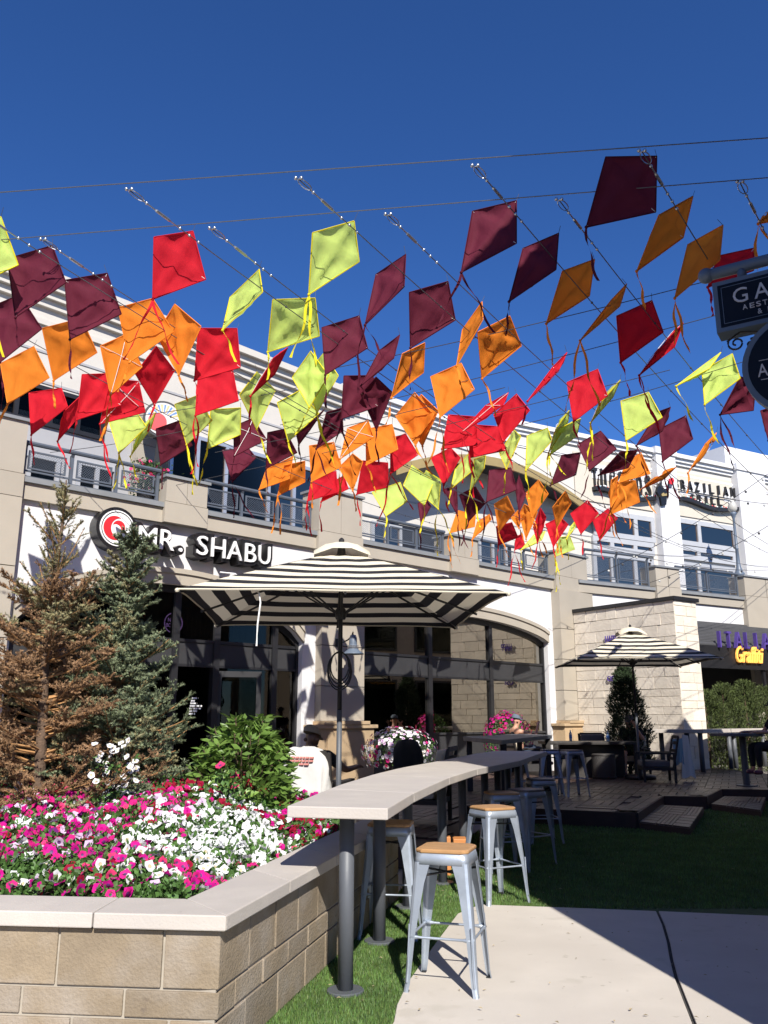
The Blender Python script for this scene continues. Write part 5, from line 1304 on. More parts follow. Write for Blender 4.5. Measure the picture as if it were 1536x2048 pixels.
def make_umbrella(zf):
    """local origin on the ground at the pole foot"""
    o = thing('umbrella', 'x', 'umbrella'); H1, ZE, ZA_ = 1.5, 2.62, 3.30; zo = 0
    N = 14; hw = H1; hi = .20
    for k in range(4):
        m = MB(); V = []; a = math.pi / 2 * k
        for i in range(N + 1):
            s_ = i / N; rad_ = hi + (hw - hi) * s_
            for j in range(N + 1):
                w_ = -1 + 2 * j / N; x, y = w_ * rad_, -rad_
                z = ZA_ - .10 - (ZA_ - .10 - ZE) * s_ - .018 * (1 - w_ ** 2) * math.sin(math.pi * s_) + .003 * math.sin(w_ * 9 + s_ * 5 + k)
                z -= .012 * abs(w_) ** 4 * s_ ** 3
                y2 = y * (1 - .02 * (1 - w_ ** 2) * s_)
                V.append((x * math.cos(a) - y2 * math.sin(a), x * math.sin(a) + y2 * math.cos(a), z))
        m.add(V, [(i * (N + 1) + j, i * (N + 1) + j + 1, (i + 1) * (N + 1) + j + 1, (i + 1) * (N + 1) + j) for i in range(N) for j in range(N)])
        pn = m.build('canopy_panel', 'stripes', o, True, world=False)
        eg = MB(); E_ = [V[N * (N + 1) + j] for j in range(N + 1)]; eg.tube(E_, .009, 5); eg.build('edge_hem', 'canvas', pn, world=False)
    vc = MB(); n = 8; V = []; Fs = []
    for s_, (h, z) in enumerate(((.30, ZA_ - .115), (.30, ZA_ - .105), (.17, ZA_ + .03), (.02, ZA_ + .08))):
        for k in range(4):
            a = math.pi / 4 + math.pi / 2 * k
            for q in range(3):
                t = q / 3; c0 = Vector((h * math.copysign(1, math.cos(a)), h * math.copysign(1, math.sin(a)), 0)); a2 = a + math.pi / 2; c1 = Vector((h * math.copysign(1, math.cos(a2)), h * math.copysign(1, math.sin(a2)), 0))
                p = c0.lerp(c1, t); V.append((p.x, p.y, z + (.09 * math.sin(math.pi * t) if s_ < 2 else .03 * math.sin(math.pi * t) if s_ < 3 else 0)))
    vc.add(V, [(i * 12 + k, i * 12 + (k + 1) % 12, (i + 1) * 12 + (k + 1) % 12, (i + 1) * 12 + k) for i in range(3) for k in range(12)] + [tuple(range(36, 48))]); vc.build('vent_cap', 'canvas', o, True, world=False)
    MB().lathe([(.10, ZA_ - .16), (.11, ZA_ - .09), (.05, ZA_ - .05), (.03, ZA_ + .08), (.03, ZA_ + .12), (.01, ZA_ + .14)], 12).build('crown_hub', 'charcoal', o, world=False)
    MB().lathe([(.024, 1.55), (.024, ZA_ - .1)], 12).build('upper_pole', 'charcoal', o, True, world=False); MB().lathe([(.028, zf), (.028, 1.55)], 12).build('lower_pole', 'post_grey', o, True, world=False)
    MB().lathe([(.05, 2.52), (.06, 2.55), (.06, 2.62), (.04, 2.65)], 12).build('runner_hub', 'charcoal', o, world=False)
    for k in range(8):
        a = math.pi / 4 * k; L_ = 1.0 if k % 2 == 0 else math.sqrt(2); dx, dy = math.cos(a), math.sin(a); e = (hw - .015) * L_
        zr = ZE - .02 - (.012 if k % 2 else 0.01)
        rb = MB().tube([(dx * .08, dy * .08, ZA_ - .14), (dx * e * .5, dy * e * .5, (ZA_ - .14 + zr) / 2 - .012), (dx * e, dy * e, zr)], .013, 5).build('rib', 'charcoal', o, world=False)
        MB().tube([(dx * .06, dy * .06, 2.59), (dx * e * .36, dy * e * .36, (ZA_ - .14) * .64 + zr * .36 - .025)], .010, 5).build('strut', 'charcoal', rb, world=False)
        if k % 2: MB().ball((dx * (e + .02), dy * (e + .02), zr + .012), .022, 6, 4).build('tip', 'canvas', rb, world=False)
    return o
um = make_umbrella(0.0); um.location = (-.49, 9.5, 0); um.rotation_euler = (0, 0, rad(4.5)); um.scale = (1.05, 1.05, 1.025)
tag(um, 'large black and cream striped square umbrella beside the planter', 'umbrella', 'striped patio umbrellas')
um2 = copy_tree(um); p2 = aty(1277, 1500, 19.2); um2.location = (p2.x, 19.2, 0.0); um2.rotation_euler = (0, 0, rad(-3)); um2.scale = (1, 1, 1.04); um2['label'] = 'black and cream striped umbrella standing before the pale stone wall'
ub = MB().lathe([(.33, DZ), (.33, DZ + .05), (.3, DZ + .08), (.06, DZ + .1), (.05, DZ + .3), (.035, DZ + .3)], 20).build('weight_base', 'charcoal', um2, True, world=False)
MB().tube([(.05, 0, DZ + .22), (.11, 0, DZ + .22)], .012).build('knob', 'iron', ub, world=False)
# cable coil and hanging cord on the near umbrella
cc = thing('cable_coil', 'coiled black cable hung on the near umbrella pole', 'cable', (-.49, 9.44, 1.9))
for r, dz in ((.14, 0), (.155, -.02), (.125, .02), (.165, -.035)):
    MB().tube([(math.sin(a) * r * .8, -.03 + .02 * math.sin(3 * a + r * 50), .14 + dz + math.cos(a) * r * 1.25) for a in [2 * math.pi * i / 20 for i in range(21)]], .008, 5, False).build('loop', 'iron', cc, world=False)
hc = thing('light_cord', 'pale cord draped over the umbrella edge and hanging down', 'cord', (-1.0, 8.0, 2.6))
e = [aty(440, 1150, 8.75), aty(470, 1155, 8.7), aty(497, 1175, 8.25), aty(518, 1186, 7.97), aty(521, 1205, 7.94), aty(515, 1250, 7.94), aty(513, 1292, 7.94)]
e[0].z += .03; e[1].z += .04; e[2].z += .03; MB().tube(e[:5], .007, 5).build('cord', 'rod', hc); MB().tube(e[4:], .009, 5).build('drop_end', 'rod', hc)

# ================================================================== furniture
def armchair(loc, rz_, label, cush, group=None, back=True):
    o = thing('armchair', label, 'armchair', loc, rad(rz_), group)
    for sx in (-1, 1):
        for y in (-.32, .30): MB().box(sx * .34 - .025, sx * .34 + .025, y - .025, y + .025, 0, .56).build('leg', 'dark_frame', o, world=False)
        MB().box(sx * .34 - .035, sx * .34 + .035, -.36, .36, .561, .60).build('arm_rest', 'dark_frame', o, world=False, bevel=.006)
    MB().box(-.34, .34, -.33, .33, .24, .30).build('seat_frame', 'dark_frame', o, world=False)
    MB().box(-.31, .31, -.24, .34, .301, .43).build('seat_cushion', cush, o, world=False, bevel=.03)
    m = MB(); tl = lambda x, y, z: (x, -.30 + (y) - (z - .3) * .22, z)
    bf = MB().box(-.33, -.28, -.02, .02, .3, .92, tl).build('back_frame', 'dark_frame', o, world=False); MB().box(.28, .33, -.02, .02, .3, .92, tl).build('back_frame', 'dark_frame', o, world=False)
    for z in (.44, .60, .76, .88): MB().box(-.28, .28, -.015, .015, z, z + .06, tl).build('back_slat', 'dark_frame', o, world=False)
    if back: MB().box(-.29, .29, .022, .16, .42, .90, tl).build('back_cushion', cush, o, world=False, bevel=.04)
    return o
AG = 'armchairs on the deck'
c1 = Vector((-.80, 10.2, DZ)); armchair(tuple(c1), -15, 'dark slatted armchair holding the person in white shirt', 'cushion_cream', AG)
c2 = aty(840, 1520, 11.4); c2.z = DZ; armchair((c2.x, c2.y, DZ), 75, 'dark armchair with cream cushion and black jacket beside pink petunias', 'cushion_cream', AG)
jk = MB()
for i in range(7):
    for j in range(6): pass
def draped(name, label, cat, P00, P10, h, m, sag=.02, nx=8, nz=10, thick=.012, taper=0.0):
    """cloth hanging from the line P00-P10"""
    A, B = Vector(P00), Vector(P10); d = (B - A).normalized(); nn = Vector((d.y, -d.x, 0)); mm = MB(); V = []
    for s_ in (0, 1):
        for i in range(nz + 1):
            for j in range(nx + 1):
                t = j / nx; q = i / nz; p = A.lerp(B, t) + (B - A) * (t - .5) * taper * q; p = p + nn * (sag * math.sin(t * 11 + q * 2) * q + s_ * thick); p.z = A.z + (B.z - A.z) * t - h * q - .03 * math.sin(t * 7) * q; V.append(p)
    n1 = (nx + 1) * (nz + 1)
    for i in range(nz):
        for j in range(nx):
            a = i * (nx + 1) + j; mm.f.append((a, a + 1, a + nx + 2, a + nx + 1)); mm.f.append((n1 + a + nx + 1, n1 + a + nx + 2, n1 + a + 1, n1 + a))
    mm.v = [tuple(p) for p in V]; o = mm.build(name, m, None, True); tag(o, label, cat); return o
def rounded_cover(name, label, cat, c, sx, sy, z0, z1, m, rz_=0.0):
    mm = MB(); H0 = z1 - z0; prof = [(1.04, z0), (1.0, z0 + H0 * .2), (1.0, z0 + H0 * .4), (1.0, z0 + H0 * .58), (.97, z0 + H0 * .72), (.90, z0 + H0 * .84), (.72, z0 + H0 * .94), (.42, z0 + H0 * .985), (.12, z1)]
    n = 40; V = []
    for i, (r, z) in enumerate(prof):
        for k in range(n):
            a = 2 * math.pi * k / n; f_ = 1 - i / len(prof); wv = 1 + f_ * (.07 * math.sin(a * 7 + i * .6) + .05 * math.sin(a * 13 - i * .9)) + .025 * math.sin(a * 3 + i)
            V.append((c[0] + sx * r * wv * math.copysign(abs(math.cos(a)) ** .75, math.cos(a)), c[1] + sy * r * wv * math.copysign(abs(math.sin(a)) ** .75, math.sin(a)), z + .012 * math.sin(a * 5 + i)))
    cr, sr = math.cos(rad(rz_)), math.sin(rad(rz_)); V = [(c[0] + (x - c[0]) * cr - (y - c[1]) * sr, c[1] + (x - c[0]) * sr + (y - c[1]) * cr, z) for x, y, z in V]
    mm.add(V, [(i * n + k, i * n + (k + 1) % n, (i + 1) * n + (k + 1) % n, (i + 1) * n + k) for i in range(len(prof) - 1) for k in range(n)] + [tuple(range((len(prof) - 1) * n, len(prof) * n)), tuple(range(n - 1, -1, -1))])
    o = mm.build(name, m, None, True); tag(o, label, cat); return o
rounded_cover('jacket', 'black jacket slung over the chair back before the pink petunias', 'jacket', (c2.x - .16, c2.y - .12), .19, .13, DZ + .42, DZ + 1.02, 'cloth_black')
def table(name, label, poly, z, zf, th=.05, top='dark_frame', legs=None, lr=.03, legm='dark_frame', sq=True):
    c = (sum(p[0] for p in poly) / len(poly), sum(p[1] for p in poly) / len(poly), zf)
    o = thing(name, label, 'table', c); MB().prism(poly, z - th, z).build('table_top', top, o, bevel=.006)
    for x, y in legs or [(poly[i][0] * .88 + c[0] * .12, poly[i][1] * .88 + c[1] * .12) for i in range(len(poly))]:
        (MB().box(x - lr, x + lr, y - lr, y + lr, zf, z - th) if sq else MB().lathe([(lr, zf), (lr, z - th)], 14, (x, y, 0))).build('leg', legm, o)
    return o
def rect(cx, cy, a, b, r):
    c_, s_ = math.cos(rad(r)), math.sin(rad(r)); return [(cx + x * c_ - y * s_, cy + x * s_ + y * c_) for x, y in ((-a, -b), (a, -b), (a, b), (-a, b))]
table('side_table', 'low dark table before the person in white shirt', rect(-.48, 11.4, .45, .3, -25), .64 + DZ * .3, DZ)
table('bench_table', 'low dark slatted table behind the curved counter', rect(-.1, 10.9, .35, .3, 10), .62, DZ)
q = [onz(u, v, 1.17) for u, v in ((926, 1473.5), (1003, 1480), (1104, 1470), (1040, 1467.5))]
table('bar_table', 'long dark bar height table in shade behind the counter end', [(p.x, p.y) for p in q], 1.17, DZ, .07, 'post_grey', lr=.05, legm='dark_frame')
tb2 = aty(1178, 1483, 19.9); table('dining_table', 'dark dining table with a water bottle beside the wicker drum', rect(tb2.x, 19.9, 1.05, .5, 6), .99, DZ, .06, 'dark_frame', lr=.05)
bx_ = MB().box(tb2.x - .7, tb2.x + .7, 19.75, 20.15, DZ, .93).build('table_pedestal', 'dark_frame', None); tag(bx_, 'dark pedestal box standing under the dining table', 'pedestal')
od = onz(1209, 1557, DZ); ot = thing('drum_stool', 'round dark wicker drum stool on the shaded deck', 'stool', (od.x, od.y, DZ))
MB().lathe([(.25, 0), (.255, .02), (.262, .26), (.255, .5), (.24, .53)], 24).build('drum', 'wicker', ot, True, world=False)
for z in (.04, .5): MB().lathe([(.262, z - .012), (.27, z), (.262, z + .012)], 24).build('band', 'dark_frame', ot, world=False)
sb_ = aty(1190, 1470, 21.6); armchair((sb_.x, 21.6, DZ), 180, 'grey backed armchair beyond the dining table against the stone wall', 'cushion_grey', AG)
sb2 = aty(1310, 1500, 18.5); armchair((sb2.x, sb2.y, DZ), 82, 'dark armchair with grey seat and towels hung on its back', 'cushion_grey', AG, False)
sb3 = aty(1042, 1480, 21.0); armchair((sb3.x, 21.0, DZ), -65, 'dark armchair with cream cushion holding the man in a blue cap', 'cushion_cream', AG)
sb4 = aty(1262, 1490, 20.9); armchair((sb4.x, 20.9, DZ), 150, 'dark armchair behind the man in black beside the juniper', 'cushion_cream', AG)
tw1 = aty(1362, 1468, 18.6)
draped('towel', 'light blue towel hung on the armchair back', 'towel', (tw1.x - .22, 18.52, DZ + .86), (tw1.x - .02, 18.50, DZ + .88), .52, 'cloth_blue')
draped('towel', 'long white towel hanging from the armchair corner', 'towel', (tw1.x + .0, 18.54, DZ + .95), (tw1.x + .14, 18.6, DZ + .93), .86, 'cloth_white', taper=1.6)
def bottle(u, v, y, z, label):
    p = aty(u, v, y); o = thing('water_bottle', label, 'bottle', (p.x, y, z)); MB().lathe([(.033, 0), (.035, .02), (.035, .15), (.028, .18), (.014, .205), (.014, .22)], 12).build('body', 'bottle', o, True, world=False)
    MB().lathe([(.0365, .06), (.0365, .13)], 12).build('wrapper', 'label_blue', o, world=False); MB().lathe([(.015, .22), (.015, .24), (.01, .243)], 8).build('screw_cap', 'sign_white', o, world=False)
bottle(1216, 1480, 19.7, .993, 'clear water bottle with blue label on the near dining table edge'); bottle(1141, 1470, 20.1, .993, 'water bottle with blue label at the table end by the pier')
# far counter on the right, round bar table
yc = 21.6
lp = [aty(u, 1460, yc + dy) for u, dy in ((1295, .5), (1405, 0), (1462, 1.2), (1545, 2.6))]
fc = thing('bar_counter', 'pale stone counter on grey posts before the hedge', 'counter', (lp[1].x, yc, DZ))
zt3 = aty(1400, 1459, yc).z
for a, b in zip(lp[:-1], lp[1:]): MB().prism([(a.x + .006, a.y), (b.x - .006, b.y), (b.x - .006, b.y + .5), (a.x + .006, a.y + .5)], zt3 - .09, zt3).build('counter_slab', 'capstone', fc, bevel=.006)
for p in (lp[1], lp[1] + Vector((-.3, .1, 0)), lp[2], lp[2] + Vector((.25, .3, 0)), lp[0] + Vector((.4, 0, 0)), lp[3] - Vector((.3, .2, 0))):
    po = MB().lathe([(.06, DZ), (.06, zt3 - .09)], 14, (p.x, p.y + .2, 0)).build('post', 'post_grey', fc, True)
rt = onz(1494, 1572, DZ); zt4 = aty(1480, 1466, rt.y).z; rto = thing('round_bar_table', 'round dark bar table on a single post at the deck edge', 'table', (rt.x, rt.y, DZ))
MB().lathe([(.46, zt4 - .06), (.5, zt4 - .05), (.5, zt4 - .01), (.48, zt4)], 28, (rt.x - .12, rt.y, 0)).build('table_top', 'post_grey', rto); MB().lathe([(.2, DZ), (.2, DZ + .02), (.065, DZ + .025), (.065, zt4 - .06)], 16, (rt.x, rt.y, 0)).build('post', 'post_grey', rto)

# ================================================================== people
def skin_obj(name, joints, edges, m, parent, root=0, sub=2):
    """joints: list of (x,y,z,r)"""
    me = bpy.data.meshes.new(name); me.from_pydata([j[:3] for j in joints], edges, []); me.update()
    o = link(bpy.data.objects.new(name, me), parent); OFF[o.name] = OFF[parent.name]
    md = o.modifiers.new('skin', 'SKIN'); md.use_smooth_shade = True
    if not me.skin_vertices: 
        bm = bmesh.new(); bm.from_mesh(me); bm.verts.layers.skin.verify(); bm.to_mesh(me); bm.free()
    for i, j in enumerate(joints):
        sv = me.skin_vertices[0].data[i]; r = j[3]; sv.radius = (r, r) if not isinstance(r, tuple) else r; sv.use_root = (i == root)
    s_ = o.modifiers.new('sub', 'SUBSURF'); s_.levels = sub; s_.render_levels = sub
    me.materials.append(MAT[m]); return o
def person(name, label, loc, rz_, skin, shirt, pants, J_, short=True, cap=None, sleeve=True, shoes='shoe', tank=False):
    """J_: joint positions in local space, facing +y"""
    o = thing('person', label, 'person', loc, rad(rz_)); g = lambda k: J_[k]
    jt = []; ed = []; ix = {}
    def add(k, p, r, par=None):
        ix[k] = len(jt); jt.append((*p, r))
        if par: ed.append((ix[par], ix[k]))
    add('pel', g('pel'), .125); add('spi', g('spi'), .125, 'pel'); add('che', g('che'), .135, 'spi'); add('nek', g('nek'), .055, 'che')
    H_ = Vector(g('head')); fd = Vector(g('face')).normalized()
    add('jaw', H_ - Vector((0, 0, .065)) + fd * .02, .068, 'nek'); add('head', H_, .092, 'jaw'); add('top', H_ + Vector((0, 0, .075)) - fd * .012, .075, 'head'); add('nose', H_ + fd * .10 - Vector((0, 0, .025)), .014, 'head')
    for s_ in 'LR':
        add('sho' + s_, g('sho' + s_), .062, 'che'); add('elb' + s_, g('elb' + s_), .042, 'sho' + s_); add('wri' + s_, g('wri' + s_), .029, 'elb' + s_)
        W, E_ = Vector(g('wri' + s_)), Vector(g('elb' + s_)); d = (W - E_).normalized(); sd_ = d.cross(Vector((0, 0, 1))); sd_ = sd_.normalized() if sd_.length > .01 else Vector((1, 0, 0))
        add('pal' + s_, W + d * .055, .034, 'wri' + s_)
        for k, (off_, ln) in enumerate(((-.030, .065), (-.010, .085), (.010, .082), (.030, .065))):
            add('f%d%s' % (k, s_), W + d * .10 + sd_ * off_, .010, 'pal' + s_); add('g%d%s' % (k, s_), W + d * (.10 + ln * .8) + sd_ * off_ - Vector((0, 0, .025)), .008, 'f%d%s' % (k, s_))
        add('th' + s_, W + d * .06 - sd_ * .055, .011, 'pal' + s_); add('ti' + s_, W + d * .10 - sd_ * .07, .009, 'th' + s_)
        add('hip' + s_, g('hip' + s_), .092, 'pel'); add('kne' + s_, g('kne' + s_), .062, 'hip' + s_); A_ = Vector(g('ank' + s_)); add('cal' + s_, Vector(g('kne' + s_)).lerp(A_, .35), .056, 'kne' + s_); add('ank' + s_, tuple(A_), .036, 'cal' + s_)
        add('toe' + s_, tuple(Vector(g('toe' + s_))), .032, 'ank' + s_)
    skin_obj('body', jt, ed, skin, o)
    P_ = lambda k: g(k)
    sj = [(*g('pel'), .145), (*g('spi'), .15), (*g('che'), .155), (*(Vector(g('che')).lerp(Vector(g('nek')), .6)), .085)]; se_ = [(0, 1), (1, 2), (2, 3)]
    if not tank:
        for s_ in 'LR':
            b = len(sj); e_ = Vector(g('sho' + s_)).lerp(Vector(g('elb' + s_)), .75 if sleeve else .3); sj += [(*g('sho' + s_), .08), (*e_, .062)]; se_ += [(2, b), (b, b + 1)]
    skin_obj('shirt', sj, se_, shirt, o, 1)
    pj = [(*g('pel'), .142)]; pe = []
    for s_ in 'LR':
        b = len(pj); K_ = Vector(g('kne' + s_)); pj += [(*g('hip' + s_), .112), (*(K_ if not short else Vector(g('hip' + s_)).lerp(K_, .9)), .085)]; pe += [(0, b), (b, b + 1)]
        if not short: pj.append((*Vector(g('ank' + s_)).lerp(K_, .08), .055)); pe.append((b + 1, b + 2))
    skin_obj('trousers', pj, pe, pants, o, 0)
    for s_ in 'LR':
        A_, T_ = Vector(g('ank' + s_)), Vector(g('toe' + s_)); hl = A_ - (T_ - A_).normalized() * .04; hl.z = T_.z
        skin_obj('shoe', [(*hl, .042), (*(hl.lerp(T_, .5)), .046), (*T_, .044)], [(0, 1), (1, 2)], shoes, o, 0, 1)
    if cap:
        cm = MB(); c0 = H_ + Vector((0, 0, .06)); sdv = fd.cross(Vector((0, 0, 1))).normalized(); n = 14; V = []
        for a1, r in ((0, 1.0), (.5, .93), (1.0, .62), (1.4, .2)):
            for k in range(n):
                a = 2 * math.pi * k / n; V.append(c0 + (fd * math.cos(a) * 1.08 + sdv * math.sin(a)) * .106 * r + Vector((0, 0, .105 * math.sin(a1))))
        cm.add(V, [(i * n + k, i * n + (k + 1) % n, (i + 1) * n + (k + 1) % n, (i + 1) * n + k) for i in range(3) for k in range(n)] + [tuple(range(3 * n, 4 * n))])
        co = cm.build('cap', cap, o, True, world=False)
        bm_ = MB(); V = []
        for zz in (0, .008):
            for k in range(9):
                a = rad(-62 + 124 * k / 8); V.append(c0 + (fd * math.cos(a) + sdv * math.sin(a)) * .108 + Vector((0, 0, zz)))
            for k in range(9):
                a = rad(62 - 124 * k / 8); V.append(c0 + fd * (math.cos(a) * .108 + .085 * math.cos(a * 1.2)) + sdv * math.sin(a) * .10 + Vector((0, 0, zz - .02)))
        bm_.add(V, [tuple(range(17, -1, -1)), tuple(range(18, 36))] + [(k, (k + 1) % 18, 18 + (k + 1) % 18, 18 + k) for k in range(18)]); bm_.build('cap_brim', cap, co, world=False)
    for s_ in (1, -1):
        sdv = fd.cross(Vector((0, 0, 1))).normalized(); MB().ball(H_ + sdv * s_ * .096 - fd * .01 - Vector((0, 0, .01)), .024, 8, 6).build('ear', skin, o, True, world=False)
        MB().ball(H_ + fd * .088 + sdv * s_ * .032 + Vector((0, 0, .012)), .011, 6, 4).build('eye', 'sign_black', o, True, world=False)
    MB().tube([H_ + fd * .088 + sdv * .028 - Vector((0, 0, .06)), H_ + fd * .096 - Vector((0, 0, .062)), H_ + fd * .088 - sdv * .028 - Vector((0, 0, .06))], .006, 4).build('mouth', 'red_print', o, world=False)
    return o
def seated(lean=0.0, tw=0.0, **ov):
    d = dict(pel=(0, -.05, .50), spi=(0, -.09 - lean * .4, .70), che=(0, -.10 - lean, .92), nek=(0, -.09 - lean, 1.08), head=(0, -.06 - lean, 1.23), face=(0, 1, -.1),
             shoL=(-.19, -.10 - lean, 1.0), shoR=(.19, -.10 - lean, 1.0), elbL=(-.26, .05 - lean, .76), elbR=(.26, .05 - lean, .76), wriL=(-.22, .28 - lean, .72), wriR=(.22, .28 - lean, .72),
             hipL=(-.10, .0, .47), hipR=(.10, .0, .47), kneL=(-.13, .42, .50), kneR=(.13, .42, .50), ankL=(-.13, .44, .09), ankR=(.13, .44, .09), toeL=(-.14, .60, .045), toeR=(.14, .60, .045)); d.update(ov); return d
person('p', 'person in black with a tan cap leaning over the low table, seen from behind', (c1.x, c1.y + .06, DZ), -15, 'skin_dark', 'cloth_black', 'cloth_black', seated(-.02, spi=(-.02, -.04, .62), che=(-.05, .02, .80), nek=(-.07, .06, .93), head=(-.09, .10, 1.05), face=(.45, 1, -.35), shoL=(-.24, .02, .86), shoR=(.14, .04, .86), elbL=(-.28, .2, .66), wriL=(-.2, .42, .66), elbR=(.32, .16, .70), wriR=(.36, .44, .72)), cap='cap_tan')
cb_ = Matrix.Rotation(rad(-15), 3, 'Z') @ Vector((0, -.42, 0)); cx_, cy_ = c1.x + cb_.x, c1.y + cb_.y
wc = rounded_cover('white_shirt', 'white shirt with faded red print draped over the dark armchair back', 'shirt', (cx_, cy_), .30, .13, DZ + .42, DZ + .98, 'cloth_white', -15)
for i, (z, w_) in enumerate(((.87, .15), (.835, .18), (.80, .12))):
    m = MB(); x = -w_
    while x < w_:
        l_ = random.uniform(.02, .05); y_ = -.127 - .008
        P8 = [Matrix.Rotation(rad(-15), 3, 'Z') @ Vector((xx, yy, 0)) + Vector((cx_, cy_, zz + DZ)) for zz in (z - .009, z + .009) for xx, yy in ((x, y_ - .012), (x + l_, y_ - .012), (x + l_, y_ + .012), (x, y_ + .012))]
        m.hexa(P8); x += l_ + .012
    m.v = [tuple(Vector(p) - wc.location) for p in m.v]; m.build('print', 'red_print', wc, world=False)
person('p', 'man in a blue grey cap and dark jeans leaning in the cream armchair', (sb3.x, 21.0, DZ), -65, 'skin', 'cloth_black', 'denim', seated(.06, tank=0, kneL=(-.13, .45, .62), kneR=(.13, .47, .58), ankL=(-.12, .75, .30), ankR=(.13, .70, .20), toeL=(-.12, .86, .34), toeR=(.13, .82, .24), elbR=(.24, .25, .85), wriR=(.12, .42, 1.12), elbL=(-.24, .22, .88), wriL=(-.05, .16, 1.12), face=(.1, 1, -.15)), short=False, cap='cloth_cap', tank=True)
person('p', 'man in black shirt and shorts with a grey cap holding a phone', (sb4.x, 20.9, DZ), 160, 'skin', 'cloth_black', 'cloth_black', seated(.0, elbL=(-.30, .15, .80), wriL=(-.14, .26, 1.12), head=(0, .0, 1.22), face=(.2, 1, -.3), wriR=(.1, .34, .74)), cap='cushion_grey')
pr = aty(1548, 1480, 16.9); 
so4 = thing('bar_stool', 'dark bar stool holding the person at the round table', 'stool', (pr.x, pr.y, DZ))
MB().lathe([(.17, .70), (.18, .72), (.17, .745)], 18).build('seat', 'dark_frame', so4, world=False)
for a in range(4): MB().tube([(math.cos(a * 1.571 + .7) * .12, math.sin(a * 1.571 + .7) * .12, .70), (math.cos(a * 1.571 + .7) * .21, math.sin(a * 1.571 + .7) * .21, 0)], .016).build('leg', 'dark_frame', so4, world=False)
sj_ = seated(0.0); up = .27
sj_ = {k: ((v[0], v[1], v[2] + up) if k not in ('face', 'ankL', 'ankR', 'toeL', 'toeR') else v) for k, v in sj_.items()}; sj_['ankL'] = (-.13, .40, .33); sj_['ankR'] = (.13, .40, .33); sj_['toeL'] = (-.14, .55, .29); sj_['toeR'] = (.14, .55, .29)
sj_['wriL'] = (-.2, .42, 1.03); sj_['wriR'] = (.2, .45, 1.03)
person('p', 'person in dark clothes seated at the round bar table on a stool', (pr.x, pr.y, DZ), 95, 'skin', 'cloth_black', 'cloth_black', sj_, short=False, cap='cloth_black')
# ================================================================== vegetation
def bundle(segs, n_needle, ln, wd, spread, col, cj=.25):
    """needles around twig segments -> vertices, triangles, colours"""
    A = np.array([s[0] for s in segs]); B = np.array([s[1] for s in segs]); m = len(A)
    D = B - A; Ln = np.linalg.norm(D, axis=1, keepdims=True) + 1e-9; D = D / Ln
    up = np.tile(np.array([[0.13, .21, .97]]), (m, 1)); X = np.cross(D, up); X /= np.linalg.norm(X, axis=1, keepdims=True) + 1e-9; Y = np.cross(D, X)
    t = np.random.uniform(0, 1, (m, n_needle, 1)); th = np.random.uniform(0, 2 * np.pi, (m, n_needle, 1))
    base = A[:, None] + D[:, None] * (Ln[:, None] * t); R_ = X[:, None] * np.cos(th) + Y[:, None] * np.sin(th)
    l_ = ln * np.random.uniform(.7, 1.2, (m, n_needle, 1)); tip = base + (R_ * math.sin(spread) + D[:, None] * math.cos(spread)) * l_
    sd_ = np.cross(D[:, None], R_) * wd
    V = np.stack([base - sd_, base + sd_, tip], 2).reshape(-1, 3)
    c = np.array(col) * np.random.uniform(1 - cj, 1 + cj, (m, 1, 1)) * np.random.uniform(.85, 1.15, (m, n_needle, 1)) * np.ones((1, 1, 3))
    return V, np.repeat(c.reshape(-1, 3), 3, 0)
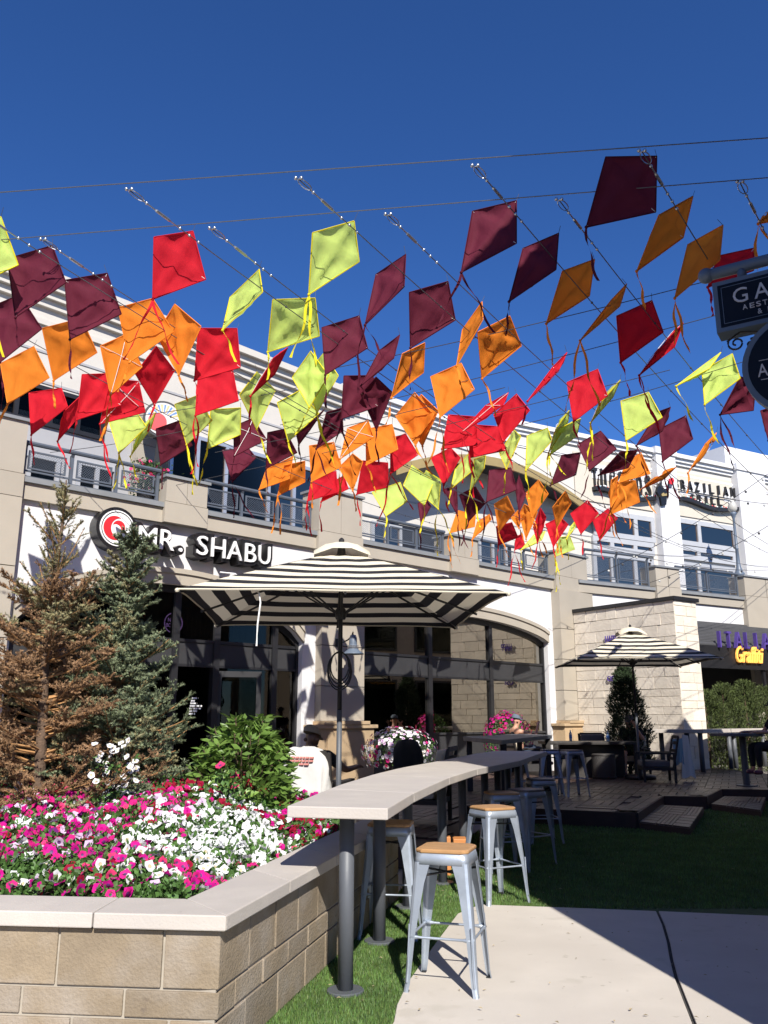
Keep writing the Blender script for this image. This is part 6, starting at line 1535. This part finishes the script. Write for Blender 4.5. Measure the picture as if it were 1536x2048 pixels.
def spruce(name, label, base, H_, R0, dens, top_sparse, mats, seed, gaps=()):
    rnd = random.Random(seed); o = thing(name, label, 'tree', tuple(base)); b = Vector(base)
    lx, ly = rnd.uniform(-.01, .01), rnd.uniform(-.05, .05)
    trunk = lambda z: b + Vector((lx * z / H_ + .02 * math.sin(z * 3), ly * z / H_, z))
    MB().tube([trunk(H_ * k / 10) for k in range(11)], [.05 * (1 - k / 10) + .006 for k in range(11)], 8).build('trunk', 'bark', o, True)
    br = MB(); groups = {0: [], 1: []}
    z = .12
    while z < H_ * .97:
        f_ = 1 - z / H_; n = max(4, int(dens * (5 + 5 * f_))) if f_ > .32 or not top_sparse else 4
        for k in range(n):
            a = rnd.uniform(0, 2 * math.pi); L_ = (R0 * (f_ ** .8) * rnd.uniform(.6, 1.15) + .10); zz = z + rnd.uniform(-.05, .05)
            if top_sparse and f_ < .34: L_ = R0 * .62 * rnd.uniform(.5, 1.1) * (.25 + 1.9 * f_)
            for g0, g1, gs in gaps:
                if g0 < zz < g1: L_ *= gs
            rise = rnd.uniform(-.12, .22) + (.95 if top_sparse and f_ < .34 else .42 * (1 - f_))
            d = Vector((math.cos(a), math.sin(a), rise)).normalized(); P0_ = trunk(max(.05, zz)); pts = [P0_]
            nseg = 5
            for s_ in range(nseg): d = (d + Vector((rnd.uniform(-.1, .1), rnd.uniform(-.1, .1), rnd.uniform(-.04, .16)))).normalized(); pts.append(pts[-1] + d * L_ / nseg)
            br.tube(pts, [.0075 * (1 - i / (nseg + 1)) * (L_ / .6) ** .5 + .0018 for i in range(nseg + 1)], 4)
            grp = 0 if rnd.random() < mats[2](zz / H_, rnd) else 1
            for i in range(1, nseg + 1):
                if i / nseg < .25 and L_ > .4: continue
                groups[grp].append((tuple(pts[i - 1]), tuple(pts[i])))
                for s_ in (1, -1):
                    for rep in range(3):
                        if rnd.random() < (.72 if top_sparse and f_ < .34 else .25): continue
                        q = pts[i - 1].lerp(pts[i], rnd.random()); dd = (pts[i] - pts[i - 1]).normalized(); sd_ = dd.cross(Vector((0, 0, 1)))
                        if sd_.length < .1: sd_ = Vector((1, 0, 0))
                        sd_.normalize(); tl = L_ * (.42 - .05 * i) * rnd.uniform(.5, 1.1); tl = max(.045, min(.13, tl)); d2 = (dd * .65 + sd_ * s_ * rnd.uniform(.3, .9) + Vector((rnd.uniform(-.3, .3), rnd.uniform(-.3, .3), rnd.uniform(-.25, .65)))).normalized()
                        e = q + d2 * tl; groups[grp].append((tuple(q), tuple(e)))
                        if tl > .09 and not (top_sparse and f_ < .3):
                            for s2 in (1, -1):
                                q2 = q.lerp(e, rnd.uniform(.3, .6)); d3 = (d2 + d2.cross(Vector((0, 0, 1))) * s2 * .8 + Vector((0, 0, rnd.uniform(-.1, .25)))).normalized(); groups[grp].append((tuple(q2), tuple(q2 + d3 * tl * .6)))
        z += .085 if f_ > .3 or not top_sparse else .13
    br.build('branches', mats[3], o)
    for gi, nm in ((0, 'crown'), (1, 'crown')):
        if groups[gi]:
            V, C = bundle(groups[gi], 28, .021, .0042, rad(52), (1, 1, 1), .3); c_ = fast(nm, V, np.arange(len(V)).reshape(-1, 3), mats[gi], o, C)
    return o
tb_ = aty(128, 965, 6.6); tg_ = aty(264, 1048, 7.05)
hB = aty(130, 960, 6.6).z - .56; hG = aty(262, 1048, 7.05).z - .56
spruce('spruce_tree', 'dying spruce with brown lower boughs and sparse olive top', (tb_.x, 6.6, .56), hB, .86, 1.0, True, ('needle_olive', 'needle_brown', lambda k, r: 1.0 if k > .66 else (.5 if k > .5 else .2), 'twig_orange'), 11)
spruce('spruce_tree', 'dense blue green spruce standing in front of the shop logo', (tg_.x, 7.05, .56), hG, .68, 1.25, False, ('needle_green', 'needle_olive', lambda k, r: .93 if k > .35 else .75, 'twig_orange'), 23, gaps=((1.62, 1.78, .45),))
# hot pink flowers and wire of a light string caught on the brown spruce are part of the bed below
LEAF = [(0, 0, 0), (.22, .5, .02), (.0, 1.0, -.06), (-.22, .5, .02), (0, .5, -.02)]
def leaf_mesh(nm, m, L_=.09, W_=1.0, petiole=True):
    mm = MB(); prof = [(0, .0), (.1, .2), (.175, .45), (.15, .72), (.0, 1.0)]; V = []
    for w_, t in prof:
        zc = -.16 * t * t; V += [(-w_ * W_ * L_, t * L_, (zc + .07 * (w_ > 0)) * L_), (0, t * L_, zc * L_), (w_ * W_ * L_, t * L_, (zc + .07 * (w_ > 0)) * L_)]
    mm.add(V, [(3 * i + k, 3 * i + k + 1, 3 * i + k + 4, 3 * i + k + 3) for i in range(4) for k in (0, 1)]); me = mm.mesh(nm); me.materials.append(MAT[m]); me.polygons.foreach_set('use_smooth', [True] * len(me.polygons)); return me
lm = leaf_mesh('leaf', 'leaf_glossy', .125, 1.0)
def leaf_soup(P_, N_, L_, W_, col, cj):
    """simple two-triangle leaves at P_ pointing along N_"""
    m = len(P_); P_ = np.array(P_); N_ = np.array(N_); N_ /= np.linalg.norm(N_, axis=1, keepdims=True)
    r = np.random.normal(0, 1, (m, 3)); S_ = np.cross(N_, r); S_ /= np.linalg.norm(S_, axis=1, keepdims=True) + 1e-9
    l_ = L_ * np.random.uniform(.7, 1.25, (m, 1)); w_ = l_ * W_
    T_ = np.cross(S_, N_)
    V = np.stack([P_, P_ + N_ * l_ * .5 + S_ * w_ + T_ * w_ * .25, P_ + N_ * l_, P_ + N_ * l_ * .5 - S_ * w_ + T_ * w_ * .25], 1).reshape(-1, 3)
    i = np.arange(m) * 4; T = np.concatenate([np.stack([i, i + 1, i + 2], 1), np.stack([i, i + 2, i + 3], 1)])
    c = np.array(col) * np.random.uniform(1 - cj, 1 + cj, (m, 1)) * np.ones((1, 3)); return V, T, np.repeat(c, 4, 0)
def broadleaf(loc, rx, rz, label, seed):
    rnd = random.Random(seed); o = thing('laurel_shrub', label, 'shrub', loc); b = Vector(loc); st = MB(); whorls = []
    for k in range(96):
        a = rnd.uniform(0, 2 * math.pi); e = rnd.uniform(-.1, 1.35); r = rnd.uniform(.72, 1.05)
        p = b + Vector((math.cos(a) * math.cos(e) * rx * r, math.sin(a) * math.cos(e) * rx * r, rz * (.42 + .62 * math.sin(e) * r)))
        mid_ = b + Vector((math.cos(a) * rx * .25, math.sin(a) * rx * .25, (p.z - b.z) * .45)); st.tube([b + Vector((rnd.uniform(-.05, .05), rnd.uniform(-.05, .05), 0)), mid_, p], [.012, .009, .004], 4); whorls.append((p, (p - mid_).normalized()))
    st.build('stems', 'bark', o); n = 0; PP, NN = [], []
    for p, d in whorls:
        for q in range(11):
            a = q * 2.4 + rnd.random(); sd_ = d.orthogonal().normalized(); up_ = d.cross(sd_); out = (sd_ * math.cos(a) + up_ * math.sin(a)); dr = (out * rnd.uniform(.7, 1.1) + d * rnd.uniform(.15, .8)).normalized(); pos = p - d * rnd.uniform(0, .10)
            if n < 290 and (p.y < b.y + .18 or p.z > b.z + rz * .75):
                lo = link(bpy.data.objects.new('leaf', lm), o); z_ = d; x_ = dr.cross(z_).normalized(); z2 = x_.cross(dr)
                M_ = Matrix((x_, dr, z2)).transposed().to_4x4(); s_ = rnd.uniform(.75, 1.2); lo.matrix_local = Matrix.Translation(pos - b) @ M_ @ Matrix.Scale(s_, 4); n += 1
            else: PP.append(tuple(pos)); NN.append(tuple(dr))
    for k in range(2400):
        a = rnd.uniform(0, 2 * math.pi); r = rnd.uniform(.2, .97); PP.append((b.x + math.cos(a) * rx * r, b.y + math.sin(a) * rx * r, b.z + rz * rnd.uniform(.05, 1.0) * (1.12 - r * .55))); NN.append((math.cos(a), math.sin(a), rnd.uniform(-.3, .8)))
    V, T, C = leaf_soup(PP, NN, .085, .2, (1, 1, 1), .3); tag(fast('leaf_mass', V, T, 'leaf_mass', o, C), kind='stuff'); return o
sp_ = aty(487, 1500, 6.9); broadleaf((sp_.x, 6.9, .57), .41, .92, 'glossy broad leaved laurel shrub at the right of the spruces', 3)

# ---------------------------------------------------------------- petunia bed
pb = thing('petunia_bed', 'petunia bed of pink, crimson and white flowers filling the block planter', 'flower bed', (-1.4, 5.2, .57))
BED = [(ic.x + .03, ic.y + .03), (ic.x + SD.x * 3.1 + .03, ic.y + SD.y * 3.1), (-.75, 7.55), (-3.4, 7.3), (-3.3, ic.y + .32)]
def bed_h(x, y):
    """height of the flower surface"""
    df = (y - (ic.y + (ic.x - x) * .1)); ds = (ic.x - x) + (y - ic.y) * .235
    edge = np.minimum(np.clip(df / .28, 0, 1), np.clip(ds / .25, 0, 1)) ** .5
    return .60 + .09 * edge + .34 * np.clip(df / 2.3, 0, 1) * np.clip(ds / .7, 0, 1) + .03 * np.sin(x * 9 + 1) * np.sin(y * 8) * edge
def bed_pts(n, spill=0.0):
    x = np.random.uniform(-3.3, .25, n * 2); y = np.random.uniform(ic.y, 7.3, n * 2); k = inpoly(x, y, BED) & (np.abs(x) < .47 * y + 1.3); x, y = x[k][:n], y[k][:n]; return x, y
x, y = bed_pts(40000); z = bed_h(x, y) - np.random.exponential(.035, len(x))
Nn = np.stack([np.random.normal(0, .8, len(x)), np.random.normal(-.25, .8, len(x)), np.random.uniform(.0, 1.2, len(x))], 1)
V, T, C = leaf_soup(np.stack([x, y, z], 1), Nn, .036, .34, (1, 1, 1), .4)
tag(fast('leaf_mass', V, T, 'petunia_leaf', pb, C), kind='stuff')
def petunia_mesh(nm, m, eye, R_=.031):
    mm = MB(); n = 10; V = [(0, 0, -.012)]; 
    for k in range(n):
        a = 2 * math.pi * k / n; r = R_ * .32; V.append((math.cos(a) * r, math.sin(a) * r, -.003))
    for k in range(n):
        a = 2 * math.pi * k / n; r = R_ * (1.0 if k % 2 == 0 else .86); V.append((math.cos(a) * r, math.sin(a) * r, .004 * math.cos(a * 2.5) - (.004 if k % 2 else 0)))
    mm.add(V, [(0, 1 + k, 1 + (k + 1) % n) for k in range(n)] + [(1 + k, 1 + n + k, 1 + n + (k + 1) % n, 1 + (k + 1) % n) for k in range(n)])
    me = mm.mesh(nm); me.materials.append(MAT[m]); me.materials.append(MAT[eye])
    for i, p in enumerate(me.polygons): p.material_index = 1 if i < n else 0; p.use_smooth = True
    return me
PM = {k: petunia_mesh('flower', 'petal_' + k, 'petal_eye_w' if k == 'white' else 'petal_eye') for k in ('white', 'pale', 'hot', 'magenta', 'crimson', 'rose', 'purple')}
def pick(x, y, r):
    ds = (ic.x - x) + (y - ic.y) * .235; df = y - ic.y
    white = math.exp(-((ds - .28) / .34) ** 2) * (1 if df > .55 else .05)
    if df > 2.1 and ds > .2: return r.choice(['crimson', 'crimson', 'magenta', 'rose', 'crimson'])
    if df > 1.75 and ds < .9: return r.choice(['crimson', 'magenta', 'white', 'crimson'])
    if r.random() < white * 1.15: return 'white'
    return r.choice(['magenta', 'hot', 'hot', 'magenta', 'magenta', 'hot', 'rose', 'crimson', 'pale', 'pale', 'white', 'magenta', 'hot', 'purple' if r.random() < .4 else 'magenta'])
fl = []; rnd = random.Random(5); tries = 0
grid = {}
while len(fl) < 2300 and tries < 80000:
    tries += 1; x_, y_ = rnd.uniform(-3.4, .2), rnd.uniform(ic.y + .02, 7.2)
    if abs(x_) > .47 * y_ + 1.3 or not inpoly(np.array([x_]), np.array([y_]), BED)[0]: continue
    ds = (ic.x - x_) + (y_ - ic.y) * .235; df = y_ - ic.y
    wh = pick(x_, y_, rnd)
    dmin = .036 if wh == 'white' and ds < .8 else .042
    if df < .16 and rnd.random() < .7: continue
    if math.sin(x_ * 5.1 + y_ * 2.3) * math.sin(y_ * 6.2 - x_ * 1.7) > .62 and wh != 'white': continue
    key = (int(x_ / .06), int(y_ / .06)); 
    if any((a - x_) ** 2 + (b - y_) ** 2 < dmin ** 2 for dx in (-1, 0, 1) for dy in (-1, 0, 1) for a, b in grid.get((key[0] + dx, key[1] + dy), [])): continue
    grid.setdefault(key, []).append((x_, y_)); fl.append((y_, x_, wh))
fl.sort(key=lambda q: q[0] + (0 if abs(q[1]) < .46 * q[0] else 9)); soup = {}
for i, (y_, x_, wh) in enumerate(fl):
    z_ = float(bed_h(np.array([x_]), np.array([y_]))[0]) + rnd.uniform(-.012, .022); eu = Euler((rad(rnd.gauss(38, 32)), rad(rnd.gauss(0, 32)), rad(rnd.uniform(-80, 80)))); s_ = rnd.uniform(.75, 1.18)
    if i < 295:
        f_ = link(bpy.data.objects.new('flower', PM[wh]), pb); f_.location = Vector((x_, y_, z_)) - OFF[pb.name]; f_.rotation_euler = eu; f_.scale = (s_, s_, s_)
    else:
        R3 = eu.to_matrix(); s2 = soup.setdefault(wh, MB()); me = PM[wh]; s2.add([Vector((x_, y_, z_)) + R3 @ (v.co * s_) for v in me.vertices], [tuple(p.vertices) for p in me.polygons])
for wh, s2 in soup.items(): tag(s2.build('flower_mass', 'petal_' + wh, pb), kind='stuff')
# white phlox-like spike between the spruces, pink roses by the shrub
def flower_spike(name, label, loc, h, n, col, rr, rx, seed, leaves=120):
    rnd = random.Random(seed); o = thing(name, label, 'flower', loc); b = Vector(loc); st = MB()
    for k in range(n):
        t = (k + .5) / n; p = b + Vector((rnd.gauss(0, rx), rnd.gauss(0, rx), h * (.35 + .65 * t))); st.tube([b, b + Vector((0, 0, h * .3)), p - Vector((0, 0, .01))], .003, 4)
        f_ = link(bpy.data.objects.new('bloom', PM[col]), o); f_.location = p - b; f_.rotation_euler = (rad(rnd.uniform(20, 85)), rad(rnd.uniform(-30, 30)), rad(rnd.uniform(-60, 60))); f_.scale = (rr, rr, rr)
    st.build('stems', 'petunia_leaf', o); P_ = [(b.x + rnd.gauss(0, rx * 1.1), b.y + rnd.gauss(0, rx * 1.1), b.z + h * rnd.uniform(.05, .8)) for _ in range(leaves)]; N_ = [(rnd.gauss(0, 1), rnd.gauss(0, 1), rnd.uniform(0, 1)) for _ in range(leaves)]
    V, T, C = leaf_soup(P_, N_, .04, .3, (1, 1, 1), .3); tag(fast('leaf_mass', V, T, 'petunia_leaf', o, C), kind='stuff')
w1 = aty(222, 1560, 6.15); flower_spike('white_flower_plant', 'tall cluster of white flowers between the two spruces', (w1.x, 6.15, .85), .50, 34, 'white', .82, .085, 3)
w2 = aty(455, 1580, 6.35); flower_spike('rose_plant', 'stems with two bright pink blooms before the laurel shrub', (w2.x, 6.35, .85), .36, 3, 'rose', 1.3, .06, 8, 160)
w3 = aty(620, 1590, 7.55); flower_spike('petunia_clump', 'bushy magenta petunia clump at the planter end by the pole', (w3.x, 7.6, .60), .26, 46, 'magenta', .95, .15, 12, 420)
# ---------------------------------------------------------------- pots of petunias by the facade
def pot(u, y, vtop, R_, label, mix, seed, n=190, green=False):
    rnd = random.Random(seed); p = aty(u, 1500, y); zt = aty(u, vtop, y).z; o = thing('flower_pot', label, 'flower pot', (p.x, y, DZ)); b = Vector((p.x, y, DZ)); hh = zt - DZ
    MB().lathe([(.26, 0), (.3, .05), (.38, .5), (.4, .52), (.36, .5)], 18, tuple(b)).build('pot', 'dark_panel', o, True)
    P_, N_ = [], []; c = b + Vector((0, 0, hh * .52))
    for k in range(1500):
        a, e = rnd.uniform(0, 6.28), rnd.uniform(-.6, 1.5); r = rnd.uniform(.6, .98); d = Vector((math.cos(a) * math.cos(e), math.sin(a) * math.cos(e), math.sin(e))); P_.append((c.x + d.x * R_ * r, c.y + d.y * R_ * r * .8, c.z + d.z * hh * .46 * r)); N_.append((d.x + rnd.gauss(0, .5), d.y + rnd.gauss(0, .5), d.z + .2))
    V, T, C = leaf_soup(P_, N_, .05, .34, (1, 1, 1), .4); tag(fast('leaf_mass', V, T, 'petunia_leaf', o, C), kind='stuff')
    for k in range(n):
        a, e = rnd.uniform(math.pi * .95, math.pi * 2.05), rnd.uniform(-.55, 1.45); d = Vector((math.cos(a) * math.cos(e), math.sin(a) * math.cos(e), math.sin(e))); col = rnd.choice(mix)
        if mix[0] == 'hot' and abs(d.x) < .6 and e > .0 and rnd.random() < .6: col = rnd.choice(['white', 'pale', 'white'])
        f_ = link(bpy.data.objects.new('flower', PM[col]), o); q = Vector((d.x * R_, d.y * R_ * .8, hh * .52 + d.z * hh * .47)) * rnd.uniform(.95, 1.06); f_.location = q; f_.rotation_euler = d.to_track_quat('Z', 'Y').to_euler(); s_ = rnd.uniform(1.1, 1.6); f_.scale = (s_, s_, s_)
pot(801, 18.6, 1456, .80, 'large pot of white and pink petunias beside the stone pier', ['hot', 'rose', 'white', 'white', 'pale', 'white'], 4, 280)
pot(1016, 22.0, 1424, .62, 'pot of deep magenta petunias below the arched window', ['magenta', 'magenta', 'crimson', 'hot', 'purple'], 9, 240)
# balcony flower pot
bpz = LP.px(298, 945, -.4); bpp = LP.w(bpz[0], -.45, ZB + .4); bpo = thing('balcony_plant', 'dark leafy plant with pink flowers behind the balcony mesh', 'plant', tuple(bpp))
MB().lathe([(.16, 0), (.2, .28), (.21, .3)], 14).build('pot', 'charcoal', bpo, world=False)
P_ = [(bpp.x + random.gauss(0, .17), bpp.y + random.gauss(0, .15), bpp.z + random.uniform(.25, .95)) for _ in range(900)]; N_ = [(random.gauss(0, 1), random.gauss(0, 1), random.uniform(-.2, 1)) for _ in P_]
V, T, C = leaf_soup(P_, N_, .07, .3, (.6, .6, .6), .4); tag(fast('leaf_mass', V, T, 'petunia_leaf', bpo, C), kind='stuff')
for k in range(40):
    f_ = link(bpy.data.objects.new('flower', PM[random.choice(['crimson', 'hot', 'rose'])]), bpo); f_.location = (random.gauss(0, .18), random.gauss(-.05, .12), random.uniform(.35, 1.0)); f_.rotation_euler = (rad(70), 0, random.uniform(-1, 1)); f_.scale = (1.3, 1.3, 1.3)
# ---------------------------------------------------------------- conifers by the stone wall and hedge
def scale_conifer(name, label, cat, base, H_, R_, m, n, seed, shape=1.0, ln=.10, group=None):
    rnd = random.Random(seed); o = thing(name, label, cat, tuple(base), group=group); b = Vector(base)
    MB().tube([b, b + Vector((0, 0, H_ * .5)), b + Vector((0, 0, H_ * .96))], [.05, .035, .006], 6).build('trunk', 'bark', o); segs = []; cols = []
    for k in range(n):
        t = rnd.random() ** .9; z = H_ * t; rmax = R_ * ((1 - t) ** shape if shape < 3 else (1 - t ** shape)) * (1 if t > .08 else .6 + t * 5) + .04; a = rnd.uniform(0, 6.28); lump = 1 + .22 * math.sin(a * 3 + z * 4 + seed) + .14 * math.sin(z * 9 + a * 2)
        r = rmax * lump * (rnd.random() ** .35); p = b + Vector((math.cos(a) * r, math.sin(a) * r, z)); d = Vector((math.cos(a) * .7, math.sin(a) * .7, rnd.uniform(.3, 1.4))).normalized(); segs.append((tuple(p), tuple(p + d * ln * rnd.uniform(.6, 1.3))))
    V, C = bundle(segs, 9, .05, .009, rad(35), (1, 1, 1), .45); fast('crown', V, np.arange(len(V)).reshape(-1, 3), m, o, C); return o
jp_ = aty(1257, 1480, 21.2); hj = aty(1257, 1338, 21.2).z - DZ
scale_conifer('juniper_tree', 'dark pointed juniper beneath the far umbrella by the stone wall', 'tree', (jp_.x, 21.2, DZ), hj, .55, 'juniper', 5200, 4, .62, .13)
for i, (u, v, lab) in enumerate(((1412, 1385, 'arborvitae shrub touching the stone wall end'), (1448, 1372, 'arborvitae shrub in the middle of the hedge row'), (1492, 1366, 'tall arborvitae shrub under the yellow script sign'), (1532, 1378, 'arborvitae shrub at the end of the hedge row'))):
    n_ = 3.2; t, _ = RP.px(u, 1420, n_); p = RP.w(t, n_, 0); h_ = aty(u, v, p.y).z; scale_conifer('arborvitae', lab, 'shrub', (p.x, p.y, 0), h_, .62, 'hedge', 2200, 30 + i, 6, .12, 'arborvitae hedge')
